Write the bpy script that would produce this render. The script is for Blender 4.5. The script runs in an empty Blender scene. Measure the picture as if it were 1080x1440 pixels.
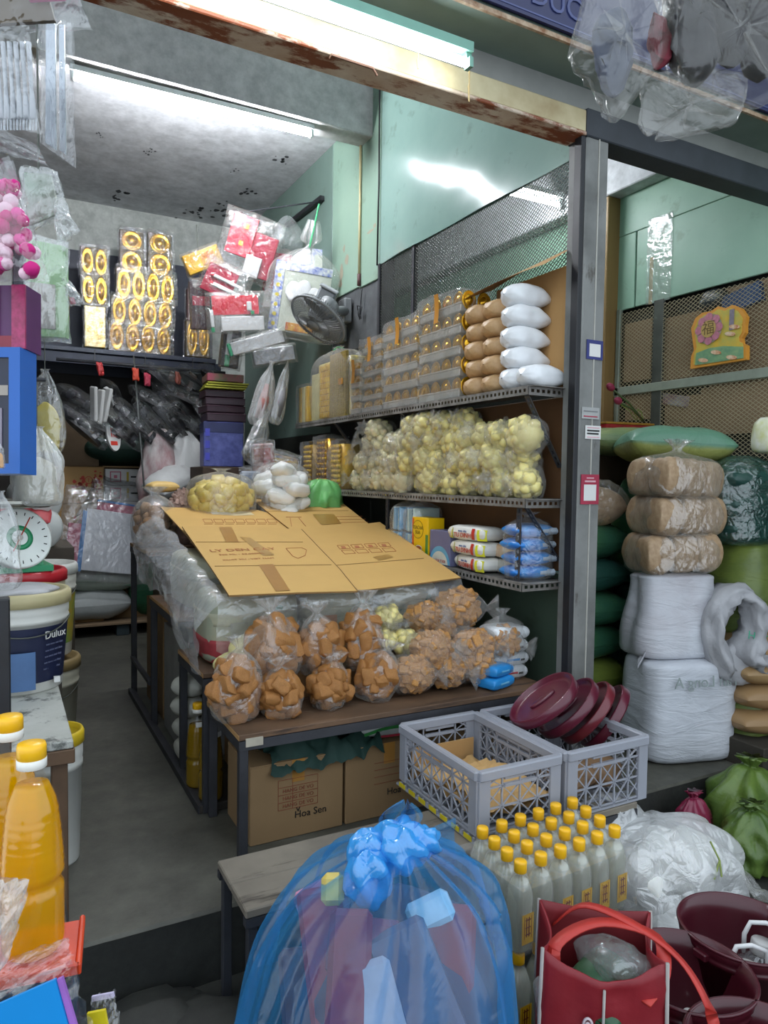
import bpy, math, random
import numpy as np
from mathutils import Vector, Matrix, Euler, noise

# ---------------------------------------------------------------- camera
F_PX = 1010.0
CAM_H = 1.2
YAW, PITCH, ROLL = math.radians(28.1), math.radians(-2.7), math.radians(0.8)
FW = Vector((math.sin(YAW) * math.cos(PITCH), math.cos(YAW) * math.cos(PITCH), math.sin(PITCH)))
_r0 = Vector((math.cos(YAW), -math.sin(YAW), 0))
_u0 = _r0.cross(FW)
RT = _r0 * math.cos(ROLL) + _u0 * math.sin(ROLL)
UP = _u0 * math.cos(ROLL) - _r0 * math.sin(ROLL)
CAM = Vector((0, 0, CAM_H))
SC = bpy.context.scene
COL = SC.collection
cd = bpy.data.cameras.new('camera')
cd.sensor_fit = 'HORIZONTAL'
cd.sensor_width = 36.0
cd.lens = 36.0 * F_PX / 1080.0
cd.clip_start = 0.02
cam = bpy.data.objects.new('camera', cd)
COL.objects.link(cam)
m = Matrix((RT, UP, -FW)).transposed().to_4x4()
m.translation = CAM
cam.matrix_world = m
SC.camera = cam

# ---------------------------------------------------------------- world, exposure
w = bpy.data.worlds.new('market_daylight')
SC.world = w
w.use_nodes = True
w.node_tree.nodes['Background'].inputs[0].default_value = (0.80, 0.90, 1.0, 1)
w.node_tree.nodes['Background'].inputs[1].default_value = 0.8
SC.view_settings.view_transform = 'Standard'
SC.view_settings.look = 'None'
SC.view_settings.gamma = 1
SC.view_settings.use_curve_mapping = False
SC.view_settings.exposure = 1.15
TUBE_POWER = 1.0
SC.cycles.use_denoising = True
SC.cycles.max_bounces = 10
SC.cycles.transparent_max_bounces = 24
SC.cycles.sample_clamp_indirect = 6.0
SC.cycles.caustics_reflective = False
SC.cycles.caustics_refractive = False

# ---------------------------------------------------------------- pixel -> place
def ray(x, y):
    return FW + RT * ((x - 540) / F_PX) - UP * ((y - 720) / F_PX)
def at(x, y, X=None, Y=None, Z=None, D=None):
    d = ray(x, y)
    if X is not None: k = X / d.x
    elif Y is not None: k = Y / d.y
    elif Z is not None: k = (Z - CAM_H) / d.z
    else: k = D
    return CAM + d * k
def mpp(p):                      # metres per photograph pixel at a point
    return (Vector(p) - CAM).dot(FW) / F_PX
R = math.radians
ORD = ['first', 'second', 'third', 'fourth', 'fifth', 'sixth', 'seventh', 'eighth', 'ninth', 'tenth', 'eleventh', 'twelfth',
       'thirteenth', 'fourteenth', 'fifteenth', 'sixteenth', 'seventeenth', 'eighteenth', 'nineteenth', 'twentieth']

# ---------------------------------------------------------------- materials
def lin(c):
    if isinstance(c, str):
        c = c.lstrip('#'); c = [int(c[i:i + 2], 16) / 255 for i in (0, 2, 4)]
    return tuple((x / 12.92 if x <= .04045 else ((x + .055) / 1.055) ** 2.4) for x in c) + (1,)
MATS = {}
class NT:
    def __init__(s, name):
        s.m = bpy.data.materials.new(name); s.m.use_nodes = True
        s.t = s.m.node_tree; s.n = s.t.nodes
        s.b = s.n['Principled BSDF']; s.out = s.n['Material Output']
        s.co = s.n.new('ShaderNodeTexCoord')
    def new(s, k, **kw):
        n = s.n.new(k)
        for a, b in kw.items():
            if hasattr(n, a): setattr(n, a, b)
        return n
    def l(s, a, b): s.t.links.new(a, b)
    def noise(s, scale, detail=4, rough=.6, vec=None, stretch=None, dist=0.0):
        n = s.new('ShaderNodeTexNoise'); n.inputs['Scale'].default_value = scale
        n.inputs['Detail'].default_value = detail; n.inputs['Roughness'].default_value = rough
        n.inputs['Distortion'].default_value = dist
        src = vec or s.co.outputs['Object']
        if stretch:
            mp = s.new('ShaderNodeMapping'); mp.inputs['Scale'].default_value = stretch
            s.l(src, mp.inputs[0]); src = mp.outputs[0]
        s.l(src, n.inputs['Vector']); return n
    def ramp(s, fac, stops):
        r = s.new('ShaderNodeValToRGB'); e = r.color_ramp.elements
        while len(e) < len(stops): e.new(.5)
        for i, (p, c) in enumerate(stops):
            e[i].position = p; e[i].color = lin(c) if isinstance(c, str) else (c if len(c) == 4 else (c[0], c[1], c[2], 1))
        s.l(fac, r.inputs[0]); return r
    def bump(s, h, strength=.3, dist=.01, prev=None):
        b = s.new('ShaderNodeBump'); b.inputs['Strength'].default_value = strength
        b.inputs['Distance'].default_value = dist
        s.l(h, b.inputs['Height'])
        if prev: s.l(prev.outputs[0], b.inputs['Normal'])
        return b
def mat(name, color, rough=.6, metal=0.0, var=.25, scale=12.0, bump=.0, bscale=None, spec=.5, color2=None, coat=0.0, sss=0.0, stretch=None, bdist=.004):
    """plain procedural surface: base colour broken up by noise, optional relief"""
    if name in MATS: return MATS[name]
    t = NT(name); c = lin(color)
    c2 = lin(color2) if color2 else tuple(x * (1 - var) for x in c[:3]) + (1,)
    n = t.noise(scale, stretch=stretch)
    r = t.ramp(n.outputs['Fac'], [(.3, c2), (.68, c)])
    t.l(r.outputs[0], t.b.inputs['Base Color'])
    t.b.inputs['Roughness'].default_value = rough; t.b.inputs['Metallic'].default_value = metal
    t.b.inputs['Specular IOR Level'].default_value = spec
    t.b.inputs['Coat Weight'].default_value = coat
    if sss:
        t.b.inputs['Subsurface Weight'].default_value = sss
        t.b.inputs['Subsurface Radius'].default_value = (.02, .012, .006)
        t.b.inputs['Subsurface Scale'].default_value = .3
    if bump:
        bn = t.noise(bscale or scale * 3, detail=5, stretch=stretch)
        b = t.bump(bn.outputs['Fac'], bump, bdist); t.l(b.outputs[0], t.b.inputs['Normal'])
    MATS[name] = t.m; return t.m
def film(name, tint='#f2f4f6', opacity=.10, edge=.45, rough=.12, crease=22.0, bump=.5, bdist=.008, trans=None, gloss=.13):
    """thin plastic film: clear where it faces you, whiter and glossy at glancing angles, creased"""
    if name in MATS: return MATS[name]
    t = NT(name)
    t.b.inputs['Base Color'].default_value = lin(tint); t.b.inputs['Roughness'].default_value = rough
    t.b.inputs['Specular IOR Level'].default_value = .8
    n1 = t.noise(crease * .5, detail=2)
    v = t.new('ShaderNodeTexVoronoi', feature='DISTANCE_TO_EDGE'); v.inputs['Scale'].default_value = crease
    mx = t.new('ShaderNodeVectorMath', operation='ADD')
    sc = t.new('ShaderNodeVectorMath', operation='SCALE'); sc.inputs['Scale'].default_value = 2.2 / crease * 2
    t.l(n1.outputs['Color'], sc.inputs[0]); t.l(t.co.outputs['Object'], mx.inputs[0]); t.l(sc.outputs[0], mx.inputs[1])
    t.l(mx.outputs[0], v.inputs['Vector'])
    b1 = t.bump(v.outputs['Distance'], bump, bdist)
    n2 = t.noise(crease * 1.6, detail=3, dist=1.5)
    b2 = t.bump(n2.outputs['Fac'], bump * .8, bdist * .7, b1)
    t.l(b2.outputs[0], t.b.inputs['Normal'])
    lw = t.new('ShaderNodeLayerWeight'); lw.inputs['Blend'].default_value = .3
    t.l(b2.outputs[0], lw.inputs['Normal'])
    ma = t.new('ShaderNodeMath', operation='MULTIPLY_ADD'); ma.use_clamp = True
    ma.inputs[1].default_value = edge; ma.inputs[2].default_value = opacity
    t.l(lw.outputs['Facing'], ma.inputs[0])
    tr = t.new('ShaderNodeBsdfTransparent'); tr.inputs[0].default_value = lin(trans) if trans else (1, 1, 1, 1)
    gl = t.new('ShaderNodeBsdfGlossy'); gl.inputs['Roughness'].default_value = rough
    t.l(b2.outputs[0], gl.inputs['Normal'])
    m1 = t.new('ShaderNodeMixShader'); m2 = t.new('ShaderNodeMixShader')
    t.l(ma.outputs[0], m1.inputs[0]); t.l(tr.outputs[0], m1.inputs[1]); t.l(t.b.outputs[0], m1.inputs[2])
    m2.inputs[0].default_value = gloss
    t.l(m1.outputs[0], m2.inputs[1]); t.l(gl.outputs[0], m2.inputs[2])
    t.l(m2.outputs[0], t.out.inputs['Surface'])
    MATS[name] = t.m; return t.m
def glow(name, color, strength):
    t = NT(name); t.b.inputs['Base Color'].default_value = (1, 1, 1, 1)
    t.b.inputs['Emission Color'].default_value = lin(color); t.b.inputs['Emission Strength'].default_value = strength
    MATS[name] = t.m; return t.m
def liquid(name, color, opacity=.55, rough=.05, tint=None):
    if name in MATS: return MATS[name]
    t = NT(name); t.b.inputs['Base Color'].default_value = lin(color); t.b.inputs['Roughness'].default_value = rough
    tr = t.new('ShaderNodeBsdfTransparent'); c = lin(color)
    tr.inputs[0].default_value = (lin(tint) if tint else tuple(.35 + .65 * x for x in c[:3]) + (1,))
    mx = t.new('ShaderNodeMixShader'); mx.inputs[0].default_value = opacity
    t.l(tr.outputs[0], mx.inputs[1]); t.l(t.b.outputs[0], mx.inputs[2]); t.l(mx.outputs[0], t.out.inputs['Surface'])
    MATS[name] = t.m; return t.m

# ---------------------------------------------------------------- mesh building
class MB:
    def __init__(s): s.v, s.f, s.m = [], [], []
    def add(s, V, Fc, mi=0, T=None):
        o = len(s.v)
        if T is not None: V = [T @ Vector(p) for p in V]
        s.v.extend(tuple(p) for p in V); s.f.extend(tuple(i + o for i in q) for q in Fc); s.m.extend([mi] * len(Fc)); return s
    def box(s, a, b, mi=0, T=None, c=0.0):
        (x0, y0, z0), (x1, y1, z1) = [min(p, q) for p, q in zip(a, b)], [max(p, q) for p, q in zip(a, b)]
        if c <= 0:
            V = [(x, y, z) for x in (x0, x1) for y in (y0, y1) for z in (z0, z1)]
            return s.add(V, [(0, 1, 3, 2), (4, 6, 7, 5), (0, 4, 5, 1), (2, 3, 7, 6), (0, 2, 6, 4), (1, 5, 7, 3)], mi, T)
        c = min(c, .49 * min(x1 - x0, y1 - y0, z1 - z0)); V = []; ix = {}
        for i in (0, 1):
            for j in (0, 1):
                for k in (0, 1):
                    P = ((x0, x1)[i], (y0, y1)[j], (z0, z1)[k]); s_ = (1 - 2 * i, 1 - 2 * j, 1 - 2 * k)
                    for a_ in range(3):
                        q = [P[n] + (0 if n == a_ else s_[n] * c) for n in range(3)]
                        ix[i, j, k, a_] = len(V); V.append(q)
        Fc = []
        for a_ in range(3):
            b_, c_ = (a_ + 1) % 3, (a_ + 2) % 3
            for e in (0, 1):
                q = []
                for (m_, n_) in ((0, 0), (1, 0), (1, 1), (0, 1)):
                    t = [0, 0, 0]; t[a_] = e; t[b_] = m_; t[c_] = n_; q.append(ix[t[0], t[1], t[2], a_])
                Fc.append(q if e else q[::-1])
            for m_ in (0, 1):
                for n_ in (0, 1):
                    q = []
                    for e, ax in ((0, b_), (1, b_), (1, c_), (0, c_)):
                        t = [0, 0, 0]; t[a_] = e; t[b_] = m_; t[c_] = n_; q.append(ix[t[0], t[1], t[2], ax])
                    Fc.append(q if m_ != n_ else q[::-1])
        for i in (0, 1):
            for j in (0, 1):
                for k in (0, 1):
                    q = [ix[i, j, k, 0], ix[i, j, k, 1], ix[i, j, k, 2]]
                    Fc.append(q if (i + j + k) % 2 else q[::-1])
        return s.add(V, Fc, mi, T)
    def bar(s, p, q, w=.01, h=None, mi=0, up=(0, 0, 1)):
        p, q = Vector(p), Vector(q); h = h or w; d = (q - p).normalized()
        u = Vector(up)
        if abs(d.dot(u)) > .95: u = Vector((1, 0, 0))
        a = d.cross(u).normalized() * (w / 2); b = a.cross(d).normalized() * (h / 2)
        V = [p - a - b, p + a - b, p + a + b, p - a + b, q - a - b, q + a - b, q + a + b, q - a + b]
        return s.add(V, [(0, 1, 2, 3), (7, 6, 5, 4), (0, 4, 5, 1), (1, 5, 6, 2), (2, 6, 7, 3), (3, 7, 4, 0)], mi)
    def tube(s, pts, r, n=8, mi=0, closed=False, caps=True):
        pts = [Vector(p) for p in pts]; N = len(pts)
        rr = r if isinstance(r, (list, tuple)) else [r] * N
        V = []; prev = None
        for i, p in enumerate(pts):
            if closed: d = (pts[(i + 1) % N] - pts[i - 1])
            else: d = pts[min(i + 1, N - 1)] - pts[max(i - 1, 0)]
            d.normalize()
            if prev is None:
                u = Vector((0, 0, 1)) if abs(d.z) < .9 else Vector((1, 0, 0)); a = d.cross(u).normalized()
            else:
                a = (prev - d * prev.dot(d)).normalized()
            prev = a; b = d.cross(a)
            for k in range(n):
                t = 2 * math.pi * k / n; V.append(p + (a * math.cos(t) + b * math.sin(t)) * rr[i])
        Fc = []
        for i in range(N if closed else N - 1):
            j = (i + 1) % N
            for k in range(n): Fc.append((i * n + k, i * n + (k + 1) % n, j * n + (k + 1) % n, j * n + k))
        if caps and not closed: Fc += [tuple(range(n))[::-1], tuple((N - 1) * n + k for k in range(n))]
        return s.add(V, Fc, mi)
    def lathe(s, prof, n=24, mi=0, T=None, sx=1.0, sy=1.0, capb=True, capt=True, sq=2.0):
        V = []
        for r_, z in prof:
            for k in range(n):
                t = 2 * math.pi * k / n; cx, cy = math.cos(t), math.sin(t)
                if sq != 2.0:
                    g = (abs(cx) ** sq + abs(cy) ** sq) ** (-1 / sq); cx *= g; cy *= g
                V.append((r_ * cx * sx, r_ * cy * sy, z))
        Fc = []
        for i in range(len(prof) - 1):
            for k in range(n): Fc.append((i * n + k, i * n + (k + 1) % n, (i + 1) * n + (k + 1) % n, (i + 1) * n + k))
        if capb: Fc.append(tuple(range(n))[::-1])
        if capt: Fc.append(tuple((len(prof) - 1) * n + k for k in range(n)))
        return s.add(V, Fc, mi, T)
    def prism(s, outline, z0, z1, mi=0, T=None):
        n = len(outline)
        V = [(x, y, z0) for x, y in outline] + [(x, y, z1) for x, y in outline]
        Fc = [tuple(range(n))[::-1], tuple(range(n, 2 * n))] + [(i, (i + 1) % n, n + (i + 1) % n, n + i) for i in range(n)]
        return s.add(V, Fc, mi, T)
    def grid(s, fn, nu, nv, mi=0, closed_u=False):
        V = [fn(i / (nu if closed_u else nu - 1), j / (nv - 1)) for j in range(nv) for i in range(nu)]
        Fc = []
        for j in range(nv - 1):
            for i in range(nu if closed_u else nu - 1):
                k = (i + 1) % nu; Fc.append((j * nu + i, j * nu + k, (j + 1) * nu + k, (j + 1) * nu + i))
        return s.add(V, Fc, mi)
    def mesh(s, name, mats, smooth=True):
        me = bpy.data.meshes.new(name); me.from_pydata(s.v, [], s.f)
        for x in (mats if isinstance(mats, (list, tuple)) else [mats]): me.materials.append(x)
        me.polygons.foreach_set('material_index', s.m)
        me.polygons.foreach_set('use_smooth', [bool(smooth)] * len(s.f))
        me.update(); return me
    def build(s, name, mats, parent=None, smooth=False, loc=None, rot=None):
        return link(name, s.mesh(name, mats, smooth), parent, loc, rot)
def link(name, me, parent=None, loc=None, rot=None, scale=None):
    o = bpy.data.objects.new(name, me); COL.objects.link(o)
    if parent is not None: o.parent = parent
    if loc is not None: o.location = loc
    if rot is not None: o.rotation_euler = rot
    if scale is not None: o.scale = scale if isinstance(scale, (tuple, list, Vector)) else (scale,) * 3
    return o
LABELS = {}
def tag(o, label, cat, group=None, kind=None):
    o['label'] = label; o['category'] = cat
    if group: o['group'] = group
    if kind: o['kind'] = kind
    return o
def thing(name, label, cat, loc=(0, 0, 0), rot=(0, 0, 0), group=None, scale=None):
    o = bpy.data.objects.new(name, None); COL.objects.link(o)
    o.empty_display_size = .05; o.location = loc; o.rotation_euler = rot
    if scale: o.scale = (scale,) * 3
    return tag(o, label, cat, group)
def struct(o): o['kind'] = 'structure'; return o
def stuff(o): o['kind'] = 'stuff'; return o
def dup(root, loc, rot=(0, 0, 0), label=None, scale=None):
    r = root.copy(); COL.objects.link(r); r.location = loc; r.rotation_euler = rot
    if label: r['label'] = label
    if scale: r.scale = (scale,) * 3 if not isinstance(scale, (tuple, list)) else scale
    for ch in list(root.children):
        c = ch.copy(); COL.objects.link(c); c.parent = r
        for g in list(ch.children):
            d = g.copy(); COL.objects.link(d); d.parent = c
    return r
def text_part(name, body, size, material, parent, loc, rot, depth=.0006, align='CENTER', sx=1.0):
    cu = bpy.data.curves.new(name, 'FONT'); cu.body = body; cu.size = size; cu.extrude = depth
    cu.align_x = align; cu.align_y = 'CENTER'; cu.resolution_u = 3
    tmp = bpy.data.objects.new(name, cu); COL.objects.link(tmp)
    me = bpy.data.meshes.new_from_object(tmp.evaluated_get(bpy.context.evaluated_depsgraph_get()))
    bpy.data.objects.remove(tmp); bpy.data.curves.remove(cu)
    me.materials.clear(); me.materials.append(material)
    o = link(name, me, parent, loc, rot); o.scale = (sx, 1, 1); return o

# ---- soft shapes
def nz(x, y, z, s=0.0): return noise.noise(Vector((x + s * 17.3, y - s * 9.1, z + s * 5.7)))
def curve_prof(pts, n):
    """Catmull-Rom through (r, z, fold) rows"""
    out = []
    P = [pts[0]] + list(pts) + [pts[-1]]
    seg = len(pts) - 1
    for i in range(n):
        u = i / (n - 1) * seg; k = min(int(u), seg - 1); t = u - k
        a, b, c, d = P[k], P[k + 1], P[k + 2], P[k + 3]
        out.append(tuple(.5 * ((2 * b[j]) + (c[j] - a[j]) * t + (2 * a[j] - 5 * b[j] + 4 * c[j] - d[j]) * t * t + (3 * b[j] - a[j] - 3 * c[j] + d[j]) * t ** 3) for j in range(3)))
    return out
def bag_mesh(prof, rings=28, n=32, nf=9, sx=1.0, sy=1.0, amp=.05, fr=6.0, seed=0, sq=2.0, lean=(0, 0), mb=None, mi=0):
    """closed soft bag: lathe of a profile with gathered folds and lumps.  prof rows: radius, height, fold depth"""
    rnd = random.Random(seed); ph = [rnd.uniform(0, 6.28) for _ in range(3)]
    mb = mb or MB(); V = []
    P = curve_prof(prof, rings); z0 = prof[0][1]; H = prof[-1][1] - z0 or 1
    for (r_, z, fo) in P:
        r_ = max(r_, .0004)
        for k in range(n):
            t = 2 * math.pi * k / n; c, s_ = math.cos(t), math.sin(t)
            g = 1.0 if sq == 2.0 else (abs(c) ** sq + abs(s_) ** sq) ** (-1 / sq)
            fold = 1 + fo * (.6 * math.sin(nf * t + ph[0]) + .4 * math.sin((nf * 1.7 // 1) * t + ph[1] + 2 * z / H))
            x, y = r_ * c * g * sx * fold, r_ * s_ * g * sy * fold
            d = 1 + amp * nz(c * fr * .35, s_ * fr * .35, (z - z0) / H * fr * .5, seed) * 2
            q = (z - z0) / H
            V.append((x * d + lean[0] * q * q, y * d + lean[1] * q * q, z + amp * .15 * H * nz(c * 2, s_ * 2, q * 3, seed + 3) * (1 if 0.02 < q < .98 else 0)))
    Fc = []
    for i in range(len(P) - 1):
        for k in range(n): Fc.append((i * n + k, i * n + (k + 1) % n, (i + 1) * n + (k + 1) % n, (i + 1) * n + k))
    Fc += [tuple(range(n))[::-1], tuple((len(P) - 1) * n + k for k in range(n))]
    return mb.add(V, Fc, mi)
def pillow_mesh(L, W, H, seed=0, amp=.04, fr=4.0, n=22, m_=14, p=2.6, q=.42, pinch=.12, mb=None, mi=0, sag=0.0, wr=0.0):
    """stuffed sack, lying: length X, width Y, height Z, bottom at z=0"""
    mb = mb or MB(); V = []; Fc = []
    def pt(u, v, sgn):
        e = (max(0.0, 1 - abs(u) ** p) ** q) * (max(0.0, 1 - abs(v) ** p) ** q)
        k = 1 - pinch * (abs(u) ** 3) * (1 - .3 * v * v); k2 = 1 - pinch * .6 * (abs(v) ** 3)
        x, y = u * L / 2 * k2, v * W / 2 * k
        a = nz(u * fr * .5, v * fr * .5, sgn * 1.3, seed)
        b = nz(u * fr * 1.7, v * fr * 1.7, sgn * 2.1, seed + 1)
        wv = wr * math.sin(u * 26 + 3 * nz(u * 2, v * 3, 1, seed)) * e
        z = sgn * H / 2 * e * (1 + amp * 2 * a + amp * b + wv)
        x += amp * L * .25 * nz(u * 2, v * 2, sgn, seed + 5); y += amp * W * .25 * nz(u * 2, v * 2, sgn, seed + 6)
        if sag: z -= sag * u * u
        return (x, y, z)
    us = [math.sin((i / (n - 1) - .5) * math.pi) for i in range(n)]; vs = [math.sin((j / (m_ - 1) - .5) * math.pi) for j in range(m_)]
    for sgn in (1, -1):
        o = len(V)
        for v in vs:
            for u in us: V.append(pt(u, v, sgn))
        for j in range(m_ - 1):
            for i in range(n - 1):
                qd = (o + j * n + i, o + j * n + i + 1, o + (j + 1) * n + i + 1, o + (j + 1) * n + i)
                Fc.append(qd if sgn > 0 else qd[::-1])
    zm = min(v[2] for v in V); V = [(x, y, z - zm) for x, y, z in V]
    return mb.add(V, Fc, mi)
def lump(mb, c, r, rnd, mi=0, kind='rock', rot=None):
    """small irregular piece: rock (ico), or chunk (rough block)"""
    T = Matrix.Translation(c) @ (rot or Euler((rnd.uniform(0, 6), rnd.uniform(0, 6), rnd.uniform(0, 6)))).to_matrix().to_4x4()
    if kind == 'chunk':
        a, b, d = r * rnd.uniform(.8, 1.25), r * rnd.uniform(.6, 1.0), r * rnd.uniform(.5, .8)
        mb.box((-a, -b, -d), (a, b, d), mi, T, c=r * .22)
    else:
        V = [(0, 0, 1), (0, 0, -1)] + [(math.cos(t) * .89, math.sin(t) * .89, .45) for t in [k * 1.2566 for k in range(5)]] + \
            [(math.cos(t) * .89, math.sin(t) * .89, -.45) for t in [k * 1.2566 + .628 for k in range(5)]]
        V = [tuple(x * r * rnd.uniform(.82, 1.18) for x in v) for v in V]; Fc = []
        for k in range(5):
            j = (k + 1) % 5
            Fc += [(0, 2 + k, 2 + j), (1, 7 + j, 7 + k), (2 + k, 7 + k, 2 + j), (2 + j, 7 + k, 7 + j)]
        mb.add(V, Fc, mi, T)
    return mb
# ================================================================ the room
XW, XR, YB, YF, YS = 1.95, 3.2, 6.35, 2.03, 1.92
ZC = 3.39
def concrete(name, a, b, c, s=1.6, rough=.75, bump=.25):
    t = NT(name)
    n1 = t.noise(s, 6, .65); n2 = t.noise(s * 9, 5, .7); n3 = t.noise(s * 60, 2)
    r1 = t.ramp(n1.outputs['Fac'], [(.3, a), (.55, b), (.75, c)])
    r2 = t.ramp(n2.outputs['Fac'], [(.35, (.62, .62, .62)), (.65, (1, 1, 1))])
    mx = t.new('ShaderNodeMix', data_type='RGBA', blend_type='MULTIPLY'); mx.inputs[0].default_value = .8
    t.l(r1.outputs[0], mx.inputs[6]); t.l(r2.outputs[0], mx.inputs[7]); t.l(mx.outputs[2], t.b.inputs['Base Color'])
    t.b.inputs['Roughness'].default_value = rough
    b1 = t.bump(n2.outputs['Fac'], bump, .006); b2 = t.bump(n3.outputs['Fac'], bump * .7, .002, b1)
    t.l(b2.outputs[0], t.b.inputs['Normal']); MATS[name] = t.m; return t.m
def rusty(name, paint, rust='#5a3a22', amount=.5, scale=7.0, rough=.55, dirt='#6d6048', stretch=(1, 1, 1)):
    t = NT(name)
    n1 = t.noise(scale, 8, .7, stretch=stretch); n2 = t.noise(scale * .35, 5, .6); n3 = t.noise(scale * 8, 3)
    r1 = t.ramp(n1.outputs['Fac'], [(amount - .06, (0, 0, 0)), (amount + .03, (1, 1, 1))])
    r2 = t.ramp(n2.outputs['Fac'], [(.35, dirt), (.62, paint)])
    mx = t.new('ShaderNodeMix', data_type='RGBA'); t.l(r1.outputs[0], mx.inputs[0])
    mx.inputs[6].default_value = lin(rust); t.l(r2.outputs[0], mx.inputs[7]); t.l(mx.outputs[2], t.b.inputs['Base Color'])
    t.b.inputs['Roughness'].default_value = rough
    b = t.bump(n1.outputs['Fac'], .3, .003); b2 = t.bump(n3.outputs['Fac'], .2, .001, b); t.l(b2.outputs[0], t.b.inputs['Normal'])
    MATS[name] = t.m; return t.m
M_floor = concrete('shop_concrete', '#35342d', '#57564d', '#6d6c61', rough=.55)
M_street = concrete('street_concrete', '#22231f', '#34342f', '#45443d')
M_step = concrete('step_concrete', '#1f201d', '#2d2e2a', '#3d3d37', s=4)
M_ceil = concrete('ceiling_plaster', '#c6c8cb', '#dcdde0', '#e6e7e9', s=1.1, rough=.85, bump=.12)
M_beamp = concrete('beam_plaster', '#b2b3b1', '#c4c5c2', '#cfcfcb', s=1.3, rough=.85, bump=.12)
M_wallp = concrete('back_plaster', '#b4b8b2', '#ccd0ca', '#d8dad4', s=1.5, rough=.85, bump=.1)
M_blue = mat('navy_paint', '#1d2a44', .5, var=.35, scale=5)
M_dark = mat('dark_board', '#23251f', .7, var=.4, scale=6)
M_brownb = mat('brown_hardboard', '#6b4a2e', .65, var=.3, scale=4)
M_black = mat('black_steel', '#1f2024', .5, var=.4, scale=14)
M_darksteel = rusty('dark_steel_worn', '#34353a', '#6f6a63', .30, 20, dirt='#26272b')
M_beamdark = mat('dark_lintel', '#3b3f45', .6, var=.35, scale=6)  # darker colour for the lintel right of the pillar
M_cream = rusty('cream_lintel_paint', '#c9bf9b', '#6b4428', .30, 9, dirt='#a08e68', stretch=(.35, 1, 1.6))
M_creamedge = rusty('rusted_lintel_edge', '#cfc4b2', '#7a3f22', .50, 14, dirt='#b59b83', stretch=(.4, 1, 1))
M_pillar = rusty('grey_pillar_paint', '#7c7d7a', '#47423b', .35, 11, dirt='#5d5e5b', stretch=(1, 1, .4))
M_slot = rusty('slotted_steel', '#8d8a85', '#4c4238', .42, 22, dirt='#5c5852')
M_card = mat('cardboard_plain', '#a98457', .8, var=.12, scale=5, bump=.1, bscale=60)
M_wire = mat('mesh_wire', '#53564f', .5, metal=.3, var=.3, scale=10)
M_wirepale = mat('mesh_wire_pale', '#b8ad8c', .5, metal=.1, var=.2, scale=10)
M_white = mat('white_paint', '#d9dbd6', .5, var=.1, scale=6)

def green_board(name, a, b, gloss=.25, wave=.6):
    t = NT(name); n = t.noise(1.1, 5, .6); n2 = t.noise(9, 5)
    r = t.ramp(n.outputs['Fac'], [(.3, a), (.7, b)]); r2 = t.ramp(n2.outputs['Fac'], [(.28, (.6, .58, .52)), (.4, (1, 1, 1))])
    mx = t.new('ShaderNodeMix', data_type='RGBA', blend_type='MULTIPLY'); mx.inputs[0].default_value = .55
    t.l(r.outputs[0], mx.inputs[6]); t.l(r2.outputs[0], mx.inputs[7]); t.l(mx.outputs[2], t.b.inputs['Base Color'])
    t.b.inputs['Roughness'].default_value = gloss; t.b.inputs['Specular IOR Level'].default_value = .45
    n3 = t.noise(1.6, 2, .5); bp = t.bump(n3.outputs['Fac'], wave, .05); t.l(bp.outputs[0], t.b.inputs['Normal'])
    MATS[name] = t.m; return t.m
M_green = green_board('green_gloss_board', '#7d9c93', '#94b0a6', .16, .5)
M_green2 = green_board('green_flat_board', '#7f9c8b', '#93ad9a', .5, .2)
M_green3 = green_board('green_shaded_board', '#63786f', '#748a80', .5, .2)  # shade over the far green board is put into this darker green
M_green4 = green_board('mint_board', '#83a892', '#9abda6', .45, .3)
M_greenlow = green_board('dark_green_sheet', '#39473d', '#475748', .5, .2)

# floor, step, street
o = struct(MB().box((-.6, YS, -.22), (XR + .3, YB + .1, 0), c=.008).build('floor', M_floor))
o = struct(MB().box((-3, -2.5, -.3), (5.5, YS, -.2)).build('street_ground', M_street))
st = MB(); st.grid(lambda u, v: (-.6 + u * 4.1, YS - .004 - .01 * abs(nz(u * 60, v * 6, 0)), -.2 + v * .195), 120, 6)
struct(st.build('step_riser', M_step, smooth=True))
rb = MB(); rnd = random.Random(4)
# ceiling and beam, back wall, left wall
c_ = MB(); c_.grid(lambda u, v: (-.6 + u * (XW + .6), 4.02 + v * (YB - 4.02), ZC), 2, 2)
struct(MB().box((-.6, 4.02, ZC), (XW + .05, YB + .1, ZC + .15)).build('ceiling', M_ceil))
struct(MB().box((-.6, 3.86, 3.205), (XW + .02, 4.02, 4.5), c=.006).build('ceiling_beam', M_beamp))
struct(MB().box((-.6, 2.0, 4.3), (XW + .05, 3.9, 4.45)).build('ceiling_front', M_ceil))
struct(MB().box((-.6, YB, 0), (XR + .3, YB + .12, 4.4)).build('wall_back', M_wallp))
struct(MB().box((-.72, YS, -.2), (-.6, YB + .1, 4.4)).build('wall_left', M_dark))
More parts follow.
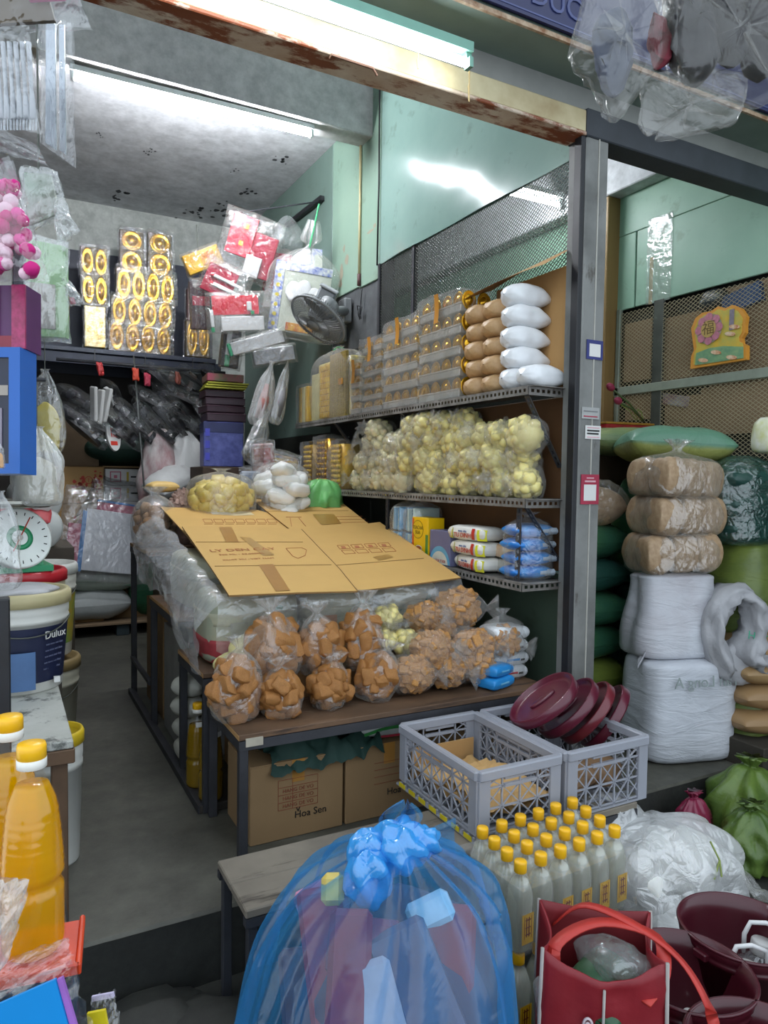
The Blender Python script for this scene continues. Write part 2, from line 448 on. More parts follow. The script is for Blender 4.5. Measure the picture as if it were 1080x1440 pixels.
# stain specks on the ceiling
sp = MB()
M_mould = mat('ceiling_mould', '#4c4d50', .9, var=.3)
for (px, py, s_) in [(160, 275, 9), (297, 298, 10), (270, 298, 7), (315, 290, 6), (348, 268, 7), (392, 225, 7), (212, 214, 4), (141, 190, 3), (250, 312, 6), (330, 240, 3)]:
    p = at(px, py, Z=ZC - .002); k = mpp(p) * s_
    for q in range(9):
        a = rnd.uniform(0, 6.28); rr = rnd.uniform(0, 1.4) * k
        ctr = p + Vector((math.cos(a) * rr * 1.6, math.sin(a) * rr * 2.5, 0)); s2 = rnd.uniform(.12, .5) * k
        sp.add([(ctr.x + s2 * math.cos(t) * rnd.uniform(.6, 1.2), ctr.y + s2 * 1.5 * math.sin(t) * rnd.uniform(.6, 1.2), ctr.z) for t in [i * .785 for i in range(8)]], [tuple(range(8))[::-1]])
struct(sp.build('ceiling_mould_spots', M_mould))

# ---- partition wall on the right (boards above, wire mesh, sheets below)
wr = struct(MB().box((XW, 2.14, 0), (XW + .03, YB, .83)).build('wall_right', M_greenlow))
def panel(name, material, y0, y1, z0, z1, x=XW, t=.012, parent=wr, wave=0.0, seed=1):
    if not wave:
        return MB().box((x, y0, z0), (x + t, y1, z1), c=.003).build(name, material, parent)
    b = MB()
    b.grid(lambda u, v: (x - wave * nz(u * 3, v * 2.5, 0, seed) * min(1, 8 * u, 8 * (1 - u)), y0 + u * (y1 - y0), z0 + v * (z1 - z0)), 40, 40)
    b.grid(lambda u, v: (x + t, y1 - u * (y1 - y0), z0 + v * (z1 - z0)), 2, 2)
    return b.build(name, material, parent, smooth=True)
panel('green_board', M_green, 2.10, 3.745, 2.435, 4.35, wave=.030, seed=3)
panel('green_board', M_green2, 3.755, 4.02, 2.36, 4.35)
panel('green_board', M_green2, 4.025, 4.43, 2.37, ZC)
panel('green_board', M_green3, 4.435, YB, 1.5, ZC)
panel('hardboard_sheet', M_brownb, 2.16, 3.3, .84, 1.53)
panel('dark_sheet', M_dark, 3.3, 4.435, .84, 2.0)
panel('dark_sheet', M_dark, 4.435, YB, .84, 1.5)
M_meshback = mat('grey_mesh_backing', '#5b5e60', .7, var=.35, scale=16, bump=.3)
panel('grey_backing', M_meshback, 3.60, 4.435, 2.0, 2.43, x=XW + .01)
def diamond(y0, y1, z0, z1, x, dy, dz, w, name, material, parent):
    b = MB(); ny, nzn = int((y1 - y0) / dy), int((z1 - z0) / dz)
    for j in range(nzn):
        for i in range(ny):
            ya, za = y0 + i * dy, z0 + j * dz
            for (p, q) in (((0, .5), (.5, 1)), ((.5, 1), (1, .5)), ((1, .5), (.5, 0)), ((.5, 0), (0, .5))):
                P = (ya + p[0] * dy, za + p[1] * dz); Q = (ya + q[0] * dy, za + q[1] * dz)
                V = [(x - .001, P[0], P[1] - w), (x - .001, P[0], P[1] + w), (x - .001, Q[0], Q[1] + w), (x - .001, Q[0], Q[1] - w),
                     (x + .002, P[0], P[1] - w), (x + .002, P[0], P[1] + w), (x + .002, Q[0], Q[1] + w), (x + .002, Q[0], Q[1] - w)]
                b.add(V, [(0, 1, 2, 3), (7, 6, 5, 4), (1, 5, 6, 2), (0, 3, 7, 4)])
    return stuff(b.build(name, material, parent))
diamond(2.16, 3.75, 1.56, 2.44, XW + .004, .022, .0165, .0011, 'wire_mesh', M_wire, wr)
for y in (3.36, 3.75):
    MB().box((XW - .004, y - .012, 1.5), (XW + .02, y + .012, 2.44)).build('mesh_stile', M_darksteel, wr)
MB().box((XW + .003, 2.10, .80), (XW + .04, 2.16, 2.47), c=.004).build('corner_stile', M_darksteel, wr)
# peeled paint patches on the boards
pe = MB()
for (px, py, a, b) in [(480, 385, 4, 16), (488, 365, 5, 9), (484, 350, 3, 8), (521, 325, 8, 3), (527, 317, 4, 5), (478, 400, 6, 8)]:
    p = at(px, py, X=XW - .0015); k = mpp(p)
    pe.add([(p.x, p.y + a * k * 1.6 * math.cos(t) * rnd.uniform(.5, 1), p.z + b * k * math.sin(t) * rnd.uniform(.5, 1)) for t in [i * .7 for i in range(9)]], [tuple(range(9))])
pe.build('peeled_patch', mat('peeled_paint', '#a89f8a', .8), wr)

# pillar with its dark strip
pil = struct(MB().box((1.905, 2.03, -.02), (2.015, 2.13, 2.462), c=.006).build('pillar', M_pillar))
MB().box((1.884, 2.035, -.02), (1.9045, 2.075, 2.462), c=.003).build('steel_angle', M_black, pil)
MB().box((1.962, 2.026, .02), (1.9655, 2.0305, 2.46)).build('weld_seam', mat('seam_pale', '#b9b7ae', .5), pil)
struct(MB().box((-.6, 2.03, 2.472), (1.9, 2.13, 2.552), c=.004).build('trim_1', M_cream))
struct(MB().box((-.6, 2.026, 2.460), (1.9, 2.132, 2.4735), c=.003).build('trim_2', M_creamedge))
struct(MB().box((1.9, 2.026, 2.460), (3.9, 2.132, 2.56), c=.004).build('trim_3', M_beamdark))
struct(MB().box((-.6, 2.05, 2.553), (3.9, 2.12, 2.66)).build('shutter_housing', mat('housing_grey', '#8b8c88', .6, var=.25, scale=4)))
aw = struct(MB().box((-.6, 1.878, 2.64), (3.9, 2.06, 2.70), c=.003).build('awning_soffit', mat('soffit_green', '#76867b', .6, var=.3, scale=3)))
MB().box((-.6, 1.868, 2.637), (3.9, 1.8785, 2.652)).build('soffit_edge', mat('edge_rust', '#b9a58c', .6, color2='#7c5434', scale=30), aw)
# lock hasp and drips on the lintel
h = MB().tube([at(464, 82, Y=2.022), at(466, 77, Y=2.012), at(524, 96, Y=2.012), at(530, 106, Y=2.022)], .0045, 6).build('shutter_handle', mat('rust_brown', '#7d5a48', .7, var=.4), None)
tag(h, 'small rusty pull handle welded on the cream lintel', 'handle')
for i, (px, py, L) in enumerate([(588, 72, 24), (660, 100, 42)]):
    p = at(px, py, Y=1.99); k = mpp(p)
    b = MB().tube([p, p + Vector((.001, 0, -L * k * .4)), p + Vector((-.001, 0, -L * k * .5)), p + Vector((.001, 0, -L * k))], [.003, .002, .004, .002], 6)
    tag(b.build('hanging_string', mat('twine', '#c2a878', .8)), ['short bit of twine hanging from the bright tube lamp', 'knotted twine hanging by the end of the bright tube lamp'][i], 'string')
# sign fascia above
sg = thing('shop_sign', 'navy blue shop sign board with outlined letters over the awning', 'sign', (1.4, 1.86, 2.66))
MB().box((-2.0, -.006, 0), (2.4, .006, .6)).build('sign_board', mat('sign_navy', '#131c4c', .35, var=.2, scale=3), sg)
M_letter = mat('sign_letter', '#48507c', .5)
p = at(762, 14, Y=1.853)
text_part('sign_lettering', 'DUC', .10, M_letter, sg, (p.x - 1.4 + .06, -.008, p.z - 2.66 + .04), (R(90), 0, 0), .002)
MB().box((-2.0, -.0075, p.z - 2.66 - .022), (2.4, -.0055, p.z - 2.66 - .017)).build('sign_stripe', M_letter, sg)

# ---- neighbouring stall seen through the mesh and right of the pillar
rw = struct(MB().box((XR + .06, .6, -.1), (XR + .12, YB, 4.4)).build('wall_neighbour', M_dark))
MB().box((XR, 1.0, 2.195), (XR + .015, 2.99, 2.62), c=.003).build('mint_board', M_green4, rw)
MB().box((XR + .001, 3.0, 2.195), (XR + .015, YB, 2.62), c=.003).build('mint_board', M_green4, rw)
MB().box((XR + .001, 1.0, 2.623), (XR + .016, YB, 2.9), c=.003).build('mint_board', M_green4, rw)
MB().box((XR - .10, 1.0, 2.845), (XR + .1, YB, 3.5), c=.006).build('neighbour_beam', M_ceil, rw)
struct(MB().box((XW + .02, 2.1, 3.4), (XR + .2, YB, 3.5)).build('ceiling_neighbour', M_ceil))
MB().box((XR - .012, 1.0, 1.70), (XR + .012, 3.22, 1.748), c=.003).build('mesh_rail', mat('rail_paint', '#8f9788', .6, var=.2), rw)
MB().box((XR - .012, 3.09, .9), (XR + .012, 3.12, 2.2), c=.003).build('mesh_stile', mat('rail_paint', '#8f9788'), rw)
p0, p1 = at(918, 500, X=XR), at(932, 500, X=XR)
MB().box((XR - .006, p1.y, .9), (XR + .012, p0.y, 2.2), c=.003).build('mesh_stile', M_wire, rw)
diamond(1.5, 3.09, 1.25, 2.19, XR - .004, .030, .021, .0011, 'wire_mesh', M_wirepale, rw)
yp = MB().box((XR - .09, 3.125, -.02), (XR + .03, 3.26, 2.845), c=.004).build('timber_post', mat('yellow_timber', '#8f7242', .6, var=.3, scale=3, stretch=(3, 3, .4)), rw)
MB().box((XR - .093, 3.262, .5), (XR - .02, 3.285, 2.845)).build('timber_edge', mat('yellow_timber_light', '#d9bf6c', .6, var=.15), rw)
# flattened cartons wedged behind the mesh
M_card2 = mat('cardboard_dull', '#9a8266', .85, var=.15, scale=4)
for (x0, y0, x1, y1, dx) in [(878, 452, 916, 535, .02), (930, 440, 1010, 530, .022), (1000, 400, 1090, 560, .035), (880, 555, 918, 590, .02), (935, 556, 1000, 600, .03), (985, 540, 1085, 610, .022), (935, 430, 1090, 540, .04)]:
    a, b = at(x0, (y0 + y1) / 2, X=XR + dx), at(x1, (y0 + y1) / 2, X=XR + dx)
    zt, zb = at((x0 + x1) / 2, y0, X=XR + dx).z, at((x0 + x1) / 2, y1, X=XR + dx).z
    MB().box((XR + dx - .002, b.y, zb), (XR + dx + .002, a.y, zt)).build('cardboard_sheet', M_card2, rw)
a, b = at(1018, 432, X=XR + .012), at(1072, 408, X=XR + .012)
MB().bar(a, b, .03, .095, up=(0, 0, 1)).build('blue_card', mat('blue_card', '#23446e', .6), rw)
# clear tape strips on the mint board
tp = MB(); a, b = at(912, 300, X=XR - .003), at(947, 300, X=XR - .003)
zt, zb = at(930, 303, X=XR).z, at(930, 424, X=XR).z
tp.grid(lambda u, v: (XR - .004 - .004 * abs(nz(u * 5, v * 9, 2)), b.y + u * (a.y - b.y), zb + v * (zt - zb)), 12, 40)
tp.build('tape_strip', film('clear_tape', '#d6dcd4', .18, .5, .12, 12, .7), rw, smooth=True)
a = at(916, 370, X=XR - .003)
MB().box((XR - .003, a.y - .012, zb), (XR - .001, a.y + .012, zb + (zt - zb) * .55)).build('masking_strip', mat('masking_tape', '#b39a5a', .6), rw)
# small gecko-dark mark on the board
# ---- shelves of slotted angle along the partition
def slotted(L, hgt=.034, flange=.03, mb=None, T=None, pitch=.026):
    """slotted angle along +Y: vertical flange in the YZ plane with real slots, horizontal flange towards +X at the top"""
    b = mb or MB(); n = int(L / pitch); t = .0022
    b.box((0, 0, hgt * .68), (t, L, hgt), T=T); b.box((0, 0, 0), (t, L, hgt * .32), T=T)
    for i in range(n + 1):
        y = min(i * pitch, L - .011); b.box((0, y, hgt * .32), (t, y + .011, hgt * .68), T=T)
    b.box((t, 0, hgt - t), (flange, L, hgt), T=T); return b
def shelf(label, xf, y0, y1, z, board, name='wall_shelf'):
    s_ = thing(name, label, 'shelf', (xf, y0, z))
    L = y1 - y0; D_ = XW - xf
    MB().box((.003, .004, -.012), (D_ - .004, L, -.001)).build('shelf_board', board, s_)
    slotted(L).build('front_angle', M_slot, s_, loc=(0, 0, -.035))
    e = slotted(D_ - .012); e.build('end_angle', M_slot, s_, loc=(.006, .001, -.036), rot=(0, 0, R(-90)))
    return s_
M_shelfb = mat('shelf_board_grey', '#5f5c58', .6, var=.3, scale=8)
sh1 = shelf('upper wall shelf of slotted angle holding gold trays and sugar bags', 1.745, 2.14, 4.55, 1.556, M_shelfb)
sh2 = shelf('middle wall shelf of slotted angle stacked with yellow rock sugar', 1.742, 2.14, 3.82, 1.130, M_shelfb)
sh3 = shelf('lower wall shelf of slotted angle with noodles and blue packs', 1.735, 2.14, 3.25, .812, M_shelfb)
def strut(parent, p, q, w=.03):
    b = MB(); p, q = Vector(p) - parent.location, Vector(q) - parent.location
    L = (q - p).length; d = (q - p) / L
    x_ = Vector((1, 0, 0)); x_ = (x_ - d * d.x).normalized(); z_ = x_.cross(d)
    T = Matrix((x_, d, z_)).transposed().to_4x4(); T.translation = p
    slotted(L, w, .02, b, T); return b.build('brace', M_darksteel, parent)
strut(sh1, (1.76, 2.15, 1.52), (1.935, 2.15, 1.25)); strut(sh1, (1.75, 3.1, 1.52), (1.935, 3.1, 1.30)); strut(sh1, (1.75, 3.9, 1.52), (1.93, 3.9, 1.30))
strut(sh2, (1.755, 2.17, 1.10), (1.75, 2.17, .80)); strut(sh2, (1.765, 2.145, 1.10), (1.935, 2.145, .88))
strut(sh2, (1.745, 3.23, 1.10), (1.745, 3.23, .82), .02)
# ---- lamps
M_fix = mat('lamp_body_white', '#c9d2cf', .4, var=.06)
M_fixg = mat('lamp_body_green', '#6fa08f', .4, var=.1)
def tube_lamp(label, power, p, q, body, hous=(.03, .03), lift=.035, back=(0, 0, 1), r=.0135):
    c = (Vector(p) + Vector(q)) / 2
    t = thing('tube_lamp', label, 'lamp', c)
    P, Q = Vector(p) - c, Vector(q) - c; d = (Q - P).normalized()
    MB().tube([P, Q], r, 12).build('glowing_tube', glow('tube_glow', '#f4f8ff', power * TUBE_POWER), t, smooth=False)
    B = Vector(back) * lift
    MB().bar(P + B - d * .02, Q + B + d * .02, hous[0], hous[1]).build('lamp_housing', body, t)
    for e, s_ in ((P, -1), (Q, 1)):
        MB().bar(e + d * s_ * .002, e + d * s_ * .016, .03, .03).build('end_cap', body, t)
        MB().bar(e + d * s_ * .008, e + d * s_ * .008 + B, .02, .02).build('lamp_holder', body, t)
    return t
tube_lamp('long glowing tube lamp in front of the cream lintel at the top', 14, (.10, 1.925, 2.50), (1.298, 1.925, 2.50), M_fixg, (.05, .03), .05, (0, .3, 1))
tube_lamp('glowing tube lamp under the ceiling beam inside the shop', 145, (.335, 3.905, 3.135), at(436, 189, Y=3.905) , M_fix, (.036, .026), .04)
tube_lamp('glowing tube lamp in the next stall behind the wire mesh', 50, (2.03, 3.50, 2.905), (3.06, 3.50, 2.905), M_fix, (.06, .03), .05)
# ================================================================ display stand, front table, cardboard
M_wood = rusty('worn_plank', '#6f533c', '#3f2f24', .42, 9, .7, '#54402f', stretch=(.25, 2, 2))
M_woodedge = mat('plank_edge', '#b58d5c', .7, var=.3, scale=20)
def frame_table(name, label, x0, x1, y0, y1, z, legs, boards=3, lo=None, edge=True):
    t = thing(name, label, 'table', (x0, y0, 0)); W, D_ = x1 - x0, y1 - y0
    for i in range(boards):
        a, b = D_ * i / boards + .001, D_ * (i + 1) / boards - .002
        MB().box((0, a, z - .018 - .0015 * (i % 2)), (W, b, z - .0015 * (i % 2)), c=.002).build('top_plank', M_wood, t)
    if edge: MB().box((-.0015, 0, z - .016), (-.0005, D_, z - .001)).build('cut_edge', M_woodedge, t)
    for (p, q) in (((0, .012, 0), (W, .012, 0)), ((0, D_ - .012, 0), (W, D_ - .012, 0)), ((.012, 0, 0), (.012, D_, 0)), ((W - .012, 0, 0), (W - .012, D_, 0))):
        MB().bar((p[0], p[1], z - .034), (q[0], q[1], z - .034), .026, .030).build('frame_rail', M_darksteel, t)
    for (lx, ly) in legs:
        MB().box((lx - .014, ly - .014, 0), (lx + .014, ly + .014, z - .02), c=.002).build('leg', M_darksteel, t)
    return t
TX = .633
ft = frame_table('front_table', 'low steel framed plank table with orange sugar bags on top', TX, 1.855, 2.10, 2.485, .41, [(.016, .016), (1.205, .016), (.016, .37), (1.205, .37)])
tg = MB().box((.02, -.003, .372), (.075, .02, .398)).build('torn_tag', mat('scrap_paper', '#b9b1a0', .8), ft)
st_ = thing('stepped_stand', 'three step steel and plank stand behind the front table under the cardboard', 'stand', (TX - .012, 2.492, 0))
def step(y0, y1, z, x1, legs, boards):
    W, D_, o = x1 - TX + .012, y1 - y0, y0 - 2.492
    for i in range(boards):
        MB().box((0, o + D_ * i / boards + .001, z - .018 - .0015 * (i % 2)), (W, o + D_ * (i + 1) / boards - .002, z - .0015 * (i % 2)), c=.002).build('top_plank', M_wood, st_)
    MB().box((-.0015, o, z - .016), (-.0005, o + D_, z - .001)).build('cut_edge', M_woodedge, st_)
    for (p, q) in (((0, .012), (W, .012)), ((0, D_ - .012), (W, D_ - .012)), ((.012, 0), (.012, D_)), ((W - .012, 0), (W - .012, D_))):
        MB().bar((p[0], o + p[1], z - .034), (q[0], o + q[1], z - .034), .026, .030).build('frame_rail', M_darksteel, st_)
    for (lx, ly) in legs: MB().box((lx - .014, o + ly - .014, 0), (lx + .014, o + ly + .014, z - .02), c=.002).build('leg', M_darksteel, st_)
step(2.492, 2.895, .505, 1.70, [(.016, .385), (1.06, .385), (1.06, .016), (.016, .016)], 3)
step(2.90, 3.52, .63, 1.70, [(.016, .60), (1.06, .60)], 4)
step(3.525, 4.10, .83, 1.72, [(.016, .56), (1.08, .56)], 4)
MB().bar((0, .01, .015), (0, 1.59, .015), .03, .03).build('floor_rail', M_darksteel, st_)
MB().bar((.006, 1.04, .20), (.006, 1.59, .20), .02, .02).build('side_rail', M_darksteel, st_)

# ---- bags of sugar
M_clear = film('clear_bag_film', '#f6f5f0', .03, .34, .10, 26, .6)
M_clearsm = film('small_bag_film', '#f4f4ee', .02, .28, .10, 42, .6)
M_milky = film('milky_film', '#eceeec', .28, .5, .18, 14, .6)
M_thick = film('thick_clear_film', '#e8ecec', .07, .30, .10, 9, .8, .015)
M_jag = mat('palm_sugar', '#ba854a', .42, var=.4, scale=18, bump=.6, bscale=60, color2='#8a5522', sss=.15, bdist=.003)
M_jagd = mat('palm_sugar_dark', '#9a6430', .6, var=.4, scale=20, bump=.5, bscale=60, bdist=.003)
M_cube = mat('sugar_cubes', '#c4914e', .5, color2='#996530', scale=16, bump=.3, bscale=70, sss=.1)
M_rock = mat('rock_sugar', '#f0e49e', .35, color2='#e2d07c', scale=18, bump=.3, bscale=50, sss=.2)
M_rockp = mat('rock_sugar_pale', '#efe6bc', .35, color2='#dfd39e', scale=18, bump=.3, bscale=50, sss=.2)
def ell_points(n, rx, ry, rz, k=.82, cz=0.0, seed=0):
    rnd = random.Random(seed); out = []
    for i in range(n):
        z = 1 - 2 * (i + .5) / n; a = i * 2.39996 + seed; r_ = math.sqrt(1 - z * z)
        out.append(Vector((rx * k * r_ * math.cos(a), ry * k * r_ * math.sin(a), rz * k * z + cz)) + Vector((rnd.uniform(-1, 1), rnd.uniform(-1, 1), rnd.uniform(-1, 1))) * .08 * rx)
    return out
CH = []
for i in range(6):
    b = MB(); r_ = random.Random(50 + i)
    V0 = MB().box((-1, -.85, -.62), (1, .85, .62), c=.16)
    # rough broken block: subdivided faces pushed around
    bb = MB(); N = 7
    def face(fn):
        bb.grid(lambda u, v: fn(u * 2 - 1, v * 2 - 1), N, N)
    sh = [r_.uniform(-.25, .25) for _ in range(4)]
    def P(x, y, z):
        l = (abs(x) ** 4.5 + abs(y) ** 4.5 + abs(z) ** 4.5) ** (1 / 4.5)
        q = Vector((x, y * .85, z * .68)) / l
        q.x += sh[0] * q.y + sh[1] * q.z; q.y += sh[2] * q.z
        return q * (1 + .22 * nz(q.x * 1.5, q.y * 1.5, q.z * 1.5, i + 60) + .12 * nz(q.x * 4, q.y * 4, q.z * 4, i))
    face(lambda u, v: P(u, v, 1)); face(lambda u, v: P(v, u, -1)); face(lambda u, v: P(1, u, v)); face(lambda u, v: P(-1, v, u)); face(lambda u, v: P(v, 1, u)); face(lambda u, v: P(u, -1, v))
    CH.append(bb.mesh('sugar_chunk', M_jag, smooth=True))
def film_prof(r, h, tuft=1.0, sag=1.0):
    t = tuft
    return [(r * .1, 0, 0), (r * .72, h * .01, .03), (r * .98 * sag, h * .16, .03), (r, h * .40, .03), (r * .9, h * .62, .06), (r * .55, h * .80, .16), (r * .2, h * .9, .3),
            (r * .15, h * .93, .35), (r * (.2 + .2 * t), h * (.93 + .10 * t), .4), (r * (.25 + .35 * t), h * (.93 + .2 * t), .5)]
def chunk_bag(i, label, loc, rot, r, h, nch=15, tuft=1.0, sy=.8):
    t = thing('palm_sugar_bag', label, 'bag', loc, rot, 'clear bags of orange palm sugar lumps')
    bag_mesh(film_prof(r, h, tuft), 30, 36, 8, 1, sy, .12, 6, seed=i, lean=(.03 * math.sin(i * 2.1), .02 * math.cos(i))).build('clear_bag', M_clear, t, smooth=True)
    pts = ell_points(nch, r, r * sy, h * .40, .74, h * .42, i)
    rr = random.Random(i * 7)
    for p in pts:
        p.z = max(p.z, r * .30)
        o = link('sugar_chunk', rr.choice(CH), t, p, (rr.uniform(0, 6), rr.uniform(0, 6), rr.uniform(0, 6)), r * rr.uniform(.34, .46))
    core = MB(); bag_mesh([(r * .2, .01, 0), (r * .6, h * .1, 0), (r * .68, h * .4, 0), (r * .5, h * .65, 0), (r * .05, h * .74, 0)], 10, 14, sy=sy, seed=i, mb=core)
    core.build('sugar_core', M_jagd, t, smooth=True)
    return t
Zt = .411
bags = [  # label, base px, plane z / (Y), width px, height px, tilt
    ('big clear bag of orange palm sugar at the front left corner of the plank table', (338, 1020), dict(Z=Zt), 74, 112, (R(-3), R(3), .3)),
    ('clear bag of orange palm sugar lumps leaning over its neighbours, second from left', (388, 978), dict(Y=2.34), 86, 108, (R(-6), R(4), .9)),
    ('squat clear bag of orange palm sugar below the leaning one, third along the front', (405, 1012), dict(Z=Zt), 66, 78, (R(-8), R(4), 2.1)),
    ('clear bag of orange sugar lumps with a white crinkled top, upper middle', (452, 948), dict(Y=2.34), 64, 96, (R(-4), R(2), 3.2)),
    ('low clear bag of orange sugar in the front middle of the plank table', (470, 997), dict(Z=Zt), 64, 70, (R(-6), R(6), 4.0)),
    ('tall clear bag of crumbly orange sugar standing beside the yellow rock sugar', (505, 958), dict(Y=2.33), 62, 104, (R(-4), R(-4), 5.0)),
    ('slim clear bag of orange sugar at the front beside the cube sugar bags', (532, 990), dict(Z=Zt), 58, 82, (R(-6), R(10), 5.6)),
]
for i, (lb, px, pl, wpx, hpx, rot) in enumerate(bags):
    p = at(*px, **pl)
    k = mpp(p)
    if 'Z' in pl: p.y += .055
    else: p.z = max(p.z, .50)
    chunk_bag(i + 1, lb, p, rot, wpx * k / 2 * 1.02, hpx * k * .98, 26, .8)
# smaller bags with loose contents: meshes shared between look-alikes
SB = {}
def small_bag(kind, v, r, h, sy=.85):
    key = (kind, v)
    if key in SB: return SB[key]
    mtl = {'cube': M_cube, 'rock': M_rock, 'rockp': M_rockp}[kind]
    fm = bag_mesh(film_prof(1, h / r, .9), 22, 26, 7, 1, sy, .08, 6, seed=v * 3 + 11).mesh('clear_bag', M_clearsm, True)
    c = MB(); rr = random.Random(v + 5); H = h / r
    n = 60 if kind == 'cube' else 24
    for p in ell_points(n, 1, sy, H * .40, .80 if kind == 'cube' else .70, H * .44, v):
        p.z = max(p.z, .1); lump(c, p, (.19 if kind == 'cube' else .36) * rr.uniform(.8, 1.2), rr, 0, 'chunk' if kind == 'cube' else 'rock')
    bag_mesh([(.2, .06, 0), (.62, H * .14, 0), (.84, H * .42, 0), (.62, H * .68, 0), (.05, H * .80, 0)], 10, 14, sy=sy, seed=v, mb=c)
    cm = c.mesh('sugar_pieces', mtl, kind != 'cube')
    SB[key] = (fm, cm); return SB[key]
def put_bag(name, label, kind, v, loc, rot, r, h, group, sy=.85):
    fm, cm = small_bag(kind, v, r, h, sy)
    t = thing(name, label, 'bag', loc, rot, group, r)
    link('clear_bag', fm, t); stuff(link('sugar_pieces', cm, t)); return t
G = 'small clear bags of orange cube sugar'
lst = [((579, 984), dict(Z=Zt), 54, 60, 'bag of orange cube sugar at the front left of the cube sugar pile'),
       ((626, 976), dict(Z=Zt), 52, 58, 'bag of orange cube sugar in the front middle of the cube sugar pile'),
       ((668, 970), dict(Z=Zt), 50, 60, 'bag of orange cube sugar at the front right beside the blue tissue pack'),
       ((606, 942), dict(Y=2.27), 62, 56, 'bag of orange cube sugar lying in the middle row at the left'),
       ((662, 936), dict(Y=2.27), 58, 54, 'bag of orange cube sugar lying in the middle row, centre'),
       ((704, 924), dict(Y=2.27), 54, 46, 'bag of brownish cube sugar lying next to the white tissue packs'),
       ((620, 906), dict(Y=2.39), 50, 42, 'bag of orange cube sugar half hidden below the top two of the pile'),
       ((596, 893), dict(Y=2.40), 46, 52, 'bag of orange cube sugar at the top left of the cube sugar pile'),
       ((642, 888), dict(Y=2.41), 56, 66, 'bag of orange cube sugar topmost on the cube sugar pile')]
for i, (px, pl, wpx, hpx, lb) in enumerate(lst):
    p = at(*px, **pl); k = mpp(p)
    if 'Z' in pl: p.y += .05
    ax = Vector([(.75, -.6, .05), (.6, -.75, -.1), (.9, -.35, .1), (.3, -.9, .15)][i % 4]).normalized()
    hh = max(wpx, hpx) * k * 1.25; p = at(px[0], px[1] - hpx * .5, Y=p.y) + Vector((0, .0, 0))
    p.z = max(p.z, Zt + hpx * k * .52)
    put_bag('cube_sugar_bag', lb, 'cube', i % 3, p - ax * hh * .42, ax.to_track_quat('Z', 'Y').to_euler(), min(wpx, hpx) * k * .60, hh, G)
for i, (px, Yv, wpx, hpx, lb) in enumerate([((548, 888), 2.44, 50, 44, 'bag of pale yellow rock sugar on top beside the orange cube sugar bags'),
                                     ((571, 918), 2.38, 46, 42, 'bag of pale yellow rock sugar under the other one on the plank table'),
                                     ((538, 914), 2.40, 40, 36, 'small bag of yellow rock sugar behind the tall orange bag')]):
    p = at(*px, Y=Yv); k = mpp(p)
    put_bag('rock_sugar_bag', lb, 'rock', i % 2, p, (R(-15), R(10 - 12 * i), 1 + i), wpx * k / 2, hpx * k, 'rock sugar bags on the plank table')
# supports behind the upper sugar bags: a brown carton
c = MB().box((1.33, 2.33, .41), (1.80, 2.48, .50), c=.003).build('brown_carton', mat('carton_brown', '#9a7248', .8, var=.12))
tag(c, 'low brown carton behind the bags of cube sugar', 'box')
c = MB().box((.72, 2.37, .41), (1.27, 2.485, .50), c=.003).build('brown_carton', mat('carton_brown', '#9a7248'))
tag(c, 'flat brown carton behind the big bags of palm sugar', 'box')
# cream millet pouches
M_millet = mat('millet', '#cfc48a', .6, var=.12, scale=60)
for i, (px, a, lb) in enumerate([((350, 903), .5, 'upper clear pouch of cream coloured grain beside the leaning sugar bag'), ((335, 925), .1, 'lower clear pouch of cream coloured grain behind the corner sugar bag')]):
    p = at(*px, Y=2.44 - .03 * i); p.z = max(p.z - .03, .41 + .05 * (1 - i)); k = mpp(p)
    o = pillow_mesh(.17, .10, .055, seed=i + 4, pinch=.5).build('grain_pouch', M_millet, None, True, p, (0, R(-12), a)); tag(o, lb, 'pouch')
# tissue packs
M_tw = mat('tissue_white', '#dfe3e6', .3, var=.06, scale=5, bump=.25, bscale=40)
M_tb = mat('tissue_blue', '#2c8fd6', .3, var=.15, scale=8, bump=.25, bscale=40)
M_tr = mat('tissue_red', '#c4283a', .3)
def tissue(label, loc, rot, size, base, band, mark=None):
    t = thing('tissue_pack', label, 'tissue pack', loc, rot, 'tissue packs at the end of the plank table')
    L, W, H = size
    pillow_mesh(L, W, H, seed=int(L * 1000), amp=.05, pinch=.05, p=6, q=.25).build('pack', base, t, True)
    MB().grid(lambda u, v: (-L * .2 + u * L * .4, -W * .5 * 1.0 - .001 + .012 * (2 * v - 1) ** 2, H * .25 + v * H * .55), 4, 6).build('printed_band', band, t, True)
    if mark: MB().grid(lambda u, v: (L * .22 + u * L * .12, -W * .5 * 1.0 - .002 + .01 * (2 * v - 1) ** 2, H * .3 + v * H * .35), 3, 4).build('printed_mark', mark, t, True)
    return t
p = at(752, 955, Z=Zt); yb = 2.26
for i, (band, mk, lb) in enumerate([(M_tr, M_black, 'white tissue pack with a red mark, lowest of the wrapped stack by the pillar'), (M_tb, M_black, 'white and blue tissue pack, second from the bottom of the stack by the pillar'),
                       (M_tb, M_black, 'white and blue tissue pack, third from the bottom of the stack by the pillar'), (M_tb, None, 'white and blue tissue pack topmost on the stack by the pillar')]):
    tissue(lb, (1.765 + .006 * (i % 2), 2.285, Zt + .052 * i), (0, R(2 if i == 3 else 0), R(4 * (i % 2))), (.175, .12, .053), M_tw, band, mk)
tissue('bright blue tissue pack lying in front of the white tissue stack', (1.655, 2.18, Zt), (0, 0, R(18)), (.135, .09, .045), M_tb, mat('tissue_cyan', '#7cc4ea', .3))
tissue('bright blue tissue pack lying on another blue one by the cube sugar', (1.66, 2.185, Zt + .045), (0, R(3), R(22)), (.13, .085, .042), M_tb, mat('tissue_cyan', '#7cc4ea', .3))
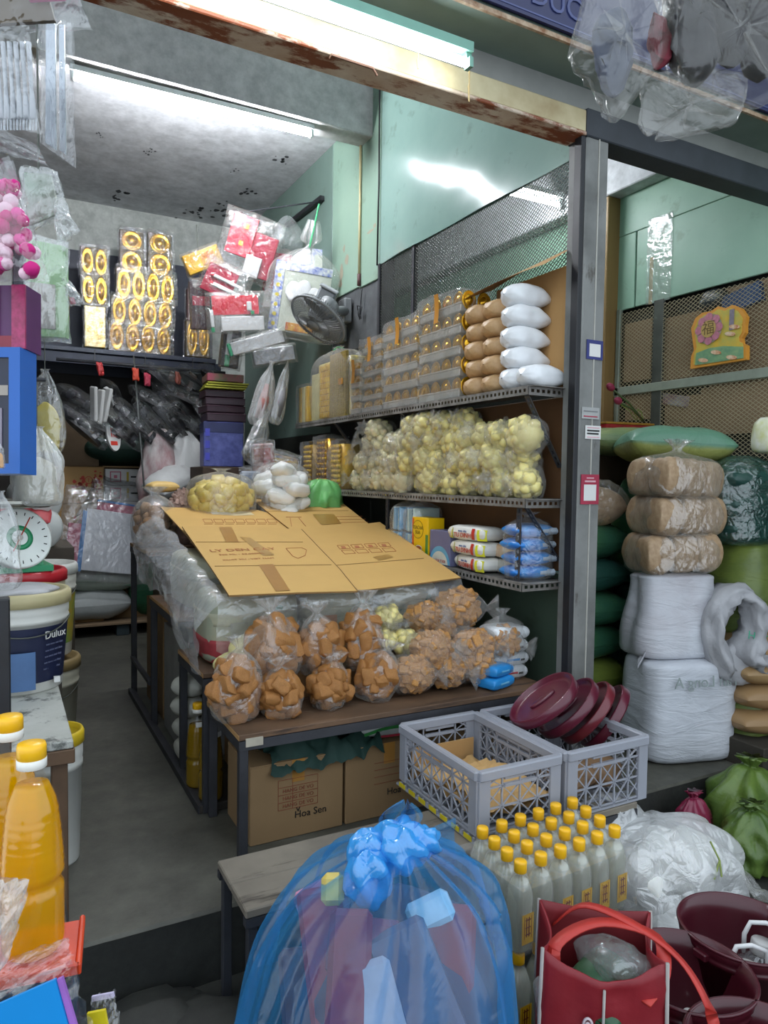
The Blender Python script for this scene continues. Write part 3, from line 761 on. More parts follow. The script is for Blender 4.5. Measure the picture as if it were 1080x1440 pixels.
bag = MB(); bag_mesh([(.02, 0, 0), (.105, .005, .03), (.108, .1, .03), (.1, .2, .05), (.04, .235, .3), (.012, .25, .4), (.03, .275, .5)], 20, 24, 8, .98, .72, .04, 5, 9, mb=bag)
tag(bag.build('wrapping_bag', M_clear, None, True, (1.765, 2.287, Zt + .001)), 'clear plastic bag wrapped around the white tissue stack', 'plastic bag')

# ---- wrapped rice bags under the cardboard
M_rice = mat('rice_bag_print', '#b9b296', .5, color2='#9fa995', scale=7, bump=.2, bscale=30)
M_riceg = mat('rice_green', '#5d8f76', .5, var=.2); M_ricer = mat('rice_red', '#b4434a', .5, var=.3, scale=30); M_riceo = mat('rice_orange', '#d79b74', .5)
def rice_bag(label, loc, size, red=False, side=None):
    t = thing('rice_bag', label, 'sack', loc, (0, 0, 0), 'wrapped rice bags on the stand')
    L, W, H = size
    bag_mesh([(L * .30, 0, 0), (L * .47, .01, 0), (L * .5, H * .25, .01), (L * .5, H * .7, .01), (L * .46, H * .93, .01), (L * .25, H, .02)], 14, 40, 7, 1, W / L, .012, 3, int(L * 999), 4.0).build('sack', M_rice, t, True)
    def surf(u, z, off=.004):      # a point on the front of the sack
        return (L * .5 * u, -W * .5 * (1 - .62 * abs(u) ** 6) - off - .006, z)
    if red: bag_mesh([(L * .485, .012, 0), (L * .508, H * .2, .0), (L * .508, H * .36, .0)], 6, 40, 7, 1, W / L, .006, 3, 1, 4.0).build('red_band', M_ricer, t, True)
    bag_mesh([(L * .506, H * .55, 0), (L * .506, H * .72, .0)], 4, 40, 7, 1, W / L, .004, 3, 1, 4.0).build('grey_band', mat('rice_band', '#98a596', .5, color2='#c9c2a4', scale=4), t, True)
    MB().grid(lambda u, v: surf(.42 + (.10 + .05 * v) * math.cos(u * 5.2 + 1), H * (.62 + (.13 + .06 * v) * math.sin(u * 5.2 + 1)), .006), 24, 2).build('green_logo', M_riceg, t, True)
    MB().grid(lambda u, v: surf(-.6 + .35 * u, H * (.45 + .16 * v), .006), 6, 2).build('printed_patch', side or mat('rice_grey', '#a9aca0', .5), t, True)
    return t
rice_bag('wrapped rice bag with a green ring logo and red lower band, leftmost under the cardboard', (.835, 2.70, .505), (.36, .34, .27), True)
rice_bag('wrapped rice bag with green logo, second under the cardboard', (1.185, 2.70, .505), (.32, .34, .27), False, M_riceo)
rice_bag('wrapped rice bag in the clear film, third under the cardboard', (1.50, 2.70, .505), (.30, .34, .27), False, M_riceg)
for i in range(3):
    rice_bag('pale rice bag hidden further back under the cardboard, ' + ['left', 'middle', 'right'][i] + ' one of its row', (.84 + .335 * i, 3.21, .63), (.32, .5, .235))
# clear sheet over them and down the left side
sheet = MB()
def shp(u, v):   # u along depth, v from the top edge down the side
    y = 2.44 + u * 1.30; zt = .775 + (y - 2.45) * .178
    x = .70 - .095 * min(1, v * 2.4) - .02 * math.sin(v * 3)
    z = zt - .01 - max(0, v - .12) * (.28 + .05 * math.sin(u * 9))
    return (x + .02 * nz(u * 8, v * 4, 1) + .010 * nz(u * 22, v * 9, 2), y + .02 * nz(u * 6, v * 5, 4), z + .012 * nz(u * 9, v * 3, 7))
sheet.grid(shp, 70, 30)
def shp2(u, v):
    x = .66 + u * 1.03; z = .785 - v * (.20 + .04 * math.sin(u * 14))
    return (x, 2.475 - .03 * math.sin(min(1, v * 1.6) * 3.0) + .012 * nz(u * 16, v * 5, 3), z + .004 * nz(u * 9, v, 5))
sheet.grid(shp2, 80, 16)
tag(sheet.build('plastic_sheet', film('sheet_film', '#eef0f2', .15, .38, .12, 9, .8, .015), None, True), 'crumpled clear plastic sheet hanging down the left side of the stand', 'plastic sheet')

# ---- flattened cardboard boxes on top
PN = Vector((0, -.178, 1)).normalized()
def at_plane(x, y, lift=0.0):
    d = ray(x, y); p0 = Vector((1, 2.45, .797 + lift))
    return CAM + d * ((p0 - CAM).dot(PN) / d.dot(PN))
M_cb = mat('cardboard_ochre', '#c9a05a', .75, var=.08, scale=4, bump=.06, bscale=50)
M_cbedge = mat('cardboard_edge', '#8d6a3c', .85, var=.2, scale=40)
M_tape = mat('brown_tape', '#a9793a', .3, var=.12)
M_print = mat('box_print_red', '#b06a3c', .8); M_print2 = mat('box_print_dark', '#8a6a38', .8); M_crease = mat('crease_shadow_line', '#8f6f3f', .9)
def card_sheet(label, poly, lift, seed):
    t = thing('cardboard_sheet', label, 'cardboard', (0, 0, 0), (0, 0, 0), 'flattened cartons over the stand')
    P = [at_plane(x, y, lift) for x, y in poly]
    n = len(P); th = .006
    b = MB()
    V = [tuple(p) for p in P] + [tuple(p - PN * th) for p in P]
    b.add(V, [tuple(range(n))[::-1]], 0); 
    if (P[1] - P[0]).cross(P[2] - P[1]).dot(PN) > 0: b.f[-1] = b.f[-1][::-1]
    b.add(V, [tuple(range(n, 2 * n))], 0)
    b.add(V, [(i, (i + 1) % n, n + (i + 1) % n, n + i) for i in range(n)], 1)
    b.build('board', [M_cb, M_cbedge], t)
    return t
def on_card(t, name, pts, material, lift, w=None):
    """strip along pixel points, or filled patch"""
    if w:
        b = MB()
        for a, c in zip(pts[:-1], pts[1:]):
            p, q = at_plane(*a, lift), at_plane(*c, lift); b.bar(p, q, w, .0012, up=PN)
        return b.build(name, material, t)
    P = [at_plane(x, y, lift) for x, y in pts]
    return MB().add(P + [p - PN * .001 for p in P], [tuple(range(len(P))), tuple(range(len(P), 2 * len(P)))[::-1]]).build(name, material, t)
cB = card_sheet('flattened carton lying beneath the others at the back left of the stand', [(226, 713), (300, 715), (362, 717), (400, 728), (450, 760), (475, 797), (420, 812), (292, 790), (262, 752)], -.008, 1)
cC = card_sheet('wide flattened carton with red print reaching to the right of the stand', [(354, 702), (475, 702), (518, 736), (534, 734), (648, 812), (575, 822), (500, 831), (455, 779), (405, 742)], .0, 2)
cA = card_sheet('flattened carton with glass outline on the front left of the stand', [(256, 740), (330, 740), (424, 744), (452, 772), (478, 801), (503, 831), (420, 833), (322, 837), (308, 815), (296, 797)], .009, 3)
for pts in ([(275, 762), (426, 762)], [(302, 796), (466, 794)], [(424, 744), (478, 800), (503, 831)]): on_card(cA, 'crease', pts, M_crease, .0105, .003)
for pts in ([(372, 719), (490, 718)], [(405, 742), (455, 779), (502, 829)], [(470, 795), (596, 785)]): on_card(cC, 'crease', pts, M_crease, .0015, .003)
on_card(cA, 'tape', [(308, 741), (326, 741), (336, 762), (318, 762)], M_tape, .0112)
on_card(cA, 'tape', [(338, 755), (352, 756), (386, 780), (370, 781)], mat('brown_tape_pale', '#b98f4c', .3), .0112)
on_card(cA, 'tape', [(364, 794), (384, 793), (408, 830), (388, 831)], M_tape, .0112)
on_card(cC, 'tape', [(440, 723), (470, 723), (480, 736), (452, 738)], M_tape, .0022)
on_card(cC, 'tape', [(525, 783), (545, 779), (553, 783), (533, 788)], mat('brown_tape_pale', '#b98f4c'), .0022)
def card_text(t, s_, px, wpx, size, lift, material=M_print2, skew=0):
    p = at_plane(*px, lift); ex = Vector((1, skew, 0)); ex = (ex - PN * ex.dot(PN)).normalized(); ey = PN.cross(ex)
    o = text_part('printed_text', s_, size, material, t, p, Matrix((ex, ey, PN)).transposed().to_euler(), .0003); return o
card_text(cA, 'LY DEN CAY', (342, 773), 60, .050, .0112, M_print); card_text(cA, '300 ML - 60.000ML', (340, 779), 60, .024, .0112, M_print); card_text(cA, 'XUAT XU : VIET NAM', (350, 786), 60, .022, .0112, M_print)
for gx, gy, s_ in ((402, 771, 1.0), ):
    on_card(cA, 'glass_outline', [(gx, gy), (gx + 22, gy - 1), (gx + 29, gy + 2), (gx + 27, gy + 10), (gx + 17, gy + 14), (gx + 10, gy + 11), (gx, gy)], M_print, .0112, .002)
on_card(cC, 'glass_outline', [(402, 727), (424, 727)], M_print, .0015, .0025); on_card(cC, 'glass_outline', [(408, 728), (410, 740)], M_print, .0015, .0025); on_card(cC, 'glass_outline', [(420, 728), (430, 740)], M_print, .0015, .0025)
for i in range(4):
    x = 474 + i * 19
    on_card(cC, 'care_symbol', [(x, 767 - i), (x + 15, 766 - i), (x + 19, 771 - i), (x + 4, 772 - i), (x, 767 - i)], M_print, .0015, .002)
    on_card(cC, 'care_symbol', [(x + 6, 774 - i), (x + 21, 773 - i), (x + 26, 778 - i), (x + 11, 779 - i), (x + 6, 774 - i)], M_print, .0015, .002)
    on_card(cC, 'care_symbol', [(x + 5, 768 - i), (x + 11, 768 - i), (x + 13, 771 - i), (x + 7, 771 - i)], M_print, .0016)
for i in range(7):
    x = 285 + i * 15
    on_card(cB, 'care_symbol', [(x, 730), (x + 12, 730), (x + 15, 735), (x + 3, 735), (x, 730)], M_print, -.0065, .002)
    on_card(cB, 'care_symbol', [(x + 2, 737), (x + 14, 737)], M_print, -.0065, .002)
on_card(cB, 'torn_patch', [(292, 719), (320, 717), (352, 720), (358, 724), (330, 725), (300, 723)], mat('torn_paper', '#d8c7a0', .9), -.0065)
for i in range(3): on_card(cC, 'printed_line', [(452 + i * 5, 727 + 4 * i), (510 + i * 4, 726 + 4 * i)], M_print, .0015, .0022)

# ---- goods on the rear step
def plain_bag(name, label, cat, loc, rot, r, h, sx, sy, material, seed, tuft=.6, amp=.09, fr=6, group=None):
    b = bag_mesh(film_prof(r, h, tuft), 30, 40, 10, sx, sy, amp, fr, seed).build(name, material, None, True, loc, rot)
    return tag(b, label, cat, group)
p = at(312, 714, Y=3.78); 
t = thing('rock_sugar_sack', 'large clear bag of yellow rock sugar behind the cardboard', 'bag', (p.x, 3.80, .88), (0, 0, R(5)))
c = MB(); rr = random.Random(3)
for q in ell_points(60, .17, .13, .095, .82, .20, 2): lump(c, q, .045 * rr.uniform(.8, 1.2), rr, 0, 'rock')
bag_mesh([(.05, 0, 0), (.13, .03, 0), (.14, .2, 0), (.1, .27, 0), (.02, .29, 0)], 10, 16, sy=.8, mb=c)
stuff(c.build('sugar_lumps', mat('rock_sugar_deep', '#dfc85e', .4, color2='#c9ab3a', scale=14, sss=.2), t, True))
bag_mesh([(.05, 0, 0), (.185, .01, .02), (.195, .14, .03), (.19, .25, .04), (.15, .31, .05), (.06, .335, .2), (.02, .345, .3), (.05, .36, .4)], 30, 40, 9, 1, .8, .05, 5, 21).build('clear_bag', M_clear, t, True)
p = at(397, 703, Y=3.80)
t = thing('white_sugar_sack', 'large clear bag filled with small white bags behind the cardboard', 'bag', (p.x, 3.82, .93))
M_sug = mat('white_sugar', '#e9e9e4', .45, var=.06, scale=10, bump=.2, bscale=60, sss=.1)
for i in range(16):
    a = i * 2.4; q = (.10 * math.cos(a) * (i % 4 != 0), .07 * math.sin(a) - .03, .02 + .05 * (i // 3) * .95)
    pillow_mesh(.16, .11, .085, seed=i, pinch=.25, amp=.12).build('white_bag', M_sug, t, True, q, (R(20 * math.sin(i * 2.0)), R(25 * math.cos(i * 3.0)), i * 1.3))
bag_mesh([(.05, 0, 0), (.15, .01, .02), (.165, .14, .03), (.16, .26, .04), (.12, .32, .05), (.06, .345, .2), (.02, .352, .3), (.05, .365, .4)], 30, 40, 9, 1, .8, .05, 5, 22).build('clear_bag', M_clear, t, True)
p = at(452, 700, Y=3.85)
M_grn = mat('green_bag_film', '#6fb86a', .45, var=.25, scale=9, bump=.6, bscale=16, bdist=.01)
M_teal = film('teal_bag_film', '#2f9a8c', .8, .2, .3, 14, .7)
g = tag(bag_mesh([(.04, 0, .05), (.11, .02, .06), (.125, .12, .10), (.12, .22, .12), (.08, .29, .18), (.02, .31, .3)], 30, 44, 9, 1, .85, .16, 8, 31).build('green_bag', M_grn, None, True, (p.x - .01, 3.85, .88), (0, R(6), .3)), 'light green plastic bag next to the white bags behind the cardboard', 'bag')
g = plain_bag('teal_bag', 'teal plastic bag squeezed at the right end behind the cardboard', 'bag', (p.x + .135, 3.95, .83), (0, R(-5), 1.3), .07, .26, 1, .9, M_teal, 32, .1)
# clear bag of brown dried roots hanging over the left end
t = thing('dried_root_bag', 'clear bag of brown dried roots on the left end of the rear step', 'bag', (.705, 3.86, .83), (0, 0, 0))
c = MB()
for q in ell_points(40, .10, .13, .10, .8, .12, 5): lump(c, q, .032 * rr.uniform(.8, 1.3), rr, 0, 'rock')
stuff(c.build('root_pieces', mat('dried_root', '#a8835f', .8, color2='#7d5b3f', scale=14), t, True))
bag_mesh([(.03, 0, 0), (.10, .01, .03), (.115, .1, .04), (.10, .2, .06), (.05, .25, .2), (.02, .27, .3), (.05, .31, .5)], 26, 32, 9, 1, 1.2, .07, 5, 23).build('clear_bag', M_clear, t, True)
p = at(225, 712, Y=3.95)
o = pillow_mesh(.16, .12, .06, seed=3, pinch=.1).build('dried_tofu_pack', mat('tofu_skin', '#d8b46c', .6, var=.15), None, True, (p.x + .02, 3.99, 1.105), (0, 0, .2)); tag(o, 'flat pack of ochre bean curd skin on the brown root bag', 'food pack')
t = thing('dried_fish_bag', 'bag of grey brown dried shreds left of the yellow rock sugar', 'bag', (.86, 3.90, .83))
c = MB()
for q in ell_points(150, .075, .06, .14, .9, .16, 5): lump(c, q, .013, rr, 0, 'chunk')
bag_mesh([(.03, 0, 0), (.06, .05, 0), (.06, .2, 0), (.03, .29, 0)], 8, 12, mb=c)
stuff(c.build('dried_shreds', mat('dried_shred', '#b2978a', .7, color2='#7a5d52', scale=40), t))
tag(MB().box((.92, 3.68, .8305), (1.70, 3.98, .879), c=.003).build('flat_carton', M_card), 'flat carton on the rear step under the big sugar bags', 'box')
tag(MB().box((1.27, 3.70, .8795), (1.58, 3.98, .929), c=.003).build('flat_carton', M_card), 'second flat carton under the bag of white sugar bags', 'box')
# ---- under the table: cartons, oil bottles, cloth
M_ctn = mat('kraft_carton', '#8f7350', .85, var=.12, scale=4, bump=.05)
def carton(name, label, a, b, parent=None, material=None, flap=True, tape=True):
    L = [y - x for x, y in zip(a, b)]
    t = thing(name, label, 'box', ((a[0] + b[0]) / 2, (a[1] + b[1]) / 2, a[2]))
    MB().box((-L[0] / 2, -L[1] / 2, 0), (L[0] / 2, L[1] / 2, L[2] - .004), c=.003).build('carton_body', material or M_ctn, t)
    if flap:
        for s_ in (-1, 1):
            MB().box((-L[0] / 2, min(0, s_ * L[1] / 2) + (.001 if s_ > 0 else 0), L[2] - .0045), (L[0] / 2, max(0, s_ * L[1] / 2) - (.001 if s_ < 0 else 0), L[2]), c=.001).build('flap', material or M_ctn, t)
    if tape: MB().box((-.022, -L[1] / 2 - .0012, L[2] * .72), (.022, -L[1] / 2 + .001, L[2] + .001)).build('tape', M_tape, t)
    return t, L
M_prA = mat('carton_print', '#8a4a34', .85)
M_ink = mat('black_ink', '#191919', .6)
t, L = carton('carton', 'brown carton with handwriting under the left of the plank table', (.70, 2.20, 0), (1.03, 2.46, .262))
M_pf = .0012
fy = -L[1] / 2 - .001
for i in range(5): MB().box((-.07, fy - .0005, .10 + i * .025), (.07, fy + .0005, .1015 + i * .025)).build('printed_line', M_prA, t)
for x in (-.07, -.02, .07): MB().box((x - .0007, fy - .0005, .10), (x + .0007, fy + .0005, .20)).build('printed_line', M_prA, t)
for i in range(3): text_part('printed_text', 'HANG DE VO', .018, M_prA, t, (.0, fy - .0008, .113 + .025 * i), (R(90), 0, 0), .0003)
text_part('handwriting', 'Hoa Sen', .034, M_ink, t, (.045, fy - .0008, .075), (R(90), 0, R(0)), .0003)
text_part('handwriting', 'v', .034, M_ink, t, (.0, fy - .0008, .095), (R(90), 0, 0), .0003)
t, L = carton('carton', 'brown carton beside the handwritten one under the plank table', (1.04, 2.20, 0), (1.38, 2.46, .262))
fy = -L[1] / 2 - .001
for i in range(4): MB().box((-.06, fy - .0005, .12 + i * .025), (.06, fy + .0005, .1215 + i * .025)).build('printed_line', M_prA, t)
text_part('handwriting', 'Hoa', .034, M_ink, t, (.02, fy - .0008, .085), (R(90), 0, 0), .0003)
carton('carton', 'plain dark carton at the right end under the plank table', (1.395, 2.22, 0), (1.80, 2.46, .25))
carton('carton', 'tall grey carton standing behind the first legs under the stand', (.68, 3.0, 0), (.98, 3.48, .50), material=mat('grey_carton', '#8a8a86', .8, var=.2))
carton('carton', 'pale brown carton at the far end under the stand', (.69, 3.56, 0), (1.0, 4.0, .55))
M_cloth = mat('dark_green_cloth', '#1f4038', .75, var=.35, scale=9, bump=.3, bscale=40)
cl = MB()
def cloth(u, v):
    x = .76 + u * .42; y = 2.19 + v * .22; dr = max(0, .14 - v) * .8
    return (x + .03 * nz(u * 5, v * 5, 3), y - dr * .12, .268 + .055 * max(0, nz(u * 6, v * 6, 1) + .45) - dr * .5 + .016 * nz(u * 18, v * 14, 2))
cl.grid(cloth, 46, 26)
tag(cl.build('tarpaulin', M_cloth, None, True), 'crumpled dark green tarpaulin on the cartons under the plank table', 'tarpaulin')
M_wbag = mat('white_printed_bag', '#c6c9c4', .4, color2='#8f9a92', scale=9, bump=.3, bscale=30)
t = thing('printed_pouch', 'white pouch with a green swoosh on the carton under the table', 'pouch', (1.235, 2.30, .262), (0, 0, R(-8)))
pillow_mesh(.30, .17, .075, seed=9, pinch=.1).build('pouch', M_wbag, t, True)
MB().grid(lambda u, v: (-.1 + .2 * u, -.082 - .003, .022 + .02 * math.sin(u * 2.6) + v * .012), 14, 3).build('green_swoosh', mat('swoosh_green', '#2f8a3c', .4), t, True)
MB().grid(lambda u, v: (-.06 + .16 * u, -.083 - .003, .014 + v * .008), 8, 2).build('red_stripe', mat('stripe_red', '#b23140', .4), t, True)
# oil bottles
M_oil = liquid('cooking_oil', '#e2b000', .55, .08, '#ffd000'); M_pet = film('pet_bottle', '#f2e0a0', .0, .06, .04, 3, .1, gloss=.035)
M_yel = mat('yellow_cap', '#f2b81a', .35, var=.06); M_wcap = mat('white_collar', '#e6e4dc', .4, var=.05); M_oilg = liquid('cooking_oil_dark', '#9a7a14', .55, .08, '#c9a52a')
def oil_bottle(label, loc, h=.30, rz=0, oil=None, ribs=True, level=.80, tagm=None):
    t = thing('oil_bottle', label, 'bottle', loc, (0, 0, rz), 'bottles of cooking oil'); r = h * .145
    def prof(k, top):
        out = []
        N = 46
        for i in range(N):
            z = i / (N - 1) * top
            if z < .04: q = .86 + .14 * (z / .04) ** .5
            elif z < .30: q = 1.0
            elif z < .37: q = 1 - .10 * math.sin((z - .30) / .07 * math.pi)
            elif z < .70: q = 1.0 - .20 * ((z - .37) / .33) ** 1.6 + (.018 * math.sin((z - .37) * 150) if ribs else 0)
            elif z < .86: q = .80 - .46 * ((z - .70) / .16) ** 1.2
            else: q = .34
            out.append((r * q * k, h * z))
        return out
    MB().lathe(prof(1, .90), 32).build('bottle', M_pet, t, True)
    MB().lathe([(a, b + .0015) for a, b in prof(.95, level)], 32).build('oil', oil or M_oil, t, True)
    MB().lathe([(r * .42, h * .885), (r * .46, h * .888), (r * .46, h * .93), (r * .40, h * .935)], 24).build('collar', M_wcap, t, True)
    c = MB(); n = 32
    c.lathe([(r * .42, h * .93), (r * .45, h * .932), (r * .45, h * .985), (r * .42, h * 1.0), (r * .1, h * 1.0)], n)
    c.build('cap', M_yel, t, True)
    MB().grid(lambda u, v: (r * .83 * math.cos(-2.4 + 1.9 * u), r * .83 * math.sin(-2.4 + 1.9 * u), h * (.74 + .06 * v)), 10, 2).build('hang_tag', tagm, t, True) if tagm else None
    return t
M_tagw = mat('paper_tag', '#d8d6ce', .7)
oil_bottle('cooking oil bottle with paper tag, nearer one under the stand by the aisle', (.662, 2.545, 0.03), .315, 0, M_oilg, True, .74, M_tagw)
oil_bottle('cooking oil bottle with paper tag, farther one under the stand by the aisle', (.648, 2.68, 0.03), .315, .4, M_oilg, True, .74, M_tagw)
o = tag(MB().box((.61, 2.50, .0), (.95, 2.88, .029), c=.003).build('floor_board', mat('floor_board', '#35302a', .8, var=.3)), 'dark board on the floor under the oil bottles', 'board')
o = plain_bag('blue_bag', 'blue plastic bag stuffed above the oil bottles under the stand', 'bag', (.75, 2.80, .30), (R(10), R(20), 0), .06, .14, 1, 1, film('blue_rag', '#2a6fb0', .85, .1, .3, 16, .6), 41, .3)
for i in range(4):
    o = pillow_mesh(.12, .14, .09, seed=60 + i, pinch=.2).build('white_parcel', mat('pale_parcel', '#b9b9ae', .5, var=.12, bump=.2), None, True, (.68, 2.95 - .01 * (i % 2), .03 + .088 * i), (0, 0, .3 * i))
    tag(o, ['lowest', 'second lowest', 'third lowest', 'topmost'][i] + ' white parcel of the small pile between the stand legs', 'parcel', 'white parcels between the stand legs')
carton('carton', 'brown carton deep under the first step of the stand', (.80, 2.53, .03), (1.6, 2.86, .40))
# ================================================================ goods on the wall shelves
M_gold = mat('gold_plastic', '#eebb30', .2, metal=.7, var=.25, scale=10, color2='#d09418')
M_goldp = mat('gold_paper', '#f0c630', .35, metal=.15, var=.3, scale=18, color2='#cf9c18')
M_tray = film('tray_plastic', '#e2e0d6', .42, .3, .25, 10, .3)
M_wrapg = film('grey_wrap_film', '#ecece8', .08, .26, .10, 5, .6, .02, gloss=.14)
M_otape = mat('orange_tape', '#c98a2e', .35, var=.15)
# gold ingot dome: oval rim, cup and centre bead
dm = MB(); dm.lathe([(1.0, 0), (1.02, .06), (.96, .12), (.80, .10), (.72, .05), (.55, .08), (.42, .30), (.25, .48), (.05, .52)], 22, sy=.72)
ME_dome = dm.mesh('gold_ingot', M_gold, True)
def wrapped_box(L, W, H, seed, amp=.012, n=18):
    """crinkled film round a box, base at z=0"""
    b = MB()
    def P(x, y, z):
        d = amp * (nz(x * 9, y * 9, z * 9, seed) + .6 * nz(x * 30, y * 30, z * 30, seed + 2))
        l = Vector((x / (L / 2), y / (W / 2), (z - H / 2) / (H / 2)))
        return (x + d * l.x, y + d * l.y, max(0, z + d * max(0, l.z)))
    for s_ in (-1, 1):
        b.grid(lambda u, v: P(s_ * L / 2, (u - .5) * W * s_, v * H), 10, n); b.grid(lambda u, v: P((.5 - u) * L * s_, s_ * W / 2, v * H), 10, n)
    b.grid(lambda u, v: P((u - .5) * L, (v - .5) * W, H + .012 * math.sin(u * 3.14) * math.sin(v * 3.14)), 10, 10)
    return b
def tray_stack(label, y0, y1, ztop, n, domes, tape):
    L, W, H = .165, y1 - y0 - .006, ztop - 1.556
    t = thing('gold_ingot_stack', label, 'gift tray', (1.845, (y0 + y1) / 2, 1.556), (0, 0, 0), 'wrapped stacks of gold ingot trays')
    hh = (H - .012) / n
    for i in range(n):
        z = .002 + i * hh
        b = MB().box((-L / 2 + .006, -W / 2 + .006, z), (L / 2 - .006, W / 2 - .006, z + hh * .35), c=.004)
        b.box((-L / 2 + .004, -W / 2 + .004, z + hh * .35), (L / 2 - .004, W / 2 - .004, z + hh * .42))
        o = b.build('tray', M_tray, t)
        if domes:
            for x in (-.036, .044): link('gold_ingot', ME_dome, o, (x, -W / 2 + .001, z + hh * .52), (R(90), 0, R(0)), (.036, hh * .62, .035))
        nd = max(1, int(W / .08))
        for k in range(nd): link('gold_ingot', ME_dome, o, (-L / 2 + .020, -W / 2 + W * (k + .5) / nd, z + hh * .55), (0, R(-90), 0), (hh * .42, W / nd * .6, .018))
    wrapped_box(L, W, H, int(y0 * 100)).build('wrapping_film', M_wrapg, t, True)
    if tape: MB().grid(lambda u, v: (-L / 2 - .014 + .006 * math.sin(v * 3), -.018 + .036 * u, H - v * .13), 3, 6).build('tape', M_otape, t, True)
    return t
tray_stack('wrapped stack of gold ingot trays standing next to the brown sugar bags', 2.625, 2.985, 2.035, 5, True, True)
tray_stack('wrapped stack of gold ingot trays, second from the brown sugar bags', 2.992, 3.35, 2.0, 5, True, True)
tray_stack('greyish wrapped stack of trays, third from the brown sugar bags', 3.357, 3.60, 1.955, 6, False, True)
tray_stack('narrow grey tray stack beside the large bag of gold sticks', 3.607, 3.745, 1.86, 4, False, True)
# large clear bag of gold sticks and gold lattice packs
t = thing('gold_stick_bag', 'large clear bag of gold sticks tied with green string on the upper shelf', 'bag', (1.85, 4.09, 1.556))
for i in range(10):
    x = -.07 + .018 * (i % 2); y = -.02 + .03 * (i // 2)
    for k in range(9): MB().box((x - .008, y - .012, .012 + k * .036), (x + .008, y + .012, .012 + k * .036 + .034), c=.003).build('gold_bar', M_goldp, t)
for i in range(9):
    for k in range(4):
        lm = MB(); 
        for j in range(11): lm.box((-.075 + .0, -.27 + .026 * i, .006 + (k * 11 + j) * .0086), (-.058, -.27 + .026 * i + .022, .006 + (k * 11 + j) * .0086 + .0068))
        lm.build('foil_bundle', mat('gold_foil_dull', '#c2a858', .4, metal=.15, var=.4, scale=60), t)
MB().box((-.05, -.28, .004), (.06, .20, .36), c=.01).build('inner_stack', mat('cream_stack', '#e0cf7a', .45, color2='#c9a83a', scale=20), t)
MB().box((-.07, .155, .004), (-.045, .26, .30), c=.004).build('cream_card', mat('cream_card', '#d8cf8f', .5), t)
MB().grid(lambda u, v: (-.088, -.255 + .06 * u, .19 + .035 * v), 2, 2).build('tape', M_otape, t)
bag_mesh([(.05, 0, 0), (.23, .004, .02), (.25, .12, .02), (.25, .3, .03), (.2, .385, .08), (.09, .42, .2), (.03, .435, .3), (.05, .45, .4)], 34, 48, 11, .40, 1.25, .03, 5, 77, 3.5).build('clear_bag', M_clear, t, True)
MB().tube([(-.02, .03, .43), (.0, .01, .452), (.02, -.03, .44), (.01, .05, .455)], .004, 6).build('green_string', mat('green_string', '#3fae72', .5), t)
# clear presentation box at the far end
t = thing('clear_gift_box', 'clear plastic box with gold and cream stripes at the far end of the upper shelf', 'box', (1.80, 4.46, 1.556))
for i in range(3): MB().box((-.04, -.085 + .055 * i, .004), (.04, -.085 + .055 * i + .04, .235), c=.004).build('gold_column', [M_goldp, mat('cream_card', '#d8cf8f', .5), M_goldp][i], t)
wrapped_box(.10, .18, .25, 5, .004).build('clear_box', M_clear, t, True)
# brown sugar and white sugar bags
M_bs = mat('brown_sugar', '#c4a176', .5, var=.12, scale=30, bump=.35, bscale=25, color2='#ad8759', bdist=.006)
M_ws = mat('white_sugar_bag', '#e4e6e8', .3, var=.05, scale=20, bump=.35, bscale=22, bdist=.006)
def soft_pack(seed, L, W, H, taper=0.0):
    """bag lying along +X: blunt gathered end at -X, flattened tip at +X"""
    b = MB(); n, m_ = 26, 24
    def P(u, v):
        a = v * 2 * math.pi; x = -L / 2 + L * u
        e = (1 - (abs(2 * min(u, .5) - 1)) ** 3.2) ** .5 if u < .5 else 1.0
        f = 1.0 if u < .5 else 1 - taper * ((u - .5) * 2) ** 2.2
        if not taper and u > .5: f = (1 - (2 * u - 1) ** 4) ** .5
        if u <= .001: e = .05
        c, s_ = math.cos(a), math.sin(a); g = (abs(c) ** 3.0 + abs(s_) ** 3.0) ** (-1 / 3.0)
        fold = 1 + .10 * math.sin(9 * a + seed) * max(0, 1 - u * 5)
        d = 1 + .10 * nz(u * 4, c * 1.6, s_ * 1.6, seed)
        wv = (1 + .25 * (u - .5) * 2 * (taper > 0)) if u > .5 else 1
        return (x, W / 2 * c * g * e * wv * (f ** .3 if taper else f) * fold * d, H / 2 + H / 2 * s_ * g * e * f * fold * d - (H * .22 * taper * max(0, (u - .5) * 2) ** 2))
    b.grid(lambda u, v: P(v, u), m_, n, closed_u=True)
    return b
for c_, (yc, lbc) in enumerate([(2.555, 'left'), (2.435, 'right')]):
    for r_ in range(5):
        o = soft_pack(r_ + 7 * c_, .17, .122, .083).build('brown_sugar_bag', M_bs, None, True, (1.838 + .008 * ((r_ + c_) % 2), yc, 1.556 + .0765 * r_ - .002), (0, 0, R(3 * ((r_ * 7) % 3 - 1))))
        tag(o, f'{["lowest", "second lowest", "middle", "second highest", "top"][r_]} brown sugar bag in the {lbc} column on the upper shelf', 'bag', 'brown sugar bags')
for r_ in range(5):
    o = soft_pack(r_ + 31, .20, .125, .092, .8).build('white_sugar_bag', M_ws, None, True, (1.848, 2.30 - .004 * (r_ % 2), 1.556 + .082 * r_ - .002), (0, 0, R(-2 + 3 * (r_ % 2))))
    tag(o, f'{["lowest", "second lowest", "middle", "second highest", "top"][r_]} white sugar bag of the column on the upper shelf', 'bag', 'white sugar bags')
o = soft_pack(44, .20, .12, .09, .8).build('white_sugar_bag', M_ws, None, True, (1.848, 2.192, 1.556), (0, 0, R(3)))
tag(o, 'single white sugar bag lying in front of the column at the shelf end', 'bag', 'white sugar bags')
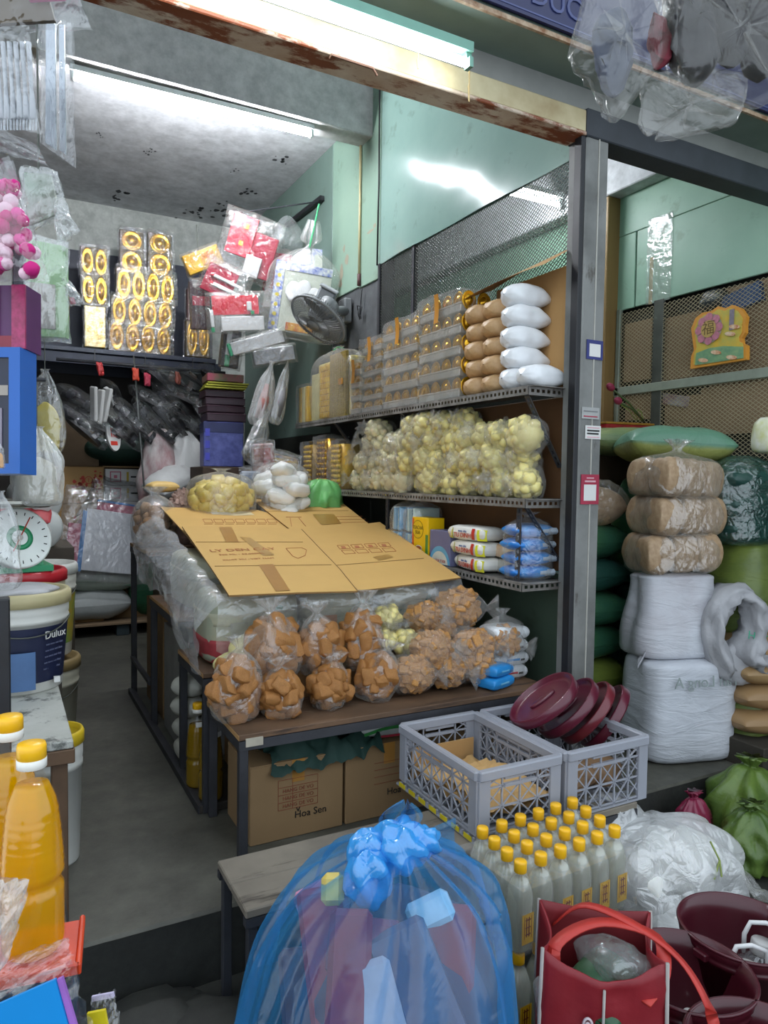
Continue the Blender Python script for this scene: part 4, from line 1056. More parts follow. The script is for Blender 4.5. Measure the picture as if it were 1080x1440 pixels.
# bent cardboard above and behind them
M_cbd = mat('cardboard_mid', '#b98f5a', .8, var=.1, scale=4)
t = thing('carton_flap', 'bent cardboard sheet propped over and behind the sugar bags', 'cardboard', (0, 0, 0))
P0 = [at(690, 418, X=1.90), at(772, 381, X=1.93), at(812, 397, X=1.93), at(800, 420, X=1.93), at(755, 440, X=1.94)]
b = MB(); 
A, B_, C_, D_ = Vector((1.77, 2.62, 1.975)), Vector((1.95, 2.66, 2.045)), Vector((1.955, 2.11, 2.10)), Vector((1.80, 2.13, 2.005))
b.grid(lambda u, v: (A.lerp(D_, u)).lerp(B_.lerp(C_, u), v) + Vector((0, 0, .012 * math.sin(u * 3))), 10, 4); b.build('top_flap', M_cbd, t, True)
MB().box((1.936, 2.115, 1.556), (1.940, 2.60, 2.03)).build('back_panel', M_cbd, t)
# yellow rock sugar bags on the middle shelf
def aim(axis, roll=0.0):
    z = Vector(axis).normalized(); x = Vector((0, 0, 1)).cross(z)
    if x.length < .1: x = Vector((1, 0, 0))
    x.normalize(); y = z.cross(x); m_ = Matrix((x, y, z)).transposed()
    return (m_ @ Matrix.Rotation(roll, 3, 'Z')).to_euler()
def bag_centre(name, label, kind, v, c, axis, r, h, group, sy=.85, roll=0.0):
    a = Vector(axis).normalized()
    return put_bag(name, label, kind, v, Vector(c) - a * h * .44, aim(axis, roll), r, h, group, sy)
rn = random.Random(8)
ncol = 12
for row in range(4):
    for col in range(ncol):
        y = 2.225 + col * .132 + (.06 if row % 2 else 0)
        if row == 2 and col > 10: continue
        if row == 3 and col not in (3, 4, 5, 6, 9): continue
        if row == 3 and col == 9: y -= .02
        if row == 1 and col > 10 or y > 3.80: continue
        big = 1.02 if (row == 2 and col == 0) else 1.0
        c = Vector((1.825 - (.02 if rn.random() < .4 else 0), y + rn.uniform(-.012, .012), 1.130 + .058 + row * (.094 if row < 3 else .088)))
        ax = (-1, rn.uniform(-.5, .35), rn.uniform(-.15, .35)) if rn.random() < .6 else (rn.uniform(-.3, .3), -1 if rn.random() < .5 else 1, rn.uniform(-.1, .3))
        rname = ['bottom', 'second', 'third', 'top'][row]
        bag_centre('rock_sugar_bag', f'{ORD[col]} yellow rock sugar bag from the pillar in the {rname} layer', 'rock' if col < 7 else 'rockp', rn.randrange(3), c, ax, .080 * big, .185 * big, 'rock sugar bags on the middle shelf', .85, rn.uniform(0, 6))
# gold foil packs at the dark far end of the middle shelf
for i, (y, w_, h_, lb) in enumerate([(3.95, .17, .29, 'clear pack of small gold beads at the end of the middle shelf'), (4.17, .20, .33, 'crinkled clear pack of gold paper behind the green bag'), (4.40, .16, .30, 'clear cylinder of gold trays farthest back on the middle shelf')]):
    t = thing('gold_bead_pack', lb, 'gift pack', (1.84, y, 1.130))
    nb = MB()
    for r_ in range(9):
        for c_ in range(5):
            lump(nb, Vector((-.07 if c_ < 4 else -.03, -w_ / 2 + .02 + c_ * (w_ - .04) / 4, .02 + r_ * h_ / 10)), .014, rn, 0, 'rock')
    nb.box((-.055, -w_ / 2 + .01, .002), (.06, w_ / 2 - .01, h_ - .02))
    stuff(nb.build('gold_beads', [M_goldp, M_gold, M_goldp][i], t, True)); wrapped_box(.17, w_, h_, 40 + i, .008).build('wrapping_film', M_wrapg, t, True)
# extra dark board that carries the far end
sx = MB().box((1.745, 3.83, 1.095), (1.94, 4.52, 1.129), c=.003).build('plank_shelf', M_wood); tag(sx, 'short plank shelf carrying the gold packs beyond the middle shelf', 'shelf')

# ---- lower shelf
M_nood = mat('noodle_white', '#e6e4dc', .3, var=.06, scale=12, bump=.2, bscale=40)
M_noodr = mat('noodle_red', '#c63a2c', .3); M_noody = mat('noodle_yellow', '#d9d838', .3, var=.1); M_noodb = mat('noodle_blue', '#3c5f9c', .3); M_noodg = mat('noodle_tan', '#d98f4a', .4)
def noodle(label, loc, rot, flip=False):
    t = thing('noodle_pack', label, 'food pack', loc, rot, 'white noodle packs on the lower shelf'); L, W, H = .255, .13, .062
    pillow_mesh(L, W, H, seed=17, pinch=.1, p=5, q=.3).build('pack', M_nood, t, True)
    def s(u, z, o): return (-L / 2 + L * u, -W / 2 - o + .010 * (2 * z / H - 1) ** 2, z)
    MB().grid(lambda u, v: s(.0 + .20 * u, H * (.1 + .75 * v), .003 - .02 * (1 - u)), 5, 6).build('yellow_end', M_noody, t, True)
    MB().grid(lambda u, v: s(.84 + .16 * u, H * (.1 + .75 * v), .003 - .02 * u), 5, 6).build('yellow_end', M_noody, t, True)
    MB().grid(lambda u, v: s(.70 + .08 * u, H * (.15 + .75 * v), .0032), 3, 6).build('red_stripe', M_noodr, t, True)
    text_part('brand_text', 'TU DINH', .028, M_noodr, t, (L * -.03, -W / 2 - .004, H * .38), (R(90), 0, 0), .0006)
    text_part('brand_text', 'nuoc dua', .015, M_noodb, t, (L * -.03, -W / 2 - .004, H * .68), (R(90), 0, 0), .0006)
    return t
for i, lb in enumerate(['lowest', 'middle', 'top']):
    noodle(f'{lb} white noodle pack with red lettering in the stack on the lower shelf', (1.80 + .006 * (i == 0), 2.51 + .01 * i, .812 + .063 * i), (0, 0, R(-98 + 6 * i)))
for i, (z, lb) in enumerate([(0, 'lower'), (.063, 'upper')]):
    o = pillow_mesh(.14, .12, .060, seed=70 + i, pinch=.1, p=5, q=.3).build('cracker_pack', [mat('cracker_grey', '#b9b7ae', .4, var=.2), mat('cracker_tan', '#cfc8b6', .4, color2='#c78945', scale=9)][i], None, True, (1.868, 2.36, .812 + z), (0, 0, R(-85)))
    tag(o, f'{lb} pale cracker pack behind the slanting brace of the lower shelf', 'food pack')
M_bluep = mat('blue_pouch', '#3b9bdf', .3, color2='#1e63b8', scale=14, bump=.35, bscale=35)
for i in range(4):
    t = thing('blue_pouch', f'{["lowest", "second lowest", "second highest", "top"][i]} bright blue pouch of the stack at the right end of the lower shelf', 'pouch', (1.835 + .008 * (i % 2), 2.235, .812 + .054 * i), (0, 0, R(-6 + 4 * (i % 3))), 'blue pouches on the lower shelf')
    pillow_mesh(.19, .14, .056, seed=80 + i, pinch=.15).build('pouch', M_bluep, t, True)
    MB().grid(lambda u, v: (.02 + .07 * u, -.070 - .003 + .012 * (2 * v - 1) ** 2, .015 + .026 * v), 4, 4).build('pale_end', mat('pouch_pale', '#b9c6d2', .3), t, True)
b = MB(); bag_mesh([(.03, 0, 0), (.115, .004, .03), (.12, .1, .03), (.115, .2, .05), (.05, .235, .2), (.02, .245, .3), (.05, .262, .4)], 20, 26, 8, .85, .72, .04, 5, 12, mb=b)
tag(b.build('clear_bag', M_clear, None, True, (1.842, 2.233, .813)), 'clear bag around the blue pouches on the lower shelf', 'plastic bag')
# tea box and the white box next to it (faces turned to the aisle, -X)
def face_poly(outline, x, material, name, parent, t=.0006):
    b = MB(); n = len(outline); V = [(x, y, z) for y, z in outline] + [(x + t, y, z) for y, z in outline]
    b.add(V, [tuple(range(n)), tuple(range(n, 2 * n))[::-1]]); return b.build(name, material, parent)
def ring_pts(cy, cz, ry, rz, n=18, a0=0, a1=6.2832): return [(cy + ry * math.cos(a0 + (a1 - a0) * i / n), cz + rz * math.sin(a0 + (a1 - a0) * i / n)) for i in range(n)]
t = thing('tea_box', 'yellow milk tea box with a cup picture on the lower shelf', 'box', (1.745, 2.905, .812))
H = .205; w_ = .145
MB().box((0, -w_ / 2, 0), (.09, w_ / 2, H), c=.002).build('carton_body', mat('tea_yellow', '#f0c20e', .35, var=.08), t)
MB().box((-.0004, w_ / 2 - .018, .0), (.0002, w_ / 2 + .0002, H * .97)).build('orange_edge', mat('tea_orange', '#e06a22', .4), t)
MB().box((-.0004, -w_ / 2 - .0002, 0), (.0002, -w_ / 2 + .022, H * .62)).build('green_edge', mat('tea_green', '#4f8f3e', .4), t)
face_poly(ring_pts(.018, H * .72, .050, .044), -.0007, mat('tea_ink', '#8a6a10', .5), 'badge_ring', t); face_poly(ring_pts(.018, H * .72, .047, .041), -.0010, mat('tea_yellow2', '#f6cf1c', .35), 'badge', t)
text_part('brand_text', 'TEACHA', .024, mat('tea_text', '#5d4a16', .5), t, (-.0016, .018, H * .76), (R(90), 0, R(-90)), .0004)
text_part('brand_text', 'SUA', .024, mat('tea_text', '#5d4a16', .5), t, (-.0016, .018, H * .65), (R(90), 0, R(-90)), .0004)
M_cup = mat('cup_white', '#eee6e0', .4)
face_poly([(.035, H * .30), (.030, H * .05), (-.012, H * .05), (-.020, H * .30)], -.0012, M_cup, 'cup_print', t)
face_poly(ring_pts(.008, H * .30, .028, .012), -.0016, M_cup, 'cup_print', t); face_poly(ring_pts(.008, H * .30, .024, .009), -.0020, mat('tea_drink', '#b5652e', .5), 'tea_print', t)
face_poly([(-.018, H * .24), (-.034, H * .24), (-.034, H * .10), (-.018, H * .10), (-.018, H * .14), (-.028, H * .14), (-.028, H * .20), (-.018, H * .20)], -.0012, M_cup, 'cup_handle', t)
t = thing('cream_box', 'violet and white carton with a blue arc beside the yellow tea box', 'box', (1.748, 2.735, .812))
MB().box((0, -.085, 0), (.09, .085, .155), c=.002).build('carton_body', mat('box_violet', '#6d6f93', .4, var=.1), t)
face_poly([(.085, .005)] + ring_pts(.0, .0, .085, .085, 14, 0, math.pi)[::1] + [(-.085, .005)], -.0007, mat('box_blue_arc', '#6fb6d6', .4), 'blue_arc', t)
face_poly([(.07, .004)] + ring_pts(.0, .0, .07, .062, 14, 0, math.pi) + [(-.07, .004)], -.0011, mat('box_cream', '#ece8d6', .4), 'cream_panel', t)
text_part('brand_text', 'SUA TUOI', .018, mat('box_red_text', '#c8502c', .5), t, (-.0016, -.01, .018), (R(90), 0, R(-90)), .0004)
# light blue mask packs in clear bags
M_mask = mat('mask_blue', '#84bfe0', .45, color2='#5aa0d4', scale=30); M_mask2 = mat('mask_pale', '#bfd8d4', .45, var=.1)
for i, (y, lb) in enumerate([(3.02, 'clear bag of light blue packets right behind the yellow tea box'), (3.155, 'clear bag of light blue packets at the left end of the lower shelf')]):
    t = thing('packet_bag', lb, 'bag', (1.83, y, .812))
    for lvl in range(2):
        for k in range(6):
            MB().box((-.075, -.052 + k * .0175, .004 + lvl * .125), (.075, -.052 + k * .0175 + .014, .118 + lvl * .125), c=.004).build('packet', M_mask if (k + i) % 3 else M_mask2, t, rot=(R(4 * ((k % 3) - 1)), 0, 0))
    bag_mesh([(.02, 0, 0), (.10, .003, .03), (.105, .12, .05), (.10, .23, .06), (.05, .265, .2), (.02, .275, .3), (.05, .29, .5)], 26, 32, 9, .92, .66, .05, 6, 90 + i, 3.0).build('clear_bag', M_clear, t, True)
# ---- wall fan and cable above the upper shelf
M_fan = mat('fan_grey', '#8a8d8e', .45, var=.15); M_fand = mat('fan_dark', '#6d7072', .4, var=.2)
F0 = at(487, 437, X=1.93); Cc = at(447, 450, X=1.52)
t = thing('wall_fan', 'grey wall fan tilted down beside the hanging blue bag', 'fan', Cc)
ax = (UP * -.78 - RT * .50 - FW * .36).normalized()
u_ = ax.cross(Vector((0, 0, 1))).normalized(); v_ = u_.cross(ax)
def fp(r_, a, d): return u_ * (r_ * math.cos(a)) + v_ * (r_ * math.sin(a)) + ax * d
RF = .165
def ring(r_, d, w_, parent, name, m_, n=36): return MB().tube([fp(r_, 2 * math.pi * i / n, d) for i in range(n)], w_, 6, closed=True).build(name, m_, parent, True)
cage = MB()
for i in range(64):
    a = 2 * math.pi * i / 64
    cage.tube([fp(.03, a, .045), fp(.10, a + .08, .04), fp(RF * .95, a + .15, .018), fp(RF, a + .16, 0), fp(RF * .93, a + .16, -.03), fp(.06, a + .1, -.055)], .0017, 4)
cage.build('wire_cage', M_fand, t)
ring(RF, 0, .007, t, 'cage_rim', M_fan); ring(.10, .041, .0015, t, 'cage_ring', M_fand)
MB().tube([fp(0, 0, .05), fp(0, 0, .035)], .036, 20).build('cage_badge', M_fan, t, True)
for k in range(3):
    b = MB(); b.grid(lambda u, v: fp(.03 + u * .115, k * 2.0944 + (v - .5) * (.9 + .3 * math.sin(u * 3)), (v - .5) * .035), 8, 8); b.build('fan_blade', M_fan, t, True)
MB().tube([fp(0, 0, -.04), fp(0, 0, -.05), fp(0, 0, -.13), fp(0, 0, -.145)], [.03, .055, .055, .03], 20).build('motor', M_fan, t, True)
e = F0 - Cc
MB().tube([fp(0, 0, -.11), e * .45 + Vector((0, 0, .02)), e], [.03, .033, .028], 12).build('arm', M_fan, t, True)
MB().box(e + Vector((-.035, -.05, -.08)), e + Vector((.018, .05, .07)), c=.008).build('wall_bracket', M_fan, t)
MB().box(e + Vector((-.05, .02, -.19)), e + Vector((.018, .11, -.08)), c=.008).build('switch_box', mat('fan_switch', '#7d837e', .5), t)
cb = MB(); rn2 = random.Random(2)
p0 = at(509, 405, X=1.935); pts = [p0 + Vector((-.01 + rn2.uniform(-.012, .012), rn2.uniform(-.035, .035), -.13 + rn2.uniform(-.06, .06))) for _ in range(9)]
sm = []
for i in range(len(pts) - 1):
    for k in range(4): sm.append(pts[i].lerp(pts[i + 1], k / 4))
cb.tube([p0] + sm, .0035, 6)
tag(cb.build('cable_tangle', M_black, None, True), 'tangled black cable by the wall fan bracket', 'cable')
pp = thing('conduit_pipe', 'thin cream conduit running down the green boards', 'pipe', (1.94, 3.998, 2.42))
MB().tube([(0, 0, 0), (0, 0, .785)], .008, 10).build('tube', mat('conduit_cream', '#cdbf93', .5), pp, True)
MB().tube([(0, 0, -.05), (0, 0, .02)], .012, 10).build('connector', mat('connector_dark', '#5b3a3a', .5), pp, True)
cbl = MB().tube([(1.938, 3.75, 4.3), (1.937, 3.752, 3.4), (1.938, 3.748, 2.9), (1.936, 3.753, 2.43)], .005, 6)
tag(cbl.build('wall_cable', M_black, None, True), 'black cable running down the joint of the green boards', 'cable')
# stickers on the pillar
def sticker(label, px0, px1, base, bits):
    a, b = at(*px0, Y=2.028), at(*px1, Y=2.028)
    t = thing('sticker', label, 'sticker', ((a.x + b.x) / 2, 2.0268, (a.z + b.z) / 2)); W, H = abs(b.x - a.x), abs(a.z - b.z)
    MB().box((-W / 2, -.001, -H / 2), (W / 2, .001, H / 2)).build('paper', base, t)
    for (nm, x0, z0, x1, z1, m_) in bits: MB().box((W * x0, -.0018, H * z0), (W * x1, -.0008, H * z1)).build(nm, m_, t)
    return t, W, H
M_pw = mat('paper_white', '#d4d4d0', .6, var=.05); M_navy = mat('sticker_navy', '#2b3374', .4); M_redst = mat('sticker_red', '#a32642', .4); M_pink = mat('sticker_pink', '#d7a9b0', .5)
sticker('navy square sticker with a blank white panel high on the pillar', (825, 477), (847, 507), M_navy, [('white_panel', -.34, -.36, .34, .30, M_pw)])
t, W, H = sticker('pale printed slip stuck on the pillar', (818, 572), (842, 590), mat('slip_grey', '#a9aaa8', .6), [('printed_line', -.4, .12, .4, .20, mat('slip_ink', '#77777a', .7)), ('printed_line', -.4, -.34, .4, -.24, M_redst)])
t, W, H = sticker('white printed slip with dark text below the pale one on the pillar', (823, 598), (844, 618), M_pw, [('printed_line', -.4, .06, .4, .18, M_ink), ('printed_line', -.4, -.16, .35, -.04, M_ink), ('printed_line', -.4, -.40, .4, -.32, M_pink), ('printed_line', -.4, .30, .4, .38, M_pink)])
sticker('dark red sticker with a white panel low on the pillar', (817, 667), (841, 709), M_redst, [('white_panel', -.34, -.38, .34, .16, M_pw), ('printed_line', -.3, .24, .3, .30, M_pink), ('printed_line', -.2, .36, .2, .40, M_pink)])
# ================================================================ back of the shop
M_navyw = mat('navy_shelf', '#20283c', .5, var=.3, scale=6)
sh = thing('back_shelf', 'dark navy shelf on the back wall holding gold ingot packs', 'shelf', (.2, 5.75, 2.13))
MB().box((-.1, 0, -.035), (1.33, .58, 0), c=.004).build('shelf_board', mat('shelf_edge_grey', '#3c4250', .45, var=.3), sh)
MB().box((-.1, .02, -.12), (1.33, .05, -.036), c=.003).build('front_rail', M_navyw, sh)
MB().box((-.1, .575, -.3), (1.45, .59, .86), c=.003).build('back_board', M_navyw, sh)
MB().box((-.6, .56, -1.2), (1.45, .574, -.13), c=.003).build('lower_back_board', mat('umber_board', '#2d2722', .7, var=.3), sh)
MB().box((1.32, .0, -1.1), (1.37, .58, -.036), c=.003).build('upright', M_navyw, sh)
M_pack = film('pack_film', '#dcdcd4', .03, .20, .10, 14, .9, .015, gloss=.16)
def ingot_pack(label, x, z, w_, h_, nx, nzr, y=5.79, d=.12, foil=None):
    t = thing('gold_ingot_pack', label, 'gift pack', (x, y + d / 2, z), (0, 0, 0), 'clear packs of gold ingots on the back shelf')
    MB().box((-w_ / 2 + .008, 0, .004), (w_ / 2 - .008, d / 2, h_ - .006), c=.006).build('backing_card', foil or mat('dark_gold_card', '#5b4a20', .5, var=.3), t)
    for i in range(nx):
        for k in range(nzr):
            cw, ch = (w_ - .02) / nx, (h_ - .012) / nzr
            link('gold_ingot', ME_dome, t, (-w_ / 2 + .01 + cw * (i + .5), -.002, .006 + ch * (k + .5)), (R(90), R(90), 0), (ch * .46, cw * .60, .05))
    b = wrapped_box(w_, d, h_, int(x * 50 + z * 30), .006); b.build('clear_wrap', M_pack, t, True)
    return t
for (px0, px1, y0, y1, nx, nzr, lb, f_) in [
    (118, 152, 428, 486, 0, 0, 'crinkled gold foil pack at the left end of the back shelf', mat('gold_foil_crinkled', '#c9a03a', .25, metal=.6, color2='#efe6b8', scale=30, bump=.8, bscale=50)),
    (114, 155, 385, 427, 2, 1, 'clear pack of two gold ingots on the crinkled foil pack', None),
    (112, 155, 346, 384, 2, 1, 'clear pack with brown tape topmost of the left stack on the back shelf', None),
    (152, 245, 457, 494, 4, 1, 'wide clear pack of four gold ingots lowest in the middle stack', None),
    (156, 247, 421, 456, 4, 1, 'wide clear pack of four gold ingots second from below in the middle stack', None),
    (163, 250, 382, 420, 4, 1, 'wide clear pack of four gold ingots third from below in the middle stack', None),
    (168, 206, 350, 381, 1, 1, 'clear pack with one gold ingot in the upper left of the middle stack', None),
    (208, 247, 354, 385, 1, 1, 'clear pack with brown tape in the upper right of the middle stack', None),
    (168, 206, 322, 349, 1, 1, 'small clear pack topmost left on the middle stack', None),
    (208, 246, 326, 353, 1, 1, 'small clear pack topmost right on the middle stack', None),
    (262, 300, 450, 500, 2, 1, 'dim clear pack of amber ingots at the right end of the back shelf', None),
    (264, 300, 405, 449, 1, 1, 'dark red clear pack stacked on the amber ingots', mat('dark_red_card', '#5a1f24', .5))]:
    a, b = at(px0, y1, Y=5.79), at(px1, y0, Y=5.79)
    zb = max(a.z, 2.131)
    ingot_pack(lb, (a.x + b.x) / 2, zb, (b.x - a.x) - .004, max(.05, b.z - a.z - .004), nx, nzr, foil=f_)
# thin rod hanging in front
tag(MB().tube([at(188, 500, Y=5.55), at(203, 690, Y=5.2)], .006, 6).build('thin_rod', mat('rod_grey', '#777a78', .4, metal=.5), None, True), 'thin grey rod hanging slantwise in front of the black sandals', 'rod')
# ---- bagged sandals in rows
M_sole = mat('black_rubber', '#18181b', .45, var=.3); M_strap = mat('black_strap', '#232329', .35, var=.3); M_solew = mat('white_rubber', '#c9c9c6', .4, var=.08); M_brown = mat('brown_strap', '#3d2f2a', .4)
M_shoef = film('shoe_bag_film', '#d9dde0', .0, .08, .06, 18, .9, .012, gloss=.10)
def sandal_meshes(ms, mt):
    out = [(.045 * (1 + .12 * math.sin(a)) * math.cos(a), .13 * math.sin(a)) for a in [i * math.pi / 12 for i in range(24)]]
    s_ = MB(); s_.prism(out, 0, .022); s_.prism([(x * .93, y * .95) for x, y in out], .022, .026)
    k = MB(); k.grid(lambda u, v: (.046 * math.cos(u * math.pi), .02 + .055 * v + .01 * math.sin(u * 3.14), .012 + .052 * math.sin(u * math.pi)), 12, 4)
    k.grid(lambda u, v: (.043 * math.cos(u * math.pi), -.085 + .03 * v, .012 + .06 * math.sin(u * math.pi)), 12, 3)
    f_ = pillow_mesh(.15, .33, .10, seed=5, amp=.10, fr=6, pinch=.05)
    return s_.mesh('sole', ms, False), k.mesh('strap', mt, True), f_.mesh('clear_bag', M_shoef, True)
SD = [sandal_meshes(M_sole, M_strap), sandal_meshes(M_sole, M_brown), sandal_meshes(M_solew, M_strap)]
def sandal(label, loc, rot, v, s_=1.0):
    t = thing('bagged_sandal', label, 'sandal', loc, rot, 'sandals hung in clear bags under the back shelf', s_)
    a, b, c = SD[v]; link('sole', a, t, (0, 0, .02)); link('strap', b, t, (0, 0, .02)); link('clear_bag', c, t, (0, 0, 0)); return t
rn = random.Random(12)
rows = [(545, [(222, 0), (247, 1), (272, 1), (297, 0)], 'upper'), (572, [(108, 0), (150, 2), (208, 0), (232, 0), (258, 1), (285, 0)], 'second'),
        (595, [(100, 0), (124, 0), (178, 0), (200, 0), (228, 0), (255, 1), (280, 0), (302, 0), (150, 0)], 'third'), (612, [(112, 0), (140, 0), (192, 0), (222, 0), (250, 0), (278, 0), (165, 0)], 'lowest')]
for r_, (py, cols, nm) in enumerate(rows):
    for i, (px, v) in enumerate(cols):
        p = at(px, py, Y=5.55 - .05 * r_ + .01 * (i % 2))
        sandal(f'{ORD[sorted(c[0] for c in cols).index(px)]} bagged sandal from the left in the {nm} hanging row', p, (R(rn.uniform(25, 60)), R(rn.uniform(-25, 25)), R(90 + rn.uniform(-50, 50))), v, 1.12)
for i, (px, py) in enumerate([(132, 566), (141, 570), (150, 568)]):
    p = at(px, py, Y=5.36)
    o = MB().box((-.012, -.04, -.13), (.012, .04, .11), c=.008).build('white_slipper', M_solew, None, False, p, (R(8), R(-4 + 6 * i), R(20)))
    tag(o, f'{["left", "middle", "right"][i]} white slipper sole of the three hanging edge on', 'slipper', 'white slippers hanging edge on')
t = thing('printed_slipper', 'white slipper with a red stripe print hanging below the black sandals', 'slipper', at(158, 612, Y=5.38), (R(75), 0, R(20)))
MB().prism([(.05 * math.cos(a), .12 * math.sin(a)) for a in [i * math.pi / 10 for i in range(20)]], 0, .02).build('sole', M_solew, t)
for i in range(3): MB().box((-.02 + .015 * i, -.02, .0205), (-.012 + .015 * i, .05, .0215)).build('red_stripe', M_noodr, t)
MB().box((-.03, -.08, .0205), (.02, -.05, .0215)).build('red_stripe', M_noodr, t)
for i, (px, py, c, lb) in enumerate([(190, 528, '#c8452a', 'orange red plastic flower tag on the hanging sandals'), (205, 535, '#b3324a', 'crimson cloth tag beside the orange one on the sandals'), (138, 520, '#b33030', 'small red tag above the white slippers'), (246, 533, '#8d4a3c', 'dull red tag over the right sandals')]):
    p = at(px, py, Y=5.40); o = pillow_mesh(.045, .09, .03, seed=i, amp=.45, fr=9, pinch=.0).build('cloth_tag', mat('tag_' + c[1:], c, .6, var=.3, scale=30), None, True, p, (R(78), R(20 * math.sin(i * 3)), R(15 * i)))
    tag(o, lb, 'tag')
# carrier bar for the sandals
tag(MB().tube([(.35, 5.56, 2.0), (1.55, 5.56, 2.0)], .012, 8).build('hanging_bar', M_darksteel, None, True), 'dark bar under the back shelf carrying the sandals', 'bar')
for i, x in enumerate((.6, .95, 1.3)):
    tag(MB().tube([(x, 5.57, 2.0), (x + .01, 5.6, 2.095)], .004, 5).build('hanger_wire', M_darksteel, None), ['left', 'middle', 'right'][i] + ' wire holding the dark sandal bar', 'wire')
# ---- stock below: pallet, cartons, sacks
pt = thing('pallet', 'low wooden pallet on the floor at the back', 'pallet', (.05, 5.58, 0))
for i in range(5): MB().box((0, .14 * i, .085), (1.55, .14 * i + .125, .105), c=.003).build('deck_plank', mat('pallet_wood', '#8a7358', .8, var=.3, scale=6, stretch=(.3, 2, 2)), pt)
for x in (.0, .70, 1.45): MB().box((x, .02, 0), (x + .09, .68, .085), c=.003).build('bearer', mat('pallet_blue', '#2f3c40', .8, var=.3), pt)
M_ctr = mat('ochre_carton', '#b08a58', .8, var=.1, scale=5); M_red = mat('carton_red', '#b5473a', .8, var=.15)
def print_patch(t, cx, cz, w_, h_, seed, fy):
    b = MB(); r = random.Random(seed)
    for k in range(26):
        x, z = cx + r.gauss(0, w_ * .22), cz + r.gauss(0, h_ * .22); s_ = r.uniform(.006, .02)
        b.add([(x + s_ * math.cos(a) * r.uniform(.4, 1), fy, z + s_ * math.sin(a) * r.uniform(.5, 1)) for a in [i * .9 for i in range(7)]], [tuple(range(7))])
    return b.build('dragon_print', M_red, t)
def ring_print(t, cx, cz, r_, fy, m_):
    b = MB(); b.grid(lambda u, v: (cx + (r_ - .005 * v) * math.cos(u * 6.2832), fy, cz + (r_ - .005 * v) * math.sin(u * 6.2832)), 20, 2); b.box((cx - .002, fy - .0003, cz - r_ * .5), (cx + .002, fy + .0003, cz + r_ * .5)); b.box((cx - r_ * .4, fy - .0003, cz + r_ * .3), (cx + r_ * .4, fy + .0003, cz + r_ * .36)); return b.build('round_print', m_, t)
z0 = .105
for i, (lb, zz, hh, nx) in enumerate([('plain brown carton lowest in the stack behind the scale', z0, .62, 0), ('ochre carton with red dragon print, lower of the two printed ones', z0 + .62, .26, 1), ('ochre carton with red dragons and round mark, upper of the two printed ones', z0 + .88, .27, 2)]):
    t, L = carton('carton', lb, (.24, 5.68, zz), (.67 - .0 * i, 6.1, zz + hh - .002), material=M_ctr, tape=(i == 0))
    fy = -L[1] / 2 - .002
    if nx == 1: print_patch(t, .08, .13, .12, .15, 3, fy); ring_print(t, .17, .13, .028, fy, M_red)
    if nx == 2: print_patch(t, .05, .13, .12, .16, 4, fy); ring_print(t, .115, .17, .028, fy, M_red); print_patch(t, .175, .15, .09, .15, 5, fy)
# open brown box with white printed cartons
M_wc = mat('white_carton', '#d6d4d2', .5, var=.06); M_pk = mat('pink_print', '#c86a80', .6); M_yl = mat('yellow_print', '#d7b93c', .6)
a, b = at(146, 655, Y=5.72), at(222, 745, Y=5.72)
t = thing('brown_case', 'open brown case holding white printed cartons at the back', 'box', ((a.x + b.x) / 2, 5.90, z0))
W = b.x - a.x
MB().box((-W / 2, -.16, 0), (W / 2, .16, .64), c=.003).build('lower_case', M_ctn, t)
MB().box((-W / 2, .10, .64), (W / 2, .11, a.z - z0), c=.002).build('case_back', M_ctn, t)
for s_ in (-1, 1): MB().box((s_ * (W / 2) - .006, -.16, .64), (s_ * (W / 2) + .006, .11, a.z - z0), c=.002).build('case_side', M_ctn, t)
MB().box((-W / 2, -.16, a.z - z0 - .012), (W / 2, .11, a.z - z0), c=.002).build('case_top', M_ctn, t)
for k in range(4):
    hz = (a.z - .02 - (z0 + .64)) / 4; zc = z0 + .642 + k * hz
    tt = thing('white_carton', f'{["lowest", "second lowest", "second highest", "top"][k]} white carton with pink squares inside the brown case', 'box', ((a.x + b.x) / 2, 5.86, zc), (0, 0, 0), 'white cartons in the brown case')
    MB().box((-W / 2 + .012, -.115, 0), (W / 2 - .012, .12, hz - .004), c=.003).build('carton_body', M_wc, tt)
    fy = -.1165
    for cx in (-.11, .12):
        sq = MB(); r_ = hz * .32
        for (x0, z_0, x1, z1) in ((-r_, -r_, r_, -r_ * .8), (-r_, r_ * .8, r_, r_), (-r_, -r_, -r_ * .8, r_), (r_ * .8, -r_, r_, r_), (-r_ * .3, -r_ * .3, r_ * .3, r_ * .3)): sq.box((cx + x0, fy - .0006, hz / 2 + z_0), (cx + x1, fy + .0004, hz / 2 + z1))
        sq.build('pink_square', M_pk, tt)
    MB().box((-.03, fy - .0006, hz * .2), (-.015, fy + .0004, hz * .8)).build('yellow_mark', M_yl, tt)
    MB().box((.0, fy - .0006, hz * .45), (.06, fy + .0004, hz * .55)).build('printed_line', M_ink, tt)
o = pillow_mesh(.62, .34, .24, seed=33, amp=.06).build('green_sack', mat('dark_green_sack', '#1e4034', .6, var=.3, bump=.2), None, True, at(175, 652, Y=5.95), (0, 0, 0)); tag(o, 'dark green sack lying on top of the brown case', 'sack')
o.location.z = a.z + .002
# grey carton piece upper left
t, L = carton('carton', 'dull brown carton high behind the printed cartons', (.30, 5.85, 1.256), (.66, 6.2, 1.62), material=mat('dull_carton', '#6d5a44', .8, var=.15), tape=False)
